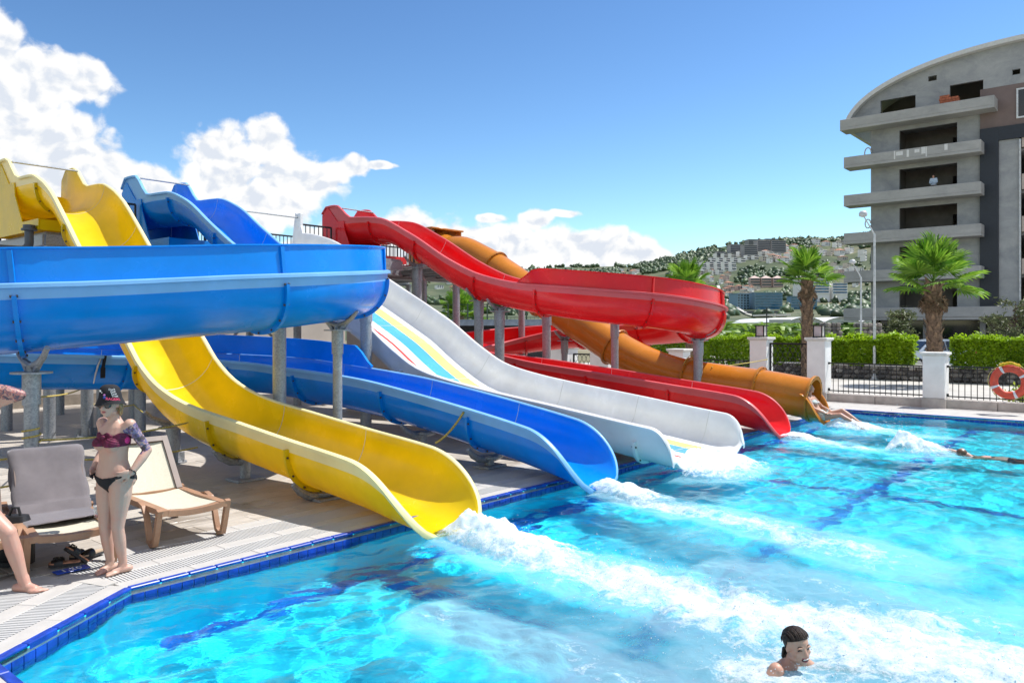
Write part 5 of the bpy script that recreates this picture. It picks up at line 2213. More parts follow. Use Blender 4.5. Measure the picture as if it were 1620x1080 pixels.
# rubble piers
for k, (x, y, h, w) in enumerate(((19.5, 48.0, 2.35, 1.05), (23.6, 52.0, 2.45, 1.5))):
    c = Vector((x, y, 0))
    o = thing('rubble_pier', ('squat rubble stone pier behind the hedge, nearer the palm with the slim trunk', 'broad rubble stone pier behind the hedge, by the tall lamp post')[k], 'stone pier', c, 0, 'rubble piers behind the hedge')
    m = MB()
    m.box((x, y, h / 2 - .1), (w - .2, w - .2, h - .2))
    m.build('core', simple('rough_mortar', (.25, .24, .22), .95, var=.2), o)
    z = .1
    while z < h:
        k_ = max(3, int(w / .32))
        rr = 1.0 if z < h - .5 else .82
        for q in range(k_):
            for face in (0, 1):
                s = MB()
                px_ = -w / 2 * rr + w * rr * (q + .5) / k_
                pos = (x + px_, y - w / 2 * rr, z) if face == 0 else (x - w / 2 * rr, y + px_, z)
                s.ellipsoid(pos, (w / k_ * .56 if face == 0 else .16, .16 if face == 0 else w / k_ * .56, .15), None, 6, 4)
                s.build('stone', M_ROCK[(q + face + int(z * 9)) % 2 + (1 if rnd.random() < .5 else 0)], o)
        z += .24

# ------------------------------------------------------------------ banana plantation and greenhouse
def plantation():
    rg = np.random.default_rng(40)
    V, F_, T_ = [], [], []
    n_pl = 900
    off = 0
    for k in range(n_pl):
        y = 40 + 62 * rg.random() ** .8
        kx = rg.uniform(.16, .455)
        if y < 50 and kx > .385:
            continue
        x = kx * y
        h = rg.uniform(1.7, 2.9) * (1 if y < 70 else 1.1)
        nl = 8
        for j in range(nl):
            a = rg.random() * 6.283
            L = rg.uniform(.9, 1.5)
            el = rg.uniform(.35, 1.25)
            w = rg.uniform(.20, .32)
            d = np.array([math.cos(a), math.sin(a)])
            s = np.array([-d[1], d[0], 0])
            p = np.array([x, y, h * .62])
            c0 = p
            c1 = p + np.array([d[0] * L * .5 * math.cos(el), d[1] * L * .5 * math.cos(el), L * .5 * math.sin(el)])
            c2 = c1 + np.array([d[0] * L * .55, d[1] * L * .55, L * .25 * (math.sin(el) - .8)])
            V += [c0 - s * .03, c0 + s * .03, c1 - s * w, c1 + np.array([0, 0, -.06]), c1 + s * w, c2]
            F_ += [(off, off + 1, off + 3), (off, off + 3, off + 2), (off + 1, off + 4, off + 3), (off + 2, off + 3, off + 5), (off + 3, off + 4, off + 5)]
            T_ += [rg.random()] * 6
            off += 6
    link('banana_foliage', quick_mesh('banana_foliage', np.array(V), np.array(F_), M_BANANA, np.array(T_)), None, 'stuff')
    # thin stakes standing in it
    for (kx, y, lab) in ((.2605, 46.0, 'thin dark stake above the banana leaves, beside the red bowl curve'), (.325, 52.0, 'thin dark stake above the banana leaves, near the lantern pillars'), (.233, 50.0, 'thin dark stake half hidden by the end of the red bowl curve')):
        m = MB()
        m.tube([(kx * y, y, 0), (kx * y, y, 3.4)], .04, 6)
        tag(m.build('plantation_stake', M_DARKSTEEL), lab, 'stake', 'stakes in the banana plantation')
plantation()

def greenhouse():
    c = Vector((46, 122, 0))
    o = thing('greenhouse', 'long low greenhouse with white plastic roofs behind the palms', 'greenhouse', c, 0)
    M_FILM = simple('white_greenhouse_film', (.72, .73, .72), .5, var=.06, vscale=.4)
    M_FILM2 = simple('clear_dusty_film', (.40, .47, .46), .35, var=.12, vscale=.5)
    y = 118
    for k in range(3):
        x0, x1 = 41.5 + k * 5.6, 41.5 + (k + 1) * 5.6 - .15
        m = MB()
        rings = []
        for q in range(9):
            u = q / 8
            x = x0 + (x1 - x0) * u
            z = 2.9 + .75 * math.sin(PI * u) ** .8
            rings.append([Vector((x, y, z)), Vector((x, y, z + .06)), Vector((x, y + 30, z + .06)), Vector((x, y + 30, z))])
        m.loops(rings)
        m.build('roof', M_FILM, o, smooth=40)
        m = MB()
        m.box(((x0 + x1) / 2, y + .2, 1.45), (x1 - x0, .06, 2.9))
        for q in range(8):
            xa, xb = x0 + (x1 - x0) * q / 8, x0 + (x1 - x0) * (q + 1) / 8
            za, zb_ = [2.9 + .74 * math.sin(PI * qq / 8) ** .8 for qq in (q, q + 1)]
            m.add([(xa, y + .2, 2.9), (xb, y + .2, 2.9), (xb, y + .2, zb_), (xa, y + .2, za)], [(0, 1, 2, 3)])
        m.build('end_wall', M_FILM2, o)
        m = MB()
        for x in np.linspace(x0, x1, 6):
            m.bar((x, y + .1, 0), (x, y + .1, 3.0), .07)
        m.build('frame', M_GALV, o, kind='stuff')
    m = MB()
    m.box((40.0, 121, 4.0), (3.2, 8, .25))
    m.build('side_roof', M_FILM, o)
    m = MB()
    m.box((40.0, 117, 2.2), (3.2, .2, 2.2))
    m.build('side_wall', M_FILM2, o)
greenhouse()

# ------------------------------------------------------------------ hills and the town on them
RIDGE = [(-900, 448), (-200, 446), (300, 440), (560, 432), (640, 430), (700, 430), (800, 424), (865, 421), (893, 419), (940, 419), (967, 418), (990, 420), (1032, 413), (1063, 403), (1100, 396), (1125, 389), (1155, 385),
         (1183, 381), (1221, 378), (1266, 376), (1340, 375), (1372, 366), (1500, 352), (1620, 350), (2400, 380)]
ZR = [(120, 0), (300, 2.2), (500, 8.0), (820, 22), (1100, 56), (1400, 112), (1800, 203)]
_rx = np.array([r[0] for r in RIDGE], float); _ry = np.array([r[1] for r in RIDGE], float)
_zx = np.array([r[0] for r in ZR], float); _zy = np.array([r[1] for r in ZR], float)
def hill_z(px, r):
    ky = (518 - np.interp(px, _rx, _ry)) / 140.0
    base = np.interp(r, _zx, _zy)
    return np.where(r < 820, base * (.35 + .65 * ky), base * ky + (22 * (.35 + .65 * ky) - 22 * ky) * np.clip((1100 - r) / 280, 0, 1))
def hill_at(px, py):
    """distance at which the hillside shows at this picture height"""
    rs = np.linspace(300, 1800, 400)
    pys = 518 - (hill_z(px, rs) - CAM_H) / rs * 1240
    i = int(np.argmin(np.abs(pys - py)))
    return rs[i]
HOUSES = []
def hills():
    m, nt, p = new_mat('scrubby_hillside')
    tc = nt.n('ShaderNodeTexCoord').outputs['Object']
    a = nt.noise(tc, .006, 7, .65)
    b = nt.noise(tc, .03, 6, .65)
    c = nt.ramp(nt.m('ADD', nt.m('MULTIPLY', a, .55), nt.m('MULTIPLY', b, .45)), [(.36, (.03, .05, .02)), (.50, (.065, .085, .035)), (.60, (.14, .135, .075)), (.70, (.30, .26, .20))])  # hillside tones lightened, slight distance haze put into the colour
    nt.put(p.inputs['Base Color'], c)
    p.inputs['Roughness'].default_value = .95
    pxs = np.linspace(-900, 2400, 190)
    rs = np.concatenate([np.linspace(130, 700, 34), np.linspace(720, 1820, 80), np.linspace(1850, 2400, 8)])
    PX, RS = np.meshgrid(pxs, rs, indexing='ij')
    Z = np.where(RS <= 1800, hill_z(PX, np.minimum(RS, 1800)), hill_z(PX, np.full_like(RS, 1800.)) - (RS - 1800) * .25)
    X = (PX - 810) / 1240 * RS
    Z = Z + (fbm(X * .01 + 90, RS * .01 + 50, 71, 4) - .5) * 4 * np.clip((RS - 500) / 500, 0, 1) - 1.5 * np.clip((RS - 500) / 500, 0, 1) - .05
    v = np.stack([X, RS, Z], -1).reshape(-1, 3)
    n, k = PX.shape
    idx = np.arange(n * k).reshape(n, k)
    q = np.stack([idx[:-1, :-1], idx[1:, :-1], idx[1:, 1:], idx[:-1, 1:]], -1).reshape(-1, 4)
    link('hills', quick_mesh('hills', v, q, m, smooth=True), None, 'structure')
    # woods: thousands of small crowns
    rg = np.random.default_rng(77)
    bm = bmesh.new()
    bmesh.ops.create_icosphere(bm, subdivisions=1, radius=1)
    bv = np.array([v_.co[:] for v_ in bm.verts]); bf = np.array([[v_.index for v_ in f.verts] for f in bm.faces])
    bm.free()
    V, F_, T_ = [], [], []
    off = 0
    cnt = 0
    tries = 0
    while cnt < 4200 and tries < 60000:
        tries += 1
        px = rg.uniform(430, 1420) if rg.random() < .35 else rg.uniform(840, 1400)
        r = rg.uniform(480, 1800) if rg.random() < .6 else rg.uniform(1350, 1800)
        x = (px - 810) / 1240 * r
        d = float(fbm(np.array(x * .012 + 300), np.array(r * .008 + 100), 91, 3))
        ridge = r > 1560
        py = 518 - (float(hill_z(px, r)) - CAM_H) / r * 1240
        belt = 405 < py < 440 and 1150 < px < 1270 and (py - 403) < (1275 - px) * .5
        if not (d > .55 or (ridge and d > .36) or (belt and d > .3)):
            continue
        if any(abs(px - hx) < hw and -5 < py - hy < 12 for hx, hy, hw in HOUSES):
            continue
        z = float(hill_z(px, r)) + (float(fbm(np.array(x * .01 + 90), np.array(r * .01 + 50), 71, 4)) - .5) * 4 * min(1, max(0, (r - 500) / 500)) - 1.5
        s = rg.uniform(2.4, 5.4)
        vv = bv * (s * rg.uniform(.8, 1.3), s, s * rg.uniform(.75, 1.25)) * (1 + .28 * rg.normal(size=(len(bv), 1))) + (x, r, z + s * .6)
        V.append(vv); F_.append(bf + off); T_.append(np.full(len(bv), rg.random()))
        off += len(bv)
        cnt += 1
    link('hillside_wood', quick_mesh('hillside_wood', np.concatenate(V), np.concatenate(F_), M_WOOD, np.concatenate(T_)), None, 'stuff')

M_HW = [simple('house_white', (.84, .83, .81), .8, var=.05, vscale=.05), simple('house_cream', (.58, .52, .45), .8, var=.05, vscale=.05), simple('house_pink', (.55, .42, .38), .8, var=.05, vscale=.05), simple('house_grey', (.30, .30, .31), .8, var=.05, vscale=.05)]
M_RT = simple('terracotta_roof', (.34, .16, .10), .85, var=.2, vscale=.2)
M_RG = simple('grey_flat_roof', (.45, .44, .42), .85, var=.1)
M_WIN = simple('far_window_glass', (.04, .055, .075), .2, var=.2)
M_BGL = simple('blue_hotel_glass', (.035, .16, .30), .12, var=.25, vscale=.2)

def hill_house(px, py, wpx, hpx, floors, wall, roof, label, cat, name, group, bands=False, glass=None, r=None, yaw=None):
    r = r or hill_at(px, py)
    u = r / 1240
    c = Vector(((px - 810) * u, r, CAM_H - (py - 518) * u))
    HOUSES.append((px, py, wpx * .55 + 2))
    w, h = wpx * u, hpx * u
    d = w * .7
    a = rnd.uniform(.45, .95) if yaw is None else yaw
    o = thing(name, label, cat, c, a, group)
    M = Matrix.Rotation(a, 3, 'Z')
    def bx(mb, x0, x1, y0, y1, z0, z1):
        q = c + M @ Vector(((x0 + x1) / 2, (y0 + y1) / 2, 0)) + Vector((0, 0, (z0 + z1) / 2))
        mb.box(q, (x1 - x0, y1 - y0, z1 - z0), M)
    m = MB()
    bx(m, -w / 2, w / 2, 0, d, -h * .8, h)
    m.build('wall', wall, o)
    m = MB()
    if roof == 'hip':
        e = w * .06
        vs = [(-w / 2 - e, -e, h), (w / 2 + e, -e, h), (w / 2 + e, d + e, h), (-w / 2 - e, d + e, h), (-w * .12, d / 2, h * 1.32), (w * .12, d / 2, h * 1.32)]
        m.add([c + M @ Vector((v[0], v[1], 0)) + Vector((0, 0, v[2])) for v in vs], [(0, 1, 5, 4), (1, 2, 5), (2, 3, 4, 5), (3, 0, 4), (3, 2, 1, 0)])
        m.build('roof', M_RT, o)
    elif roof == 'whitehip':
        e = w * .05
        vs = [(-w / 2 - e, -e, h), (w / 2 + e, -e, h), (w / 2 + e, d + e, h), (-w / 2 - e, d + e, h), (0, d / 2, h * 1.35), (.1, d / 2, h * 1.35)]
        m.add([c + M @ Vector((v[0], v[1], 0)) + Vector((0, 0, v[2])) for v in vs], [(0, 1, 5, 4), (1, 2, 5), (2, 3, 4, 5), (3, 0, 4), (3, 2, 1, 0)])
        m.build('roof', wall, o)
    else:
        bx(m, -w / 2 - w * .03, w / 2 + w * .03, -w * .03, d + w * .03, h + .01, h * 1.04)
        m.build('roof', wall if roof == 'flat' else M_RG, o)
    fh = h / floors
    for k in range(floors):
        if bands:
            g = MB()
            bx(g, -w * .47, w * .47, -.12, .0, k * fh + fh * .30, k * fh + fh * .86)
            g.build('window', glass or M_WIN, o)
            s = MB()
            bx(s, -w * .5, w * .5, -max(.9, w * .03), -.01, k * fh + .0, k * fh + fh * .13)
            s.build('balcony', wall, o)
        else:
            nw = max(2, min(4, int(wpx / 3.4)))
            for j in range(nw):
                g = MB()
                x = -w / 2 + w * (j + .5) / nw
                bx(g, x - w / nw * .27, x + w / nw * .27, -.14, .0, k * fh + fh * .22, k * fh + fh * .78)
                g.build('window', M_WIN, o)
    return o

ORD = 'first second third fourth fifth sixth seventh eighth ninth tenth eleventh twelfth thirteenth fourteenth fifteenth sixteenth seventeenth eighteenth nineteenth'.split()
def nth(k):
    if k < 19:
        return ORD[k]
    t, u = divmod(k + 1, 10)
    if u == 0:
        return {2: 'twentieth', 3: 'thirtieth'}[t]
    return {2: 'twenty', 3: 'thirty'}[t] + '-' + ORD[u - 1]
def town():
    # stepped white housing estate
    rows = [(404, 1132, 1166), (401, 1168, 1216), (411, 1124, 1180), (417.5, 1086, 1166), (423.5, 1098, 1160), (429.5, 1112, 1146), (407, 1180, 1200)]
    for ri, (py, x0, x1) in enumerate(sorted(rows)):
        x, j = x0, -1
        while x < x1:
            j += 1
            hill_house(x + 5.5, py + 3.5, 10.4, 6.6, 2, M_HW[0], 'flat', f'white flat-roofed unit of the stepped hillside estate, {nth(j)} along in row {ORD[ri]} from top', 'house', 'estate_house', 'stepped white housing estate on the hill', bands=True, yaw=.55)
            x += 11.6
    # grey blocks under construction on the crest
    for bi, (px, py, w, h, f) in enumerate(sorted(((1165, 402, 20, 15, 5), (1188, 403, 22, 15, 5), (1196, 389, 24, 10, 4), (1209, 399, 22, 18, 6), (1232, 398, 24, 17, 5), (1141, 405, 14, 7, 3), (1222, 386, 22, 8, 3)))):
        hill_house(px, py, w, h, f, M_HW[3], 'grey', f'grey unfinished apartment block on the far hill crest, {nth(bi)} along from the estate side', 'apartment block', 'crest_block', 'grey blocks on the hill crest', bands=True, yaw=.1, r=hill_at(px, py) * .985)
    rg = random.Random(12)
    def cluster(n, x0, x1, y0, y1, wr, hr, label, group, tints, roofs, floors=(2, 3)):
        for k, (px, py) in enumerate(sorted((rg.uniform(x0, x1), rg.uniform(y0, y1)) for _ in range(n))):
            hill_house(px, py, rg.uniform(*wr), rg.uniform(*hr), rg.choice(floors), M_HW[rg.choice(tints)], rg.choice(roofs), f'{label}, {nth(k)} along from the red slide', 'house', 'hill_house', group)
    cluster(34, 1245, 1372, 386, 412, (8, 15), (5, 8.5), 'white house high on the far hillside', 'white houses high on the hill', (0, 0, 0, 1), ('flat', 'grey', 'hip'))
    cluster(12, 1208, 1250, 400, 416, (8, 12), (4, 7), 'pale house just below the crest blocks', 'pale houses below the crest', (0, 1), ('hip', 'flat'))
    cluster(16, 1312, 1376, 418, 452, (7, 13), (4, 8), 'pale house on the hillside behind the slim palm', 'houses behind the slim palm', (0, 1, 2), ('hip', 'flat', 'grey'))
    cluster(13, 1108, 1160, 432, 456, (6, 11), (4, 6.5), 'small cream house among trees halfway up the hill', 'cream houses halfway up the hill', (1, 0, 2), ('hip', 'grey'))
    cluster(15, 1146, 1206, 452, 470, (7, 13), (4, 6), 'small house with a terracotta roof above the blue hotel', 'terracotta houses above the blue hotel', (1, 2, 0), ('hip', 'hip', 'grey'))
    cluster(7, 984, 1010, 424, 436, (5, 9), (3, 5), 'small pale house on the low ridge', 'houses on the low ridge', (0, 1), ('hip', 'flat'))
    cluster(9, 690, 760, 440, 462, (7, 12), (4, 6), 'small house on the hillside seen under the red drop', 'houses seen under the red drop', (0, 2), ('hip', 'grey'))
    for vi, px in enumerate((1195, 1213, 1231.5)):
        hill_house(px, 453, 15.5, 13, 3, M_HW[2], 'whitehip', f'pink villa with stacked balconies above the blue hotel, {ORD[vi]} along from the red slide', 'villa', 'pink_villa', 'row of pink villas', bands=True, yaw=.0)
    # hotels
    M_HB = simple('hotel_blue_trim', (.20, .32, .42), .6, var=.1)
    hill_house(1216, 489, 44, 25.5, 6, M_HB, 'flat', 'long blue glass hotel at the foot of the hill, its widest wing', 'hotel', 'blue_hotel', None, True, M_BGL, yaw=.0, r=820)
    hill_house(1176, 490, 26, 25, 6, M_HB, 'flat', 'narrower blue hotel wing with stepped bays beside the long one', 'hotel', 'blue_hotel', None, False, M_BGL, yaw=.5, r=825)
    hill_house(1272, 490, 40, 21, 5, M_HB, 'flat', 'blue hotel partly hidden behind the slim palm trunk', 'hotel', 'blue_hotel', None, True, M_BGL, yaw=-.1, r=820)
    hill_house(1290, 464, 46, 22, 5, M_HW[0], 'flat', 'white hotel with dark blue window bands behind the slim palm crown', 'hotel', 'banded_hotel', None, True, M_BGL, yaw=.05, r=900)
    hill_house(1329, 465, 24, 17, 4, M_HW[0], 'flat', 'smaller white hotel with dark window bands beside the lamp posts', 'hotel', 'banded_hotel', None, True, M_BGL, yaw=.05, r=900)
    # hillside road and its retaining wall
    mb = MB()
    path = [(1136, 452), (1139, 462), (1147, 473), (1157, 481), (1168, 489), (1180, 497), (1196, 503)]
    pts = []
    for (px, py) in path:
        r = hill_at(px, py)
        u = r / 1240
        pts.append((Vector(((px - 810) * u, r, CAM_H - (py - 518) * u + .8)), u))
    for (a, ua), (b, ub) in zip(pts, pts[1:]):
        w1, w2 = 2.4 * ua, 2.4 * ub
        mb.add([a - Vector((w1, 0, 0)), a + Vector((w1, 0, 0)), b + Vector((w2, 0, .5)), b + Vector((-w2, 0, .5))], [(0, 1, 2, 3)])
    mb.build('hill_road', simple('pale_hill_road', (.5, .48, .44), .9), kind='structure')
    m = MB()
    u = 640 / 1240
    q = Vector(((1207 - 810) * u, 640, CAM_H + (518 - 497) * u))
    m.box(q, (58 * u, 3, 11 * u))
    tag(m.build('retaining_wall', simple('dark_retaining_wall', (.15, .15, .16), .9, var=.2, vscale=.1)), 'long dark grey retaining wall below the blue hotel', 'retaining wall')
town()
hills()

# ------------------------------------------------------------------ behind the platform: cream wall, shed roof, mesh fence
def back_wall():
    o = thing('garden_wall', 'long cream rendered wall behind the slide platform', 'wall', S(16.6, 5), RZ)
    M_CW = simple('cream_render', (.56, .50, .44), .85, var=.07, vscale=.7)
    m = MB()
    c = S(16.6, 2.0)
    m.box((c.x, c.y, 1.22), (.25, 26, 2.44), M3P)
    m.build('render', M_CW, o)
    m = MB()
    m.bbox((c.x, c.y, 2.49), (.36, 26.1, .09), .01, M3P)
    m.build('coping', M_CAP, o)
    m = MB()
    c2 = S(16.43, 2.0)
    m.box((c2.x, c2.y, .14), (.06, 26, .28), M3P)
    m.build('skirting', simple('grey_brown_plinth', (.27, .23, .19), .9, var=.15), o)
    # side wall under the white chute
    o2 = thing('chute_wall', 'pinkish rendered wall standing under the white chute', 'wall', S(6.5, 9.7), RZ)
    m = MB()
    a, b = S(9.5, 9.75), S(4.9, 9.75)
    pts = [(9.5, 0), (4.2, 0), (4.2, .55), (5.2, 1.0), (7.5, 2.0), (9.5, 2.6)]
    vs = [S(s_, 9.60, z) for s_, z in pts] + [S(s_, 9.72, z) for s_, z in pts]
    k = len(pts)
    m.add(vs, [tuple(range(k)), tuple(reversed(range(k, 2 * k)))] + [(i, k + i, k + (i + 1) % k, (i + 1) % k) for i in range(k)])
    m.build('render', simple('pinkish_wall_render', (.50, .42, .38), .85, var=.06), o2)
back_wall()

def shed():
    c = Vector((-3.2, 38, 0))
    o = thing('low_shed', 'low open shed with a blue-grey sheet roof behind the red slide', 'shed', c, 0)
    M_SH = simple('blue_grey_sheet_roof', (.22, .27, .33), .5, .3, var=.12)
    m = MB()
    m.box((-2.6, 38, 2.42), (9.5, 4.0, .10))
    m.box((-2.6, 36.0, 2.30), (9.5, .06, .22))
    m.build('roof', M_SH, o)
    for x in (-7.0, -4.2, -1.4, 1.6):
        m = MB()
        m.bar((x, 36.3, 0), (x, 36.3, 2.36), .12)
        m.build('post', M_GALV, o)
    m = MB()
    m.box((-2.6, 39.8, 1.2), (9.5, .1, 2.4))
    m.build('rear_panel', simple('dark_shed_panel', (.06, .065, .07), .9, var=.2), o)
    # tall mesh fence further back
    f = thing('mesh_fence', 'tall green wire mesh fence seen between the posts under the red drop', 'fence', Vector((-4, 46, 0)), 0)
    M_GF = simple('dark_green_fence', (.03, .055, .035), .6)
    for x in np.arange(-9.5, 3.5, 1.15):
        m = MB()
        m.bar((x, 46, 0), (x, 46, 3.5), .06)
        m.build('post', M_GF, f)
    m = MB()
    for z in (1.9, 2.7, 3.45):
        m.bar((-9.5, 46, z), (3.4, 46, z), .035)
    for x in np.arange(-9.5, 3.4, .23):
        m.bar((x, 46, .1), (x, 46, 2.7), .012)
    m.build('wire', M_GF, f, kind='stuff')
shed()
# ================================================================== people
def skin_mat(name, base, ink=None, flush=(.60, .22, .17)):
    m, nt, p = new_mat(name)
    tc = nt.n('ShaderNodeTexCoord').outputs['Object']
    a = nt.noise(tc, 7, 4, .55)
    b = nt.noise(tc, 60, 4, .6)
    c = nt.mix(nt.m('MULTIPLY', nt.remap(a, .4, .75), .35), base, flush)
    c = nt.mix(nt.m('MULTIPLY', nt.remap(b, .5, .8), .15), c, tuple(x * .75 for x in base))
    if ink:
        at = nt.n('ShaderNodeAttribute', attribute_name='ink').outputs['Fac']
        v = nt.noise(tc, 26, 4, .62, dist=1.4)
        w = nt.noise(nt.vm('ADD', tc, (4, 2, 7)), 19, 3, .55, dist=.9)
        ic = nt.ramp(v, [(.30, (.012, .014, .03)), (.44, ink[0]), (.52, ink[1]), (.60, base), (.72, ink[2])])
        ic = nt.mix(nt.remap(w, .52, .62), ic, (.015, .016, .035))
        c = nt.mix(nt.m('MULTIPLY', nt.remap(at, .3, .6), .88), c, ic)
    nt.put(p.inputs['Base Color'], c)
    p.inputs['Roughness'].default_value = .48
    p.inputs['Subsurface Weight'].default_value = .10
    p.inputs['Subsurface Radius'].default_value = (.6, .25, .15)
    p.inputs['Subsurface Scale'].default_value = .02
    bp = nt.n('ShaderNodeBump')
    bp.inputs['Strength'].default_value = .12
    bp.inputs['Distance'].default_value = .004
    nt.put(bp.inputs['Height'], b)
    nt.put(p.inputs['Normal'], bp.outputs[0])
    return m

def lerp(a, b, t):
    return a + (b - a) * t

def limb(mb, pts, radii, n=12, sub=5):
    """tapered tube through pts with rounded ends; radii are given at even steps along the whole length"""
    P = [Vector(p) for p in pts]
    L = [0]
    for a, b in zip(P, P[1:]):
        L.append(L[-1] + (b - a).length)
    tot = L[-1]
    cs, rs = [], []
    steps = sub * (len(P) - 1)
    for k in range(steps + 1):
        d = tot * k / steps
        i = max(j for j in range(len(L) - 1) if L[j] <= d + 1e-9)
        u = (d - L[i]) / max(1e-9, L[i + 1] - L[i])
        cs.append(lerp(P[i], P[i + 1], min(1, u)))
        x = k / steps * (len(radii) - 1)
        j = min(len(radii) - 2, int(x))
        rs.append(lerp(radii[j], radii[j + 1], x - j))
    mb.tube(cs, rs, n)
    mb.ellipsoid(cs[0], rs[0], None, n, 8)
    mb.ellipsoid(cs[-1], rs[-1], None, n, 8)

def frame(z, xh):
    """rotation whose Z is z and whose X is as close to xh as possible"""
    z = Vector(z).normalized()
    x = Vector(xh)
    x = (x - z * x.dot(z)).normalized()
    y = z.cross(x)
    return Matrix((x, y, z)).transposed()

def hand(mb, wrist, d, palm, s, thumb_side, curl=.35, spread=.16):
    """palm and five fingers; d = direction of the fingers, palm = palm normal, thumb_side = +1/-1 along palm x d"""
    d = Vector(d).normalized()
    pn = Vector(palm)
    pn = (pn - d * pn.dot(d)).normalized()
    w = pn.cross(d).normalized() * thumb_side
    M = Matrix((w, pn, d)).transposed()
    c = wrist + d * .045 * s
    mb.ellipsoid(c, (.040 * s, .016 * s, .050 * s), M, 12, 8)
    lens = [.066, .076, .071, .055]
    for k in range(4):
        off = (.027 - .018 * k) * s
        root = wrist + d * .078 * s + w * off - d * (.006 * abs(k - 1.2)) * s
        a = spread * (1.2 - k) * .7
        dd = (d * math.cos(a) + w * math.sin(a)).normalized()
        p, pts, ang = root - dd * .015 * s, [root - dd * .015 * s], 0
        for j, f in enumerate((.5, .3, .22)):
            p = p + (dd * math.cos(ang) + pn * math.sin(ang)) * lens[k] * f * s * (1.25 if j == 0 else 1)
            pts.append(p)
            ang += curl
        limb(mb, pts, [.0092 * s, .0086 * s, .0070 * s], 8, 3)
    r0 = wrist + d * .025 * s + w * .026 * s
    p1 = r0 + (d * .55 + w * .8 + pn * .2).normalized() * .036 * s
    p2 = p1 + (d * .9 + w * .35 + pn * .3).normalized() * .030 * s
    limb(mb, [r0 - w * .01 * s, p1, p2], [.013 * s, .0105 * s, .008 * s], 8, 3)

def footm(mb, ankle, heel_toe, s):
    d = Vector(heel_toe)
    d.z = 0
    d.normalize()
    side = Vector((-d.y, d.x, 0))
    g = ankle.z - .075 * s
    h = Vector((ankle.x, ankle.y, g)) - d * .045 * s
    t = Vector((ankle.x, ankle.y, g)) + d * .135 * s
    M = Matrix((d, side, Vector((0, 0, 1)))).transposed()
    mb.ellipsoid(h + Vector((0, 0, .028 * s)), (.040 * s, .032 * s, .030 * s), M, 12, 8)
    mb.tube([h + Vector((0, 0, .030 * s)), lerp(h, t, .45) + Vector((0, 0, .034 * s)), lerp(h, t, .78) + Vector((0, 0, .022 * s))], [.030 * s, .033 * s, .026 * s], 12)
    mb.ellipsoid(lerp(h, t, .72) + Vector((0, 0, .018 * s)), (.062 * s, .044 * s, .018 * s), M, 12, 8)
    limb(mb, [ankle + Vector((0, 0, .02 * s)), lerp(h, t, .38) + Vector((0, 0, .036 * s))], [.036 * s, .032 * s], 10, 3)
    for k in range(5):
        o = side * (.030 - .0150 * k) * s
        p = lerp(h, t, .93 - .025 * k) + o + Vector((0, 0, .012 * s))
        limb(mb, [p - d * .03 * s, p + d * (.028 - .003 * k) * s], [.011 * s, (.011 - .001 * k) * s], 8, 2)

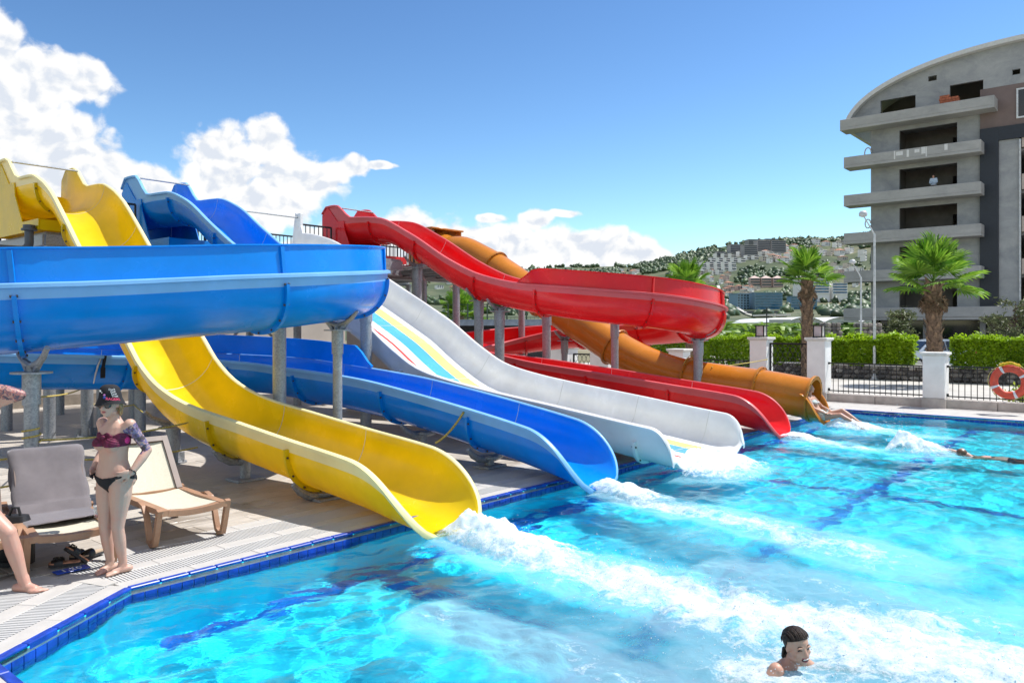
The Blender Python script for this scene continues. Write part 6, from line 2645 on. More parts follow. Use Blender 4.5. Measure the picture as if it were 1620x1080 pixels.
def body_mesh(name, J, s=1.0, female=True, mat=None, vox=.0065, smooth=3, ink=None, legs=True, arms=True):
    mb = MB()
    Lp, Ls = Vector(J['Lp']).normalized(), Vector(J['Ls']).normalized()
    P0, P1, P2 = Vector(J['crotch']), Vector(J['waist']), Vector(J['neck'])
    if female:
        tor = [(-.03, .085, .070), (.03, .150, .104), (.09, .168, .112), (.16, .155, .102), (.23, .128, .090), (.30, .127, .090), (.39, .139, .098), (.46, .148, .090), (.515, .150, .072), (.55, .095, .058), (.585, .055, .052)]
    else:
        tor = [(-.03, .085, .075), (.03, .150, .108), (.09, .160, .115), (.16, .156, .112), (.23, .150, .110), (.30, .155, .112), (.39, .170, .118), (.46, .178, .110), (.515, .170, .085), (.55, .110, .066), (.585, .062, .060)]
    H = .585
    def spine(h):
        t = h / H
        tm = .42
        # quadratic through the three points
        a = (t - tm) * (t - 1) / (tm * 1.0)
        b = t * (t - 1) / (tm * (tm - 1))
        c = t * (t - tm) / (1 - tm)
        return P0 * a + P1 * b + P2 * c
    rings = []
    for (h, a, b) in tor:
        c = spine(h)
        T = (spine(h + .02) - spine(h - .02)).normalized()
        u = min(1, max(0, h / H))
        Lv = (Lp * (1 - u) + Ls * u)
        Lv = (Lv - T * Lv.dot(T)).normalized()
        F = Lv.cross(T) if False else T.cross(Lv) * -1
        ring = []
        for k in range(20):
            an = 2 * PI * k / 20
            ca, sa = math.cos(an), math.sin(an)
            ring.append(c + Lv * (a * s * math.copysign(abs(ca) ** .85, ca)) + F * (b * s * math.copysign(abs(sa) ** .9, sa)))
        rings.append(ring)
    mb.loops(rings)
    def at(h, l, f):
        c = spine(h)
        T = (spine(h + .02) - spine(h - .02)).normalized()
        u = min(1, max(0, h / H))
        Lv = (Lp * (1 - u) + Ls * u)
        Lv = (Lv - T * Lv.dot(T)).normalized()
        F = T.cross(Lv) * -1
        return c + Lv * l * s + F * f * s
    if female:
        for sg in (1, -1):
            mb.ellipsoid(at(.375, sg * .068, .075), (.058 * s, .052 * s, .056 * s), None, 14, 10)
            mb.ellipsoid(at(.045, sg * .070, -.070), (.078 * s, .072 * s, .078 * s), None, 14, 10)
    else:
        for sg in (1, -1):
            mb.ellipsoid(at(.40, sg * .075, .070), (.078 * s, .045 * s, .055 * s), frame(Vector((0, 0, 1)), Ls), 14, 10)
            mb.ellipsoid(at(.045, sg * .070, -.070), (.075 * s, .068 * s, .078 * s), None, 14, 10)
        mb.ellipsoid(at(.19, 0, .05), (.12 * s, .085 * s, .11 * s), frame(Vector((0, 0, 1)), Lp), 14, 10)
    k = 1.0 if female else 1.14
    # head and neck
    Hc, Fh = Vector(J['head']), Vector(J['face']).normalized()
    Uh = Vector(J.get('headup', (0, 0, 1)))
    Uh = (Uh - Fh * Uh.dot(Fh)).normalized()
    Sh = Uh.cross(Fh).normalized()
    M = Matrix((Sh, Fh, Uh)).transposed()
    def hp(x, y, z):
        return Hc + Sh * x * s + Fh * y * s + Uh * z * s
    limb(mb, [P2 - Vector((0, 0, .02)), hp(0, -.018, -.055)], [.056 * s * k, .049 * s * k, .047 * s * k], 14, 4)
    mb.ellipsoid(hp(0, -.012, .030), (.072 * s, .092 * s, .082 * s), M, 18, 12)
    mb.ellipsoid(hp(0, .022, -.030), (.060 * s, .066 * s, .082 * s), M, 16, 12)
    mb.ellipsoid(hp(0, .058, -.088), (.026 * s, .022 * s, .020 * s), M, 10, 8)
    for sg in (1, -1):
        mb.ellipsoid(hp(sg * .036, .058, -.020), (.024 * s, .018 * s, .022 * s), M, 10, 8)
        mb.ellipsoid(hp(sg * .030, .076, .024), (.026 * s, .010 * s, .008 * s), M, 10, 6)
        mb.ellipsoid(hp(sg * .071, -.006, -.005), (.009 * s, .019 * s, .031 * s), M, 10, 8)
        mb.ellipsoid(hp(sg * .047, .02, -.066), (.018 * s, .036 * s, .018 * s), M, 10, 8)
    limb(mb, [hp(0, .078, .014), hp(0, .100, -.022)], [.009 * s, .013 * s], 8, 3)
    mb.ellipsoid(hp(0, .090, -.027), (.018 * s, .012 * s, .009 * s), M, 10, 6)
    mb.ellipsoid(hp(0, .078, -.050), (.023 * s, .012 * s, .006 * s), M, 10, 6)
    mb.ellipsoid(hp(0, .077, -.061), (.020 * s, .012 * s, .007 * s), M, 10, 6)
    if arms:
        for q in ('L', 'R'):
            sh, el, wr = Vector(J['sh' + q]), Vector(J['el' + q]), Vector(J['wr' + q])
            mb.ellipsoid(sh, .052 * s * k, None, 12, 10)
            limb(mb, [sh, el], [.049 * s * k, .046 * s * k, .041 * s * k, .036 * s * k], 12, 6)
            limb(mb, [el, wr], [.036 * s * k, .040 * s * k, .034 * s * k, .026 * s * k], 12, 6)
            limb(mb, [lerp(Vector(at(.50, (.10 if q == 'L' else -.10), 0)), sh, .2), sh], [.05 * s, .05 * s * k], 10, 3)
            hd = J.get('hand' + q)
            if hd:
                hand(mb, wr, hd[0], hd[1], s * (1 if female else 1.08), hd[2], *hd[3:])
    if legs:
        for q in ('L', 'R'):
            hip, kn, an = Vector(J['hip' + q]), Vector(J['kn' + q]), Vector(J['an' + q])
            limb(mb, [hip, kn], [.090 * s * k, .090 * s * k, .076 * s * k, .062 * s * k, .052 * s * k], 16, 8)
            T = (an - kn).normalized()
            back = Vector(J['calfback'])
            limb(mb, [kn, an], [.050 * s * k, .050 * s * k, .050 * s * k, .043 * s * k, .036 * s * k, .033 * s * k], 14, 8)
            mb.ellipsoid(lerp(kn, an, .28) + back * .016 * s, (.040 * s * k, .040 * s * k, .095 * s), frame(T, back), 12, 8)
            mb.ellipsoid(kn - back * .018 * s, .036 * s * k, None, 12, 8)
            footm(mb, an, J['toe' + q], s * (1 if female else 1.1))
    me = mb.mesh(name, mat)
    o = bpy.data.objects.new('tmp_body', me)
    COL.objects.link(o)
    r = o.modifiers.new('r', 'REMESH')
    r.mode = 'VOXEL'
    r.voxel_size = vox
    r.use_smooth_shade = True
    sm = o.modifiers.new('s', 'SMOOTH')
    sm.iterations = smooth
    sm.factor = .5
    bpy.context.view_layer.update()
    out = bpy.data.meshes.new_from_object(o.evaluated_get(bpy.context.evaluated_depsgraph_get()))
    bpy.data.objects.remove(o)
    out.name = name
    out.materials.clear()
    out.materials.append(mat)
    out.shade_smooth()
    n = len(out.vertices)
    co = np.zeros(n * 3, np.float32)
    out.vertices.foreach_get('co', co)
    co = co.reshape(-1, 3)
    if ink:
        val = np.zeros(n, np.float32)
        for (a, b, r_) in ink:
            a, b = np.array(a), np.array(b)
            ab = b - a
            t = np.clip(((co - a) @ ab) / (ab @ ab), 0, 1)
            d = np.linalg.norm(co - (a + t[:, None] * ab), axis=1)
            inside = (d < r_) & (t > .001) & (t < .999)
            val = np.maximum(val, inside.astype(np.float32))
        at_ = out.attributes.new('ink', 'FLOAT', 'POINT')
        at_.data.foreach_set('value', val)
    return out, co

def garment(name, me, co, sel, off, mat, parent, pleat=0.0, thick=True):
    """shell of cloth grown off the body faces whose corners all satisfy sel(points)"""
    ok = sel(co)
    n = np.zeros(len(me.vertices) * 3, np.float32)
    me.vertices.foreach_get('normal', n)
    n = n.reshape(-1, 3)
    faces = [tuple(p.vertices) for p in me.polygons if all(ok[i] for i in p.vertices)]
    used = sorted(set(i for f in faces for i in f))
    mp = {i: k for k, i in enumerate(used)}
    P = co[used]
    if pleat:
        P = P + n[used] * (pleat * np.sin(P[:, 2:3] * 420 + P[:, 0:1] * 130))
    v = np.concatenate([P + n[used] * off, co[used] - n[used] * .002])
    k = len(used)
    fs = [tuple(mp[i] for i in f) for f in faces]
    # rim
    edges = {}
    for f in fs:
        for a, b in zip(f, f[1:] + f[:1]):
            edges[(a, b)] = 1
    rim = [(a, b) for (a, b) in edges if (b, a) not in edges]
    nb = {}
    for (a, b) in rim:
        nb.setdefault(a, []).append(b)
        nb.setdefault(b, []).append(a)
    for _ in range(10):                                   # even out the stepped hem
        old = v.copy()
        for a, ns in nb.items():
            for o_ in (0, k):
                v[a + o_] = .4 * old[a + o_] + .6 * np.mean([old[i + o_] for i in ns], axis=0)
    allf = fs + [(b, a, a + k, b + k) for (a, b) in rim]
    g = bpy.data.meshes.new(name)
    g.from_pydata(v.tolist(), [], allf)
    g.materials.append(mat)
    g.shade_smooth()
    return link(name, g, parent)

def head_hair(me, co, Hc, Sh, Fh, Uh, s, root, mat, front=.05, nape=-.09, off=.011):
    """close-lying hair grown off the scalp of a body mesh"""
    def sel(c):
        d = (c - np.array(Hc)) / s
        x, y, z = d @ np.array(Sh), d @ np.array(Fh), d @ np.array(Uh)
        near = np.linalg.norm(d, axis=1) < .17
        line = np.where(y > -.005, front + .42 * np.abs(y), np.where(y > -.045, -.005 - (y + .005) * -1.2, nape))
        return near & (z > line) & (z > nape)
    return garment('hair', me, co, sel, off, mat, root, .0)

SKIN_W = skin_mat('fair_skin', (.50, .325, .25), ((.10, .055, .20), (.06, .10, .26), (.45, .10, .22)))
SKIN_M = skin_mat('fair_reddish_skin', (.50, .30, .23), ((.04, .06, .12), (.40, .12, .10), (.10, .14, .20)))
SKIN_S = skin_mat('wet_tanned_skin', (.46, .27, .19))
M_BLACK_CLOTH = simple('black_cotton', (.010, .010, .013), .9, var=.15, vscale=30)
M_WINE = simple('wine_red_ruched_cloth', (.14, .008, .045), .75, var=.3, vscale=40)
M_BLONDE = simple('blonde_hair', (.36, .24, .11), .5, var=.35, vscale=60)
M_DARKHAIR = simple('dark_wet_hair', (.030, .018, .013), .5, spec=.25, var=.35, vscale=60, bump=.8, bscale=120)
M_LENS = simple('dark_mirror_lens', (.008, .012, .013), .06, var=.05, spec=.9)
M_FRAME = simple('black_plastic_frame', (.01, .01, .01), .3)
M_LIP = simple('lip_red', (.42, .12, .12), .4, var=.08, vscale=50)
M_TEETH = simple('teeth_white', (.75, .72, .66), .25, var=.02)
M_PRINT_W = simple('white_print', (.72, .72, .72), .7, var=.02)
M_PRINT_P = simple('pink_print', (.70, .06, .16), .7, var=.05)

# ---------------------------------------------------------------- woman in the bucket hat
def woman():
    C = Vector((-3.40, 6.70, 0))
    Lv, Fw = Vector((.927, -.375, 0)), Vector((-.375, -.927, 0))
    def p(l, f, z):
        return C + Lv * l + Fw * f + Vector((0, 0, z))
    J = dict(Lp=Lv, Ls=Lv, crotch=p(0, 0, .755), waist=p(.005, .012, .985), neck=p(.0, -.01, 1.315),
             head=p(.005, .050, 1.455), face=Vector((-.12, -.985, -.10)), headup=(0, 0, 1),
             shL=p(.158, -.02, 1.275), elL=p(.245, -.125, 1.05), wrL=p(.222, .02, .880),
             shR=p(-.158, -.02, 1.275), elR=p(-.245, -.12, 1.05), wrR=p(-.205, .035, .885),
             handL=(p(.13, .14, .845) - p(.222, .02, .88), p(0, 0, 0) - p(.2, 0, 0), -1, .22), handR=(p(-.12, .14, .85) - p(-.205, .035, .885), p(0, 0, 0) - p(-.2, 0, 0), 1, .22),
             hipL=p(.082, .0, .775), hipR=p(-.082, -.005, .775), knL=p(.060, .018, .405), knR=p(-.070, .030, .405), anL=p(.052, -.045, .078), anR=p(-.085, -.035, .078),
             toeL=Vector((-.62, -.78, 0)), toeR=Vector((-.40, -.92, 0)), calfback=-Fw)
    root = thing('person', 'woman in a black bucket hat and wine bandeau top standing barefoot by the pool', 'person', C)
    sh, el = np.array(J['shL']), np.array(J['elL'])
    me, co = body_mesh('body', J, 1.0, True, SKIN_W, .0062, 3, ink=[(sh + (el - sh) * .02, sh + (el - sh) * .98, .075)])
    link('body', me, root)
    def loc(c):
        d = c - np.array(C)
        return d[:, :2] @ np.array(Lv)[:2], d[:, :2] @ np.array(Fw)[:2], c[:, 2]
    def top(c):
        l, f, z = loc(c)
        return (np.abs(l) < .152 - .0 * z) & (f > -.13) & (z > 1.095 + .02 * np.clip(-f * 4, 0, 1)) & (z < 1.205 + .012 * np.sin(l * 60) - .02 * np.clip(-f * 4, 0, 1))
    g = garment('bandeau_top', me, co, top, .009, M_WINE, root, .0035)
    bow = MB()
    q = p(.0, .135, 1.175)
    for sg in (1, -1):
        bow.ellipsoid(q + Lv * sg * .022 + Vector((0, 0, .006)), (.026, .012, .016), frame(Vector((0, 0, 1)), Lv), 10, 8)
    bow.ellipsoid(q + Fw * .006, .012, None, 8, 6)
    bow.build('bow', M_WINE, g, smooth=60)
    kn = MB()
    kn.ellipsoid(p(.148, .0, 1.15), (.014, .03, .034), frame(Vector((0, 0, 1)), Lv), 10, 8)
    kn.build('side_knot', simple('bright_pink_cloth', (.55, .02, .16), .7), g, smooth=60)
    def bot(c):
        l, f, z = loc(c)
        v = np.where(f > 0, .012 + np.clip(z - .725, 0, 1) * 1.15, .03 + np.clip(z - .72, 0, 1) * 1.35)
        string = (z > .812 + np.abs(l) * .16) & (z < .832 + np.abs(l) * .16)
        return ((np.abs(l) < v) & (z < .830 + np.abs(l) * .16) & (z > .70) & (np.abs(l) < .165)) | (string & (np.abs(l) < .19))
    garment('bikini_bottom', me, co, bot, .006, M_BLACK_CLOTH, root)
    # bracelet and hair tie
    w = J['wrL']
    m = MB()
    d = (J['elL'] - J['wrL']).normalized()
    M = frame(d, Fw)
    ring = [w + d * .012 + M @ Vector((.031 * math.cos(a), .031 * math.sin(a), 0)) for a in np.linspace(0, 2 * PI, 20)]
    m.tube(ring, .005, 6, cap=False)
    m.build('bracelet', M_FRAME, root, smooth=60)
    # head things
    Hc, Fh = J['head'], J['face'].normalized()
    Uh = Vector((0, 0, 1))
    Uh = (Uh - Fh * Uh.dot(Fh)).normalized()
    Sh = Uh.cross(Fh)
    MH = Matrix((Sh, Fh, Uh)).transposed()
    def hp(x, y, z):
        return Hc + Sh * x + Fh * y + Uh * z
    hair = MB()
    hair.ellipsoid(hp(0, -.030, .032), (.078, .090, .080), MH, 18, 12)
    hair.ellipsoid(hp(0, -.060, -.04), (.072, .052, .075), MH, 14, 10)
    for k in range(22):
        a = R(-150 + 300 * k / 21) if False else R(55 + 250 * k / 21)
        x, y = .074 * math.sin(a) * 1.0, .080 * math.cos(a) - .02
        if y > -.015:
            continue
        hair.tube([hp(x, y, .01), hp(x * 1.08, y - .004, -.05), hp(x * 1.03 + rnd.uniform(-.006, .006), y + rnd.uniform(-.008, .008), -.105 + rnd.uniform(-.02, .015))], [.014, .013, .004], 6)
    hair.build('hair', M_BLONDE, root, smooth=60)
    # bucket hat: crown and drooping brim, lathed with a slight wobble
    hat = MB()
    prof = [(.010, .142), (.036, .140), (.058, .132), (.077, .112), (.090, .060), (.096, .026), (.104, .010), (.116, -.010), (.125, -.028), (.128, -.031), (.125, -.025), (.113, -.006), (.100, .012), (.091, .026), (.087, .045), (.076, .105)]
    n = 36
    rings = []
    for (r_, z) in prof:
        ring = []
        for k in range(n):
            a = 2 * PI * k / n
            wv = (1 + .02 * math.sin(3 * a + 1) * max(0, (.06 - z)) / .06)
            zz = z + (.010 * math.sin(2 * a + .5) if r_ > .11 else 0)
            ring.append(hp(r_ * .92 * wv * math.cos(a), r_ * 1.04 * wv * math.sin(a) - .016, zz + .022 + .14 * r_ * math.sin(a)))
        rings.append(ring)
    hat.loops(rings, cap=True)
    ho = hat.build('bucket_hat', M_BLACK_CLOTH, root, smooth=50)
    # lettering wrapped on the crown and brim, on the side towards the pool
    def wrap(text, size, a0, z0, mat, name, slope=.0):
        t = text_mesh(text, size, .0015)
        vs = []
        for v in t.vertices:
            x, y, zz = v.co
            z = z0 + y
            r_ = np.interp(z, [-.031, -.010, .010, .026, .050, .110, .128], [.130, .117, .106, .098, .094, .084, .070]) + .003 + zz
            a = a0 - x / .095
            vs.append(hp(r_ * .92 * math.cos(a), r_ * 1.04 * math.sin(a) - .016, z + slope * x + .022 + .14 * r_ * math.sin(a)))
        me_ = bpy.data.meshes.new(name)
        me_.from_pydata(vs, [], [tuple(p_.vertices) for p_ in t.polygons])
        me_.materials.append(mat)
        return link(name, me_, ho)
    # find the angle on the hat that faces the camera
    to_cam = (Vector((0, 0, CAM_H)) - Hc)
    ac = math.atan2(to_cam.dot(Fh), to_cam.dot(Sh))
    for k, tx in enumerate(("Don't", "Quit", "Your", "Trust")):
        wrap(tx, .024, ac - .22 - .07 * k, .100 - .019 * k, M_PRINT_W, 'lettering')
    wrap('RAGERS', .030, ac - .25, .018, M_PRINT_P, 'lettering', -.10)
    wrap('~', .05, ac + .40, .035, M_PRINT_P, 'lettering')
    wrap('W', .026, ac + .95, .085, M_PRINT_W, 'lettering')
    wrap('v', .022, ac + .72, .075, M_PRINT_W, 'lettering')
    m = MB()
    for (a, z, r_) in ((ac + .42, .090, .010),):
        q = hp(.100 * .90 * math.cos(a), .100 * 1.0 * math.sin(a) - .01, z)
        m.ellipsoid(q, (r_, r_, r_ * .8), None, 10, 6)
    m.build('badge', simple('violet_print', (.40, .14, .38), .7), ho, smooth=60)
    m = MB()
    a, z = ac + .42, .070
    m.ellipsoid(hp(.100 * .91 * math.cos(a), .100 * 1.02 * math.sin(a) - .01, z), (.011, .011, .013), None, 10, 6)
    m.build('badge', simple('blue_print', (.03, .06, .30), .7), ho, smooth=60)
    # sunglasses
    sg_ = MB()
    for sg in (1, -1):
        c = hp(sg * .033, .086, .004)
        ring = [c + Sh * (.030 * math.cos(a)) + Uh * (.027 * math.sin(a)) - Fh * (.012 * (abs(math.cos(a) + sg) * .5) ** 2) for a in np.linspace(0, 2 * PI, 22)]
        sg_.tube(ring, .0028, 6, cap=False)
        sg_.tube([c + Sh * sg * .031 + Uh * .008 - Fh * .008, hp(sg * .074, .03, .012), hp(sg * .076, -.03, .010)], .0026, 6)
    sg_.tube([hp(-.006, .094, .010), hp(0, .098, .012), hp(.006, .094, .010)], .003, 6)
    so = sg_.build('sunglasses', M_FRAME, root, smooth=60)
    for sg in (1, -1):
        m = MB()
        c = hp(sg * .033, .084, .004)
        m.ellipsoid(c, (.029, .006, .026), frame(Uh, Sh) if False else MH @ Matrix.Rotation(R(-sg * 10), 3, 'Z'), 14, 10)
        m.build('lens', M_LENS, so, smooth=60)
    m = MB()
    m.ellipsoid(hp(0, .086, -.052), (.021, .007, .004), MH, 12, 6)
    m.ellipsoid(hp(0, .084, -.060), (.019, .008, .005), MH, 12, 6)
    m.build('lips', M_LIP, root, smooth=60)
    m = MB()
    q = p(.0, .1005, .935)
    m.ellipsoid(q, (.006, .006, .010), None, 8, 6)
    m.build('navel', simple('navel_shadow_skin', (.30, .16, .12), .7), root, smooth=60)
woman()

# ---------------------------------------------------------------- man at the edge of the view, arm raised to his head
def man():
    C = Vector((-4.46, 6.36, 0))
    Fw = Vector((.93, -.36, 0)).normalized()
    Lv = Vector((-Fw.y, Fw.x, 0))
    def p(l, f, z):
        return C + Lv * l + Fw * f + Vector((0, 0, z))
    s = 1.07
    J = dict(Lp=Lv, Ls=Lv, crotch=p(0, 0, .80), waist=p(0, -.02, 1.05), neck=p(0, -.06, 1.44), head=p(0, -.02, 1.60), face=Fw + Vector((0, 0, -.1)),
             shR=p(-.17, .06, 1.385), elR=Vector((-3.905, 6.22, 1.565)), wrR=Vector((-4.14, 6.12, 1.655)),
             shL=p(.19, -.03, 1.375), elL=p(.24, -.20, 1.10), wrL=p(.22, -.14, .88),
             handR=(Vector((-.20, .12, .04)), Vector((0, .3, -.6)), 1, .3), handL=(Vector((.1, 0, -.25)), Lv * -1, 1, .3),
             hipL=p(.09, 0, .83), hipR=p(-.085, .05, .83), knR=Vector((-3.985, 6.20, .475)), knL=p(.12, .0, .44),
             anR=Vector((-3.895, 6.25, .082)), anL=p(.16, -.15, .082), toeR=Vector((.97, -.12, 0)), toeL=Fw, calfback=-Fw)
    root = thing('person', 'tattooed man in teal shorts at the picture edge with his elbow raised', 'person', C)
    el, wr, sh = np.array(J['elR']), np.array(J['wrR']), np.array(J['shR'])
    me, co = body_mesh('body', J, s, False, SKIN_M, .0075, 3, ink=[(el + (el - wr) * .18, wr, .062)])
    link('body', me, root)
    def shorts(c):
        d = c - np.array(C)
        z = c[:, 2]
        return (z > .765) & (z < 1.0) & (np.linalg.norm(d[:, :2], axis=1) < .235)
    garment('swim_shorts', me, co, shorts, .014, simple('teal_shorts', (.010, .12, .12), .7, var=.2), root, .002)
    Hc = J['head']
    Fh = J['face'].normalized()
    Uh = (Vector((0, 0, 1)) - Fh * Fh.z).normalized()
    head_hair(me, co, Hc, Uh.cross(Fh), Fh, Uh, s, root, simple('brown_hair', (.06, .035, .02), .6))
man()

# ---------------------------------------------------------------- swimmer laughing in the foam
def swimmer():
    Hc = Vector((1.815, 4.99, .075))
    Fh = Vector((.30, -.945, -.08)).normalized()
    Lv = Vector((.75, .66, 0)).normalized()
    s = .96
    U = Vector((-.12, .05, 1)).normalized()
    J = dict(Lp=Lv, Ls=Lv, crotch=Hc + Vector((-.30, .30, -.70)), waist=Hc + Vector((-.16, .16, -.42)), neck=Hc + Vector((-.03, .05, -.125)), head=Hc, face=Fh, headup=U,
             shL=Hc + Lv * .150 + Vector((-.03, .04, -.16)), elL=Hc + Lv * .30 + Vector((.10, -.02, -.34)), wrL=Hc + Lv * .30 + Vector((.32, -.10, -.30)),
             shR=Hc - Lv * .155 + Vector((-.04, .03, -.125)), elR=Hc - Lv * .30 + Vector((-.10, .05, -.32)), wrR=Hc - Lv * .30 + Vector((.10, -.05, -.42)),
             handL=(Vector((.2, -.1, .02)), Vector((0, 0, -1)), 1, .2), handR=(Vector((.2, -.1, -.02)), Vector((0, 0, -1)), -1, .2), calfback=(0, 0, 1))
    root = thing('person', 'swimmer with dark wet hair laughing with shut eyes in the churning foam', 'person', Hc)
    me, co = body_mesh('body', J, s, True, SKIN_S, .0062, 3, legs=False)
    b = link('body', me, root)
    b.cycles.is_caustics_receiver = True
    Uh = (U - Fh * U.dot(Fh)).normalized()
    Sh = Uh.cross(Fh)
    M = Matrix((Sh, Fh, Uh)).transposed()
    def hp(x, y, z):
        return Hc + (Sh * x + Fh * y + Uh * z) * s
    head_hair(me, co, Hc, Sh, Fh, Uh, s, root, M_DARKHAIR, .040, -.10, .006)
    h = MB()
    for k in range(26):                                   # wet strands combed back from the brow
        x = -.068 + .136 * k / 25 + rnd.uniform(-.003, .003)
        q = math.sqrt(max(.05, 1 - (x / .084) ** 2))
        a0, a1 = R(rnd.uniform(34, 46)), R(rnd.uniform(185, 215))
        pts = [hp(x * (1 + .08 * math.sin(3 * u + k)), .099 * q * math.cos(lerp(a0, a1, u)) - .013, .091 * q * math.sin(lerp(a0, a1, u)) + .029) for u in np.linspace(0, 1, 9)]
        h.tube(pts, [.002, .005, .006, .006, .006, .006, .005, .004, .002], 5)
    for k in range(9):
        a = R(-60 + 120 * k / 8) - PI / 2
        h.tube([hp(.05 * math.cos(a), -.075, -.04), hp(.055 * math.cos(a), -.085, -.10), hp(.05 * math.cos(a) + .004, -.075, -.16)], [.016, .014, .004], 6)
    h.build('wet_strands', M_DARKHAIR, root, smooth=60)
    m = MB()
    for sg in (1, -1):
        pts = [hp(sg * (.018 + .028 * u), .077 - .012 * u, .006 + .006 * math.sin(PI * u) - .004 * u) for u in np.linspace(0, 1, 7)]
        m.tube(pts, [.001, .004, .005, .005, .005, .004, .001], 6)
    m.build('eyelid_line', simple('dark_lash', (.05, .02, .016), .6), root, smooth=60, kind='stuff')
    m = MB()
    for sg in (1, -1):
        pts = [hp(sg * (.014 + .036 * u), .080 - .014 * u, .028 + .008 * math.sin(PI * u)) for u in np.linspace(0, 1, 6)]
        m.tube(pts, [.001, .003, .0035, .003, .002, .001], 6)
    m.build('eyebrow', M_DARKHAIR, root, smooth=60, kind='stuff')
    # open laughing mouth
    m = MB()
    m.ellipsoid(hp(0, .082, -.055), (.027, .010, .013), M, 14, 8)
    mo = m.build('mouth', simple('dark_mouth', (.06, .012, .012), .5), root, smooth=60)
    m = MB()
    m.ellipsoid(hp(0, .088, -.050), (.021, .006, .005), M, 12, 6)
    m.build('teeth', M_TEETH, mo, smooth=60)
    m = MB()
    for (z0, up) in ((-.046, 1), (-.067, -1)):
        pts = [hp(.030 * u, .088 - .016 * u * u, z0 + (.006 * u * u if up < 0 else .002 * (1 - u * u)) + .008 * u * u) for u in np.linspace(-1, 1, 9)]
        m.tube(pts, [.001, .003, .004, .0045, .0045, .0045, .004, .003, .001], 6)
    m.build('lips', M_LIP, root, smooth=60)
swimmer()

# ---------------------------------------------------------------- girl shooting out of the orange tube
def slider():
    N3, T3 = Vector((DN.x, DN.y, 0)), Vector((DT.x, DT.y, 0))
    t0 = 14.66
    def p(n, t, z):
        return W(n, t0 + t, z)
    J = dict(Lp=T3, Ls=T3, crotch=p(.62, 0, .14), waist=p(.46, 0, .28), neck=p(.30, 0, .60), head=p(.31, 0, .755), face=Vector((N3.x + .1, N3.y, .12)), headup=(-.1, 0, 1),
             shL=p(.31, .155, .56), elL=p(.50, .24, .34), wrL=p(.72, .16, .26), shR=p(.31, -.155, .56), elR=p(.48, -.24, .34), wrR=p(.70, -.17, .24),
             handL=(N3 * .8 - T3 * .4, Vector((0, 0, -1)), -1, .3), handR=(N3 * .9 + T3 * .3, Vector((0, 0, -1)), 1, .3),
             hipL=p(.62, .08, .15), hipR=p(.62, -.08, .15), knL=p(.98, .09, .30), knR=p(.99, -.08, .22), anL=p(1.36, .06, .06), anR=p(1.38, -.10, .02), toeL=N3, toeR=N3, calfback=Vector((0, 0, -1)))
    root = thing('person', 'girl in a pale bikini sliding feet first out of the orange tube', 'person', p(.6, 0, .1))
    me, co = body_mesh('body', J, .93, True, SKIN_S, .011, 2)
    link('body', me, root)
    c0 = np.array(p(.375, 0, .44))
    ax = np.array((J['neck'] - J['waist']).normalized())
    def top(c):
        h = (c - c0) @ ax
        l = (c - c0) @ np.array(T3)
        return (np.abs(h) < .055) & (np.abs(l) < .145)
    M_PB = simple('pale_patterned_bikini', (.50, .56, .55), .7, var=.3, vscale=30)
    garment('bikini_top', me, co, top, .009, M_PB, root)
    c1 = np.array(p(.60, 0, .16))
    def bot(c):
        d = c - c1
        return (np.abs(d @ np.array(N3)) < .085) & (np.abs(d @ np.array(T3)) < .19) & (c[:, 2] < .30)
    garment('bikini_bottom', me, co, bot, .009, M_PB, root)
    Hc = J['head']
    Fh = J['face'].normalized()
    m = MB()
    Uh = (Vector((0, 0, 1)) - Fh * Fh.z).normalized()
    head_hair(me, co, Hc, Uh.cross(Fh), Fh, Uh, .93, root, M_DARKHAIR, .04, -.09, .016)
    m.ellipsoid(Hc - Fh * .055 + Vector((0, 0, -.05)), (.060, .060, .10), None, 12, 8)
    m.ellipsoid(Hc - Fh * .075 + Vector((0, 0, -.15)), (.045, .045, .09), None, 12, 8)
    m.build('wet_strands', M_DARKHAIR, root, smooth=60)
slider()

# ---------------------------------------------------------------- prone swimmer, mostly under water
def floater():
    Hc = Vector((7.70, 13.42, -.075))
    D = Vector((.80, -.60, -.04)).normalized()          # from head to feet
    Lv = Vector((.60, .80, 0))
    U = Vector((0, 0, 1))
    def p(d, l, z):
        return Hc + D * d + Lv * l + U * z
    J = dict(Lp=-Lv, Ls=-Lv, crotch=p(.80, 0, -.13), waist=p(.54, 0, -.10), neck=p(.20, 0, -.07), head=p(.02, 0, .0), face=Vector((-.3, .2, -.9)), headup=-D,
             shL=p(.24, -.16, -.08), elL=p(-.02, -.28, -.12), wrL=p(-.25, -.22, -.08), shR=p(.24, .16, -.08), elR=p(.02, .30, -.06), wrR=p(-.20, .24, .02),
             handL=(-D, -U, 1, .2), handR=(-D, -U, -1, .2), hipL=p(.80, -.08, -.14), hipR=p(.80, .08, -.14), knL=p(1.20, -.10, -.20), knR=p(1.20, .12, -.17), anL=p(1.60, -.10, -.22), anR=p(1.58, .16, -.20), toeL=D, toeR=D, calfback=U)
    root = thing('person', 'swimmer face down far out in the pool, just the head and shoulders breaking the surface', 'person', Hc)
    me, co = body_mesh('body', J, 1.0, False, SKIN_M, .011, 2)
    o = link('body', me, root)
    o.cycles.is_caustics_receiver = True
    c1 = np.array(p(.80, 0, -.14))
    def sh(c):
        d = c - c1
        return (d @ np.array(D) > -.14) & (d @ np.array(D) < .20)
    garment('swim_trunks', me, co, sh, .012, simple('navy_trunks', (.012, .02, .05), .7), root)
    m = MB()
    m.ellipsoid(Hc + Vector((0, 0, .028)), (.090, .088, .078), None, 16, 12)
    m.build('hair', simple('wet_brown_hair', (.10, .055, .03), .4), root, smooth=60)
floater()

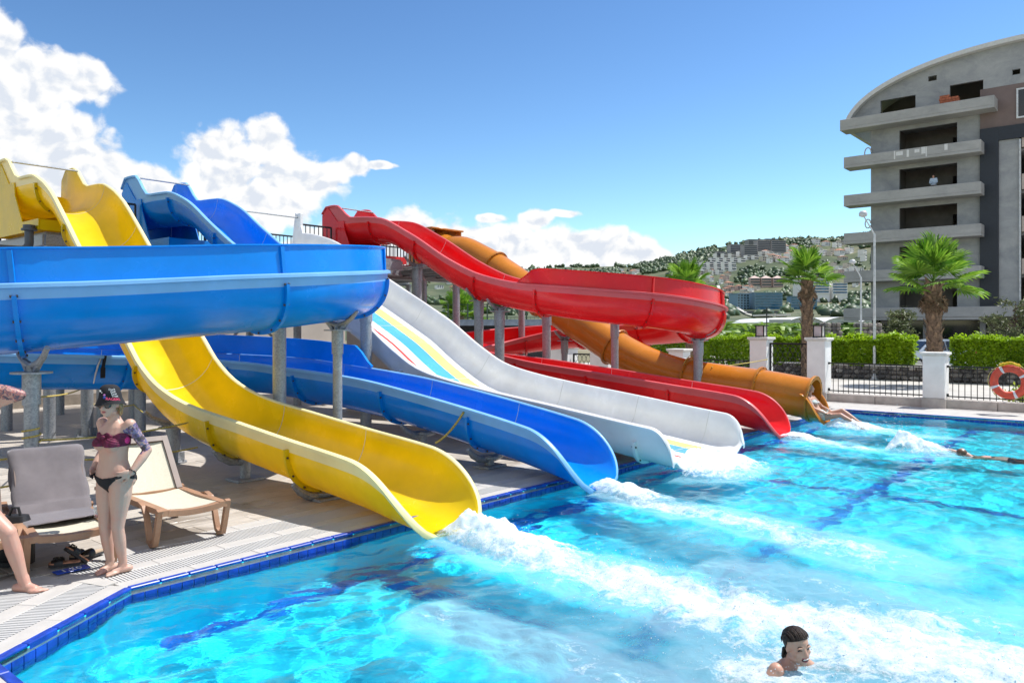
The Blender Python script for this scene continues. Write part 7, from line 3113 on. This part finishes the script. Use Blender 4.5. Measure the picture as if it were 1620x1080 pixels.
# ---------------------------------------------------------------- worker on the third balcony from the top
def worker():
    N3, T3 = Vector((DN.x, DN.y, 0)), Vector((DT.x, DT.y, 0))
    z = 12.2
    def p(n, t, h):
        return W(-7.55 + n, 64.35 + t, z + h)
    F = -T3
    J = dict(Lp=-N3, Ls=-N3, crotch=p(0, 0, .82), waist=p(0, 0, 1.06), neck=p(0, -.03, 1.42), head=p(0, -.08, 1.57), face=F + N3 * .3, shL=p(-.18, 0, 1.36), elL=p(-.24, -.08, 1.08), wrL=p(-.12, -.28, .98),
             shR=p(.18, 0, 1.36), elR=p(.25, -.06, 1.08), wrR=p(.14, -.28, .98), hipL=p(-.09, 0, .84), hipR=p(.09, 0, .84), knL=p(-.1, 0, .46), knR=p(.1, 0, .46), anL=p(-.1, .02, .08), anR=p(.1, .02, .08), toeL=F, toeR=F, calfback=T3)
    root = thing('person', 'worker in a light blue shirt leaning at a balcony of the concrete block', 'person', p(0, 0, 0))
    me, co = body_mesh('body', J, 1.07, False, SKIN_S, .03, 1)
    link('body', me, root)
    garment('shirt', me, co, lambda c: (c[:, 2] > z + .85) & (c[:, 2] < z + 1.42), .02, simple('light_blue_shirt', (.45, .55, .68), .8), root)
    garment('trousers', me, co, lambda c: (c[:, 2] > z + .1) & (c[:, 2] < z + .86), .02, simple('dark_trousers', (.04, .045, .06), .8), root)
    m = MB()
    m.ellipsoid(p(0, -.07, 1.61), .10, None, 12, 8)
    m.build('hair', M_DARKHAIR, root, smooth=60)
worker()
# ================================================================== loungers, towel, sandals and the like
M_LFRAME = simple('tan_resin', (.36, .20, .115), .5, var=.12, vscale=5, bump=.06, bscale=70)
M_LFRAME_SHADED = simple('shaded_tan_resin', (.13, .085, .065), .5, var=.12)  # same resin as the frame, darkened: the backrest's shade put into the colour
M_SLING = simple('cream_sling_mesh', (.56, .52, .40), .75, var=.06, vscale=60, bump=.25, bscale=260)

def lounger(label, group, back_deg=52):
    o = thing('sun_lounger', label, 'sun lounger', (0, 0, 0), 0, group)
    # local frame: x towards the foot end, y across; seat at .34
    zs, Lx = .345, 1.02
    def rail(x0, x1, y, z0, z1, name, w=.065, h=.055):
        m = MB()
        m.bar((x0, y, z0), (x1, y, z1), w, h)
        return m
    m = MB()
    for sg in (1, -1):
        m.bar((0, sg * .285, zs), (-Lx - .42, sg * .285, zs), .075, .055)
    # curved foot and hinge bars
    for (x, sag) in ((-.035, -.025), (-Lx, 0), (-Lx - .40, 0)):
        pts = [Vector((x, y, zs + sag * (1 - (y / .285) ** 2))) for y in np.linspace(-.26, .26, 7)]
        for a, b in zip(pts, pts[1:]):
            m.bar(a, b, .075, .055)
    m.build('seat_frame', M_LFRAME, o, smooth=30)
    # two bent legs at the foot end, two at the head end
    for x0, dr in ((-.03, -1), (-Lx - .10, -1)):
        for sg in (1, -1):
            m = MB()
            y = sg * .335
            c = []
            pts = [Vector((x0 + .015, y, zs + .035)), Vector((x0 - .015, y, zs - .06)), Vector((x0 - .065, y, .12)), Vector((x0 - .10, y, .035)), Vector((x0 - .15, y, .022)), Vector((x0 - .21, y, .05)),
                   Vector((x0 - .25, y, .15)), Vector((x0 - .29, y, .27)), Vector((x0 - .36, y, zs + .01)), Vector((x0 - .46, y, zs + .035)), Vector((x0 - .58, y, zs + .005))]
            rings = []
            for i, q in enumerate(pts):
                a, b = pts[max(0, i - 1)], pts[min(len(pts) - 1, i + 1)]
                t = (b - a).normalized()
                up = Vector((0, 1, 0)).cross(t).normalized()
                w, h = .050, .046 - .012 * (i > 6)
                rings.append([q + Vector((0, dy * w / 2, 0)) + up * dz * h / 2 for dy, dz in ((-1, -1), (1, -1), (1, 1), (-1, 1))])
            m.loops(rings)
            m.build('leg', M_LFRAME, o, smooth=30)
    m = MB()
    rows = 8
    for j in range(rows):
        x0, x1 = -.075 - (Lx - .11) * j / rows, -.075 - (Lx - .11) * (j + 1) / rows
        f0, f1 = [-.018 * math.sin(PI * (-x + -.075) / (Lx - .11)) for x in (x0, x1)]
        ys = np.linspace(-.25, .25, 7)
        for a, b in zip(ys, ys[1:]):
            sa, sb = -.020 * (1 - (a / .25) ** 2), -.020 * (1 - (b / .25) ** 2)
            m.add([(x0, a, zs + .024 + f0 + sa), (x1, a, zs + .024 + f1 + sa), (x1, b, zs + .024 + f1 + sb), (x0, b, zs + .024 + f0 + sb)], [(0, 1, 2, 3)])
    m.build('seat_sling', M_SLING, o, smooth=60)
    # raised back
    a = R(back_deg)
    H = Vector((-Lx + .03, 0, zs + .02))
    d = Vector((-math.cos(a), 0, math.sin(a)))
    n = Vector((math.sin(a), 0, math.cos(a)))
    Lb = .66
    m = MB()
    for sg in (1, -1):
        p = H + Vector((0, sg * .26, 0))
        m.bar(p, p + d * Lb, .06, .045, up=n)
    m.bar(H + d * (Lb - .03) + Vector((0, -.231, 0)), H + d * (Lb - .03) + Vector((0, .231, 0)), .06, .045, up=n)
    b = m.build('backrest', M_LFRAME_SHADED, o, smooth=30)
    m = MB()
    for j in range(6):
        u0, u1 = .02 + (Lb - .08) * j / 6, .02 + (Lb - .08) * (j + 1) / 6
        ys = np.linspace(-.232, .232, 6)
        for y0, y1 in zip(ys, ys[1:]):
            q = [H + d * u + Vector((0, y, 0)) - n * (.020 * (1 - (y / .24) ** 2)) for u, y in ((u0, y0), (u0, y1), (u1, y1), (u1, y0))]
            m.add(q, [(0, 1, 2, 3)])
    m.build('back_sling', M_SLING, b, smooth=60)
    m = MB()
    for sg in (1, -1):
        p = H + d * .42 + Vector((0, sg * .20, 0))
        m.tube([p - n * .03, Vector((-Lx - .34, sg * .20, zs))], .012, 6)
    m.build('prop', M_GALV, b, smooth=40)
    return o, (H, d, n, Lb, zs, Lx)
GL = 'sun loungers along the pool edge'
l0, LG = lounger('brown sun lounger with a bare cream sling, its back raised, beside the yellow slide', GL)
def put(o, s, t, rz=0):
    o.location = S(s, t)
    o.rotation_euler = (0, 0, RZ + rz)
put(l0, .82, .98, R(-4))
l1 = dup(l0, S(.72, -.16), RZ - R(11), 'brown sun lounger draped with a grey towel, right behind the sandals', GL)
l2 = dup(l0, S(.87, -.86), RZ - R(12), 'brown sun lounger at the picture edge, only its corner showing behind the man', GL)

def towel():
    H, d, n, Lb, zs, Lx = LG
    M = Matrix.Translation(S(.72, -.16)) @ Matrix.Rotation(RZ - R(11), 4, 'Z')
    # path from behind the top of the back, over it, down its face and forward over the seat
    path = []
    for u in np.linspace(.45, 1.0, 7):
        path.append(H + d * Lb * u - n * .045)
    path.append(H + d * (Lb + .035) - n * .02)
    path.append(H + d * (Lb + .038) + n * .02)
    for u in np.linspace(.99, .10, 12):
        path.append(H + d * Lb * u + n * (.040 - .012 * math.sin(PI * u)))
    path.append(H + d * .05 + n * .07 + Vector((.04, 0, .02)))
    for x in np.linspace(-Lx + .13, -Lx + .62, 9):
        path.append(Vector((x, 0, zs + .048 - .008 * math.sin((x + Lx) * 5))))
    W_ = 19
    rg = np.random.default_rng(3)
    v = []
    K = len(path)
    for layer in (0, 1):
        for i, q in enumerate(path):
            for j in range(W_):
                u = j / (W_ - 1) * 2 - 1
                seat = max(0, (i - 20) / (K - 21))
                y = u * (.318 + .012 * math.sin(i * .8) + .012 * seat)
                sagz = 0
                e = max(0, abs(u) - .88) / .12
                wob = .010 * (fbm(np.array(i * .33 + 3), np.array(u * 2.2 + 5), 88, 3) - .5) * 2
                off = Vector((0, 0, wob - (.10 * e * e * seat)))
                if i < 20:
                    off = n * wob - n * (.030 * e)
                # front hem runs at a slant
                x = Vector((-.05 * u * seat, 0, 0))
                off2 = (n if i < 20 else Vector((0, 0, 1))) * (-.007 * layer)
                v.append(M @ (q + Vector((0, y, 0)) + off + x + off2))
    f = []
    N_ = K * W_
    for i in range(K - 1):
        for j in range(W_ - 1):
            a = i * W_ + j
            f.append((a, a + 1, a + W_ + 1, a + W_))
            f.append((N_ + a, N_ + a + W_, N_ + a + W_ + 1, N_ + a + 1))
    for i in range(K - 1):
        for j in (0, W_ - 1):
            a = i * W_ + j
            f.append((a, a + W_, N_ + a + W_, N_ + a) if j == 0 else (a, N_ + a, N_ + a + W_, a + W_))
    for j in range(W_ - 1):
        a = j
        f.append((a, N_ + a, N_ + a + 1, a + 1))
        a = (K - 1) * W_ + j
        f.append((a, a + 1, N_ + a + 1, N_ + a))
    me = bpy.data.meshes.new('towel')
    me.from_pydata(v, [], f)
    m, nt, p = new_mat('grey_mauve_terry')
    tc = nt.n('ShaderNodeTexCoord').outputs['Object']
    c = nt.ramp(nt.noise(tc, 4, 5, .6), [(.3, (.115, .100, .105)), (.7, (.17, .148, .152))])
    nt.put(p.inputs['Base Color'], c)
    p.inputs['Roughness'].default_value = .95
    p.inputs['Sheen Weight'].default_value = .3
    b = nt.n('ShaderNodeBump')
    b.inputs['Strength'].default_value = .5
    b.inputs['Distance'].default_value = .004
    nt.put(b.inputs['Height'], nt.noise(tc, 240, 2, .6))
    nt.put(p.inputs['Normal'], b.outputs[0])
    me.materials.append(m)
    me.shade_smooth()
    tag(link('towel', me), 'grey beach towel draped over the back and seat of a lounger', 'towel')
towel()

# ---------------------------------------------------------------- plastic cup on the lounger
def cup():
    c = (Matrix.Translation(S(.72, -.16)) @ Matrix.Rotation(RZ - R(11), 4, 'Z')) @ Vector((-.40, .262, .372))
    o = thing('plastic_cup', 'small clear plastic cup with a trace of red drink on the towel lounger', 'cup', c)
    m, nt, p = new_mat('clear_plastic')
    p.inputs['Base Color'].default_value = (.85, .88, .9, 1)
    p.inputs['Transmission Weight'].default_value = .85
    p.inputs['Roughness'].default_value = .08
    p.inputs['IOR'].default_value = 1.2
    mb = MB()
    mb.lathe([(.024, 0), (.026, .003), (.036, .105), (.039, .108), (.034, .105), (.0245, .006), (.0, .006)], c, 18)
    mb.build('wall', m, o, smooth=40)
    mb = MB()
    mb.lathe([(.0, .008), (.0235, .008), (.0255, .028), (.0, .028)], c, 14)
    mb.build('drink', simple('red_drink', (.45, .03, .02), .2), o, smooth=40)
cup()

# ---------------------------------------------------------------- backpack between the loungers
def backpack():
    c = Vector((-4.42, 6.95, 0))
    o = thing('backpack', 'black backpack leaning against the lounger behind the man', 'bag', c)
    M_N = simple('black_nylon', (.014, .014, .016), .6, var=.3, vscale=20)
    mb = MB()
    rings = []
    for k in range(9):
        u = k / 8
        a, b = .16 * (1 - .35 * u ** 3), .11 * (1 - .45 * u ** 2)
        rings.append([c + Vector((a * math.copysign(abs(math.cos(t)) ** .6, math.cos(t)), b * math.copysign(abs(math.sin(t)) ** .6, math.sin(t)) + .03 * u, .01 + .42 * u)) for t in np.linspace(0, 2 * PI, 17)[:-1]])
    mb.loops(rings)
    mb.build('sack', M_N, o, smooth=50)
    mb = MB()
    mb.bbox(c + Vector((0, -.11, .15)), (.20, .06, .20), .02)
    mb.build('pocket', M_N, o, smooth=50)
    mb = MB()
    mb.tube([c + Vector((-.05, .02, .43)), c + Vector((-.02, .02, .50)), c + Vector((.03, .02, .50)), c + Vector((.05, .02, .43))], .012, 6)
    mb.build('strap', M_N, o, smooth=50)
backpack()

# ---------------------------------------------------------------- sandals
M_SOLE = simple('dark_grey_sole', (.045, .045, .048), .85)
M_FOOTBED = simple('peach_footbed', (.62, .28, .16), .8, var=.3, vscale=30)
M_BED2 = simple('beige_footbed', (.50, .38, .27), .8, var=.1)
M_UPPER = simple('black_leather', (.012, .012, .012), .35, var=.3, vscale=30)
M_GREYSOLE = simple('grey_rubber_edge', (.22, .22, .25), .8)
def slipper(label, kind, loc, rz, tilt=None):
    o = thing('slipper', label, 'slipper', loc, 0, 'two pairs of slippers by the lounger')
    Mr = Matrix.Rotation(rz, 3, 'Z') @ (Matrix.Rotation(tilt[0], 3, tilt[1]) if tilt else Matrix.Identity(3))
    c = Vector(loc)
    out = [(.125, 0), (.118, .030), (.085, .046), (.03, .043), (-.03, .036), (-.09, .036), (-.118, .026), (-.126, 0), (-.118, -.026), (-.09, -.036), (-.03, -.034), (.03, -.040), (.085, -.046), (.118, -.030)]
    def slab(z0, z1, k, mat, name):
        m = MB()
        v = [c + Mr @ Vector((x * k, y * k, z0)) for x, y in out] + [c + Mr @ Vector((x * k, y * k, z1)) for x, y in out]
        n = len(out)
        m.add(v, [tuple(reversed(range(n))), tuple(range(n, 2 * n))] + [(i, (i + 1) % n, n + (i + 1) % n, n + i) for i in range(n)])
        return m.build(name, mat, o, smooth=30)
    slab(0, .022, 1.0, M_SOLE if kind == 0 else M_SOLE, 'sole')
    slab(.023, .034, .985, M_FOOTBED if kind == 0 else M_BED2, 'footbed')
    m = MB()
    rings = []
    for k in range(7):
        x = .005 + .095 * k / 6
        w = .046 if k < 5 else .042 - .006 * (k - 4)
        h = .050 - .018 * (k / 6) ** 2
        ring = []
        for j in range(11):
            a = PI * j / 10
            ring.append(c + Mr @ Vector((x, (w + .003) * math.cos(a), .020 + (h + .003) * math.sin(a) ** .8)))
        for j in range(11):
            a = PI * (10 - j) / 10
            ring.append(c + Mr @ Vector((x, (w - .003) * math.cos(a), .020 + (h - .003) * math.sin(a) ** .8)))
        rings.append(ring)
    m.loops(rings)
    m.build('upper', M_UPPER, o, smooth=50)
    if kind == 0:
        m = MB()
        for k in range(16):
            a = rnd.uniform(.5, 2.6)
            x = rnd.uniform(.02, .09)
            m.ellipsoid(c + Mr @ Vector((x, .047 * math.cos(a), .024 + .049 * math.sin(a) ** .8)), .007, None, 6, 5)
        m.build('flower_trim', M_UPPER, o, kind='stuff')
    return o
slipper('black slipper with a peach footbed lying flat next to its upturned mate', 0, pix(102, 893, 6.86) * Vector((1, 1, 0)) + Vector((0, 0, .021)), R(200))
slipper('black slipper with a peach footbed tipped up on its side against its mate', 0, pix(119, 888, 6.93) * Vector((1, 1, 0)) + Vector((0, 0, .075)), R(235), (R(-42), 'Y'))
slipper('black slipper with a beige footbed, toe half under the tipped up slipper', 1, pix(130, 881, 7.13) * Vector((1, 1, 0)) + Vector((0, 0, .021)), R(255))
slipper('black slipper with a beige footbed standing nearest the grating', 1, pix(146, 881, 7.15) * Vector((1, 1, 0)) + Vector((0, 0, .021)), R(250))

# ---------------------------------------------------------------- depth mark on the stone band
def depth_mark():
    c = W(-.82, -.14, .0215)
    a = math.atan2(DT.y, DT.x)
    o = thing('depth_marker', 'flat blue tile plate with white depth figures on the stone by the slippers', 'sign', c, a)
    m = MB()
    m.bbox(c, (.27, .115, .006), .002, Matrix.Rotation(a, 3, 'Z'))
    m.build('plate', simple('blue_enamel', (.012, .075, .50), .3), o)
    t = text_mesh('1.20', .10, .0012)
    x = link('figures', t, o, local=True)
    t.materials.append(M_PRINT_W)
    x.location = (0, 0, .0042)
depth_mark()

# ---------------------------------------------------------------- life ring
def life_ring():
    c = W(3.02, KT - .06, .72)
    c = pix(1597, 604, 18.95)
    o = thing('life_ring', 'orange life ring with white bands hung on the iron fence', 'life ring', c, RZ)
    M_OR = simple('orange_red_vinyl', (.66, .075, .035), .45, var=.12, vscale=9)
    M_WB = simple('white_vinyl_band', (.68, .66, .68), .5, var=.05)
    N3, T3, U = Vector((DN.x, DN.y, 0)), Vector((DT.x, DT.y, 0)), Vector((0, 0, 1))
    Rr, r_ = .325, .09
    def ring(a0, a1, k, rr):
        rings = []
        for a in np.linspace(a0, a1, k):
            d = N3 * math.cos(a) + U * math.sin(a)
            rings.append([c + d * (Rr + rr * math.cos(b)) + T3 * (rr * .72 * math.sin(b)) for b in np.linspace(0, 2 * PI, 15)[:-1]])
        return rings
    m = MB()
    m.loops(ring(0, 2 * PI, 65, r_), cap=False)
    m.build('float', M_OR, o, smooth=60)
    for a in (28, 118, 203, 292):
        m = MB()
        m.loops(ring(R(a) - .085, R(a) + .085, 7, r_ + .004))
        m.build('band', M_WB, o, smooth=60)
    m = MB()
    for j in range(4):
        pts = []
        for a in np.linspace(R(28), R(388), 49):
            d = N3 * math.cos(a) + U * math.sin(a)
            seg = ((a - R(28)) / R(90)) % 1
            if not (j <= (a - R(28)) / R(90) < j + 1):
                continue
            pts.append(c + d * (Rr + r_ + .006 + .035 * math.sin(PI * seg)) - T3 * .0)
        m.tube(pts, .008, 6)
    m.build('grab_line', simple('pale_yellow_cord', (.60, .50, .16), .8), o, smooth=60)
    m = MB()
    rg = random.Random(2)
    for k in range(9):
        pts = []
        for u in np.linspace(0, 1, 12):
            pts.append(c + N3 * (-.20 + .42 * u + rg.uniform(-.012, .012)) + U * (Rr + .075 + .055 * math.sin(PI * u) + rg.uniform(-.03, .03)) + T3 * (-.06 + rg.uniform(-.04, .04)))
        m.tube(pts, .016, 6)
    tag(m.build('throw_line', simple('bright_yellow_rope', (.75, .48, .02), .8, var=.2, vscale=40), smooth=60), 'bundle of bright yellow throw line lying on top of the life ring', 'rope')
life_ring()

# ---------------------------------------------------------------- ropes
M_ROPE = simple('yellow_twisted_rope', (.55, .42, .10), .85, var=.35, vscale=60)
def rope(pts, label, r_=.011, sag=.05, name='barrier_rope', group='yellow ropes strung between posts and slides'):
    P = []
    for a, b in zip(pts, pts[1:]):
        a, b = Vector(a), Vector(b)
        for u in np.linspace(0, 1, 14)[:(None if b is Vector(pts[-1]) else 13)]:
            P.append(lerp(a, b, u) - Vector((0, 0, sag * 4 * u * (1 - u))))
    P.append(Vector(pts[-1]))
    m = MB()
    m.tube(P, r_, 6)
    o = m.build(name, M_ROPE, smooth=60)
    tag(o, label, 'rope', group)
    return o
def around(s, t, z, r_):
    return [S(s, t, z) + Vector((math.cos(a) * r_, math.sin(a) * r_, .006 * k)) for k, a in enumerate(np.linspace(0, 4 * PI, 26))]
pl = S(3.06, .30)
m_ = MB()
m_.tube(around(3.06, .30, .86, .088), .010, 6)
tag(m_.build('rope_coil', M_ROPE, smooth=60), 'yellow rope wound round the steel post behind the towel lounger', 'rope')
rope([S(3.06, .38, .87), S(3.72, 2.42, .82)], 'yellow rope from the post behind the towel lounger to the yellow slide', sag=.05)
rope([S(3.06, .38, .66), S(3.55, 2.46, .50)], 'lower slack yellow rope under the other, ending on the yellow slide flange', sag=.06)
rope([S(3.10, .38, 1.34), S(9.5, 3.35, .95), S(8.4, 3.80, 1.0)], 'yellow rope running from the near post back to the posts behind the woman', sag=.04)
rope([S(9.6, 3.55, .62), S(8.4, 3.80, .66), S(5.5, 3.0, .62)], 'yellow rope low between the posts behind the woman', sag=.05)
rope([S(3.06, .22, .70), S(3.4, -2.2, .86)], 'yellow rope leading from the near post out of the picture', sag=.04)
rope([S(3.06, .22, .42), S(3.0, -2.2, .50)], 'lower yellow rope leading from the near post out of the picture', sag=.05)
rope([S(1.42, 5.38, .88), S(1.78, 5.16, .42)], 'thick yellow rope hanging from the blue slide rim towards the yellow slide', r_=.017, sag=.06)
rope([S(1.9, 14.4, 1.16), W(-2.8, 20.0, 1.15)], 'yellow rope tied from the orange tube to a lantern pillar', sag=.02)
rope([S(2.6, 14.3, 1.20), S(2.55, 14.6, 1.42), S(2.5, 14.9, 1.24)], 'short yellow rope looped over a joint of the orange tube', sag=-.03)

def strap():
    m = MB()
    i = PA_B.i(23.3)
    P, Lf, U = PA_B.P[i], PA_B.L[i], PA_B.U[i]
    q = P - Lf * .63
    a = [q + Vector((0, 0, .02)), q + Vector((-.02, -.03, -.18)), q + Vector((-.03, -.02, -.36))]
    for x, y in zip(a, a[1:]):
        m.bar(x, y, .075, .02)
    tag(m.build('hanging_strap', M_BLACK_CLOTH), 'black strap hanging over the rim of the lower blue run', 'strap')
    m = MB()
    q = q + Vector((-.10, -.02, 0))
    pts = [q + Vector((.05, 0, .0)), q + Vector((.0, -.02, -.14)), q + Vector((-.04, -.03, -.30)), q + Vector((-.07, -.03, -.45))]
    m.tube(pts, [.014, .016, .014, .01], 6)
    tag(m.build('white_cord', simple('white_cotton_cord', (.6, .6, .6), .8), smooth=60), 'frayed white cord hanging beside the black strap', 'cord')
strap()

# ---------------------------------------------------------------- spray and droplets
def spray():
    m, nt, p = new_mat('white_spray')
    p.inputs['Base Color'].default_value = (.90, .93, .95, 1)
    p.inputs['Roughness'].default_value = .2
    p.inputs['Transmission Weight'].default_value = .25
    bm = bmesh.new()
    bmesh.ops.create_icosphere(bm, subdivisions=1, radius=1)
    bv = np.array([v.co[:] for v in bm.verts]); bf = np.array([[v.index for v in f.verts] for f in bm.faces])
    bm.free()
    rg = np.random.default_rng(9)
    V, F_ = [], []
    off = 0
    def drop(pos, r_, stretch=1.0):
        nonlocal off
        d = rg.normal(size=3)
        s = np.array([1, 1, 1]) + np.abs(rg.normal(0, .35, 3))
        V.append(bv * r_ * s + pos)
        F_.append(bf + off)
        off += len(bv)
    def burst(n0, t0, cnt, sn, st, h, rmin, rmax, dn=0.0, base=0.0):
        for k in range(cnt):
            u = rg.random() ** 1.8
            n = n0 + rg.normal(0, sn) + dn * u
            t = t0 + rg.normal(0, st) * (1 + .3 * u)
            w = W(n, t, WATER_Z + base + h * u * abs(rg.normal(.6, .4)))
            drop(np.array(w), .36 * (rmin + (rmax - rmin) * rg.random() ** 3))
    # long trails: low froth that breaks the outline
    def trail(t0, n0, n1, w0, w1, cnt, h, drift, rmax):
        uu = rg.random(cnt) ** .8
        nn = n0 + (n1 - n0) * uu
        tt = t0 + drift * uu + rg.normal(0, .5, cnt) * (w0 + (w1 - w0) * uu)
        zz, _ = water_height(nn, tt)
        for k in range(cnt):
            u = uu[k]
            w = W(nn[k], tt[k], WATER_Z + zz[k] + h * abs(rg.normal(0, .5)) * (1 - .5 * u))
            drop(np.array(w), .0016 + rmax * .30 * rg.random() ** 5)
    trail(3.0, .7, 6.8, .30, 1.5, 3600, .09, -.5, .012)
    trail(5.95, .55, 4.0, .22, .6, 800, .08, -.7, .012)
    trail(8.3, .9, 1.9, 1.0, .9, 800, .08, 0, .014)
    trail(12.4, .6, 3.6, .2, .4, 600, .10, -.3, .014)
    trail(14.7, .6, 3.2, .35, .6, 600, .10, -.2, .014)
    burst(3.15, 12.2, 600, .28, .20, .55, .006, .022, -.3)
    burst(1.85, 14.95, 520, .22, .16, .42, .006, .022, .2)
    burst(2.7, 14.3, 160, .5, .25, .35, .005, .016)
    burst(1.25, 3.1, 420, .30, .16, .24, .006, .016)
    burst(2.4, 2.9, 500, .6, .25, .22, .006, .014)
    burst(4.55, 2.0, 260, .30, .30, .20, .006, .012)
    burst(1.2, 5.95, 200, .25, .14, .18, .006, .014)
    burst(5.0, 1.9, 260, .35, .35, .16, .004, .010)
    burst(5.4, 2.6, 300, .5, .7, .18, .004, .010)
    burst(3.4, 3.2, 200, .5, .3, .16, .004, .010)
    link('water_spray', quick_mesh('water_spray', np.concatenate(V), np.concatenate(F_), m, smooth=True), None, 'stuff')
spray()

# ---------------------------------------------------------------- white water pouring off the slide mouths
def outflow(n0, n1, t0, w0, w1, h0, drift, seed, zf=0.0):
    m = outflow.mat
    N_, T_ = 70, 56
    U, V_ = np.meshgrid(np.linspace(0, 1, N_), np.linspace(-1, 1, T_), indexing='ij')
    n = n0 + (n1 - n0) * U
    t = t0 + drift * U + V_ * (w0 + (w1 - w0) * U)
    prof = np.clip(1 - V_ ** 2, 0, 1)
    env = np.clip(U / .12, 0, 1) * np.clip((1 - U) / .7, 0, 1)
    rough = fbm(n * 5 + seed, t * 5, 40 + seed, 5, .62)
    z = WATER_Z + zf * np.clip(1 - U * 2.2, 0, 1) + prof * (.25 + .75 * env) * h0 * (.25 + 1.5 * rough) * np.clip((1 - U) / .5, 0, 1) + .01
    f = prof ** .6 * np.clip((1 - U) / .6, 0, 1) * np.clip(U / .06 + .35, 0, 1)
    X = B0.x + DN.x * n + DT.x * t
    Y = B0.y + DN.y * n + DT.y * t
    v = np.stack([X, Y, z], -1).reshape(-1, 3)
    idx = np.arange(N_ * T_).reshape(N_, T_)
    q = np.stack([idx[:-1, :-1], idx[1:, :-1], idx[1:, 1:], idx[:-1, 1:]], -1).reshape(-1, 4)
    link('white_water', quick_mesh('white_water', v, q, m, f.ravel(), smooth=True), None, 'stuff')
def outflow_mat():
    m, nt, p = new_mat('white_water_foam')
    out = nt.t.nodes['Material Output']
    tc = nt.n('ShaderNodeTexCoord').outputs['Object']
    at = nt.n('ShaderNodeAttribute', attribute_name='tint').outputs['Fac']
    a = nt.noise(tc, 9, 6, .7, dist=.6)
    b = nt.noise(tc, 40, 5, .7)
    k = nt.m('ADD', at, nt.m('ADD', nt.m('MULTIPLY', nt.m('SUBTRACT', a, .5), 1.5), nt.m('MULTIPLY', nt.m('SUBTRACT', b, .5), .7)))
    p.inputs['Base Color'].default_value = (.90, .93, .95, 1)
    p.inputs['Roughness'].default_value = .45
    bp = nt.n('ShaderNodeBump')
    bp.inputs['Strength'].default_value = .5
    bp.inputs['Distance'].default_value = .03
    nt.put(bp.inputs['Height'], nt.m('ADD', a, nt.m('MULTIPLY', b, .5)))
    nt.put(p.inputs['Normal'], bp.outputs[0])
    tl = nt.n('ShaderNodeBsdfTranslucent')
    tl.inputs['Color'].default_value = (.85, .93, .96, 1)
    m1 = nt.n('ShaderNodeMixShader')
    m1.inputs[0].default_value = .35
    nt.put(m1.inputs[1], p.outputs[0])
    nt.put(m1.inputs[2], tl.outputs[0])
    tr = nt.n('ShaderNodeBsdfTransparent')
    mx = nt.n('ShaderNodeMixShader')
    nt.put(mx.inputs[0], nt.m('MULTIPLY', nt.remap(k, .30, .85), .98))
    nt.put(mx.inputs[1], tr.outputs[0])
    nt.put(mx.inputs[2], m1.outputs[0])
    nt.put(out.inputs['Surface'], mx.outputs[0])
    return m
outflow.mat = outflow_mat()
outflow(.60, 2.8, 3.05, .28, .60, .22, -.10, 3, .05)
outflow(.46, 2.0, 5.97, .22, .42, .12, -.12, 5, .05)
outflow(.62, 2.15, 8.3, 1.05, 1.15, .24, -.05, 7, .06)
outflow(.52, 1.9, 12.45, .20, .32, .10, -.1, 9, .04)
outflow(.62, 2.4, 14.68, .30, .50, .16, -.1, 11, .04)
outflow(2.55, 3.9, 12.2, .40, .45, .26, -.1, 13, .0)
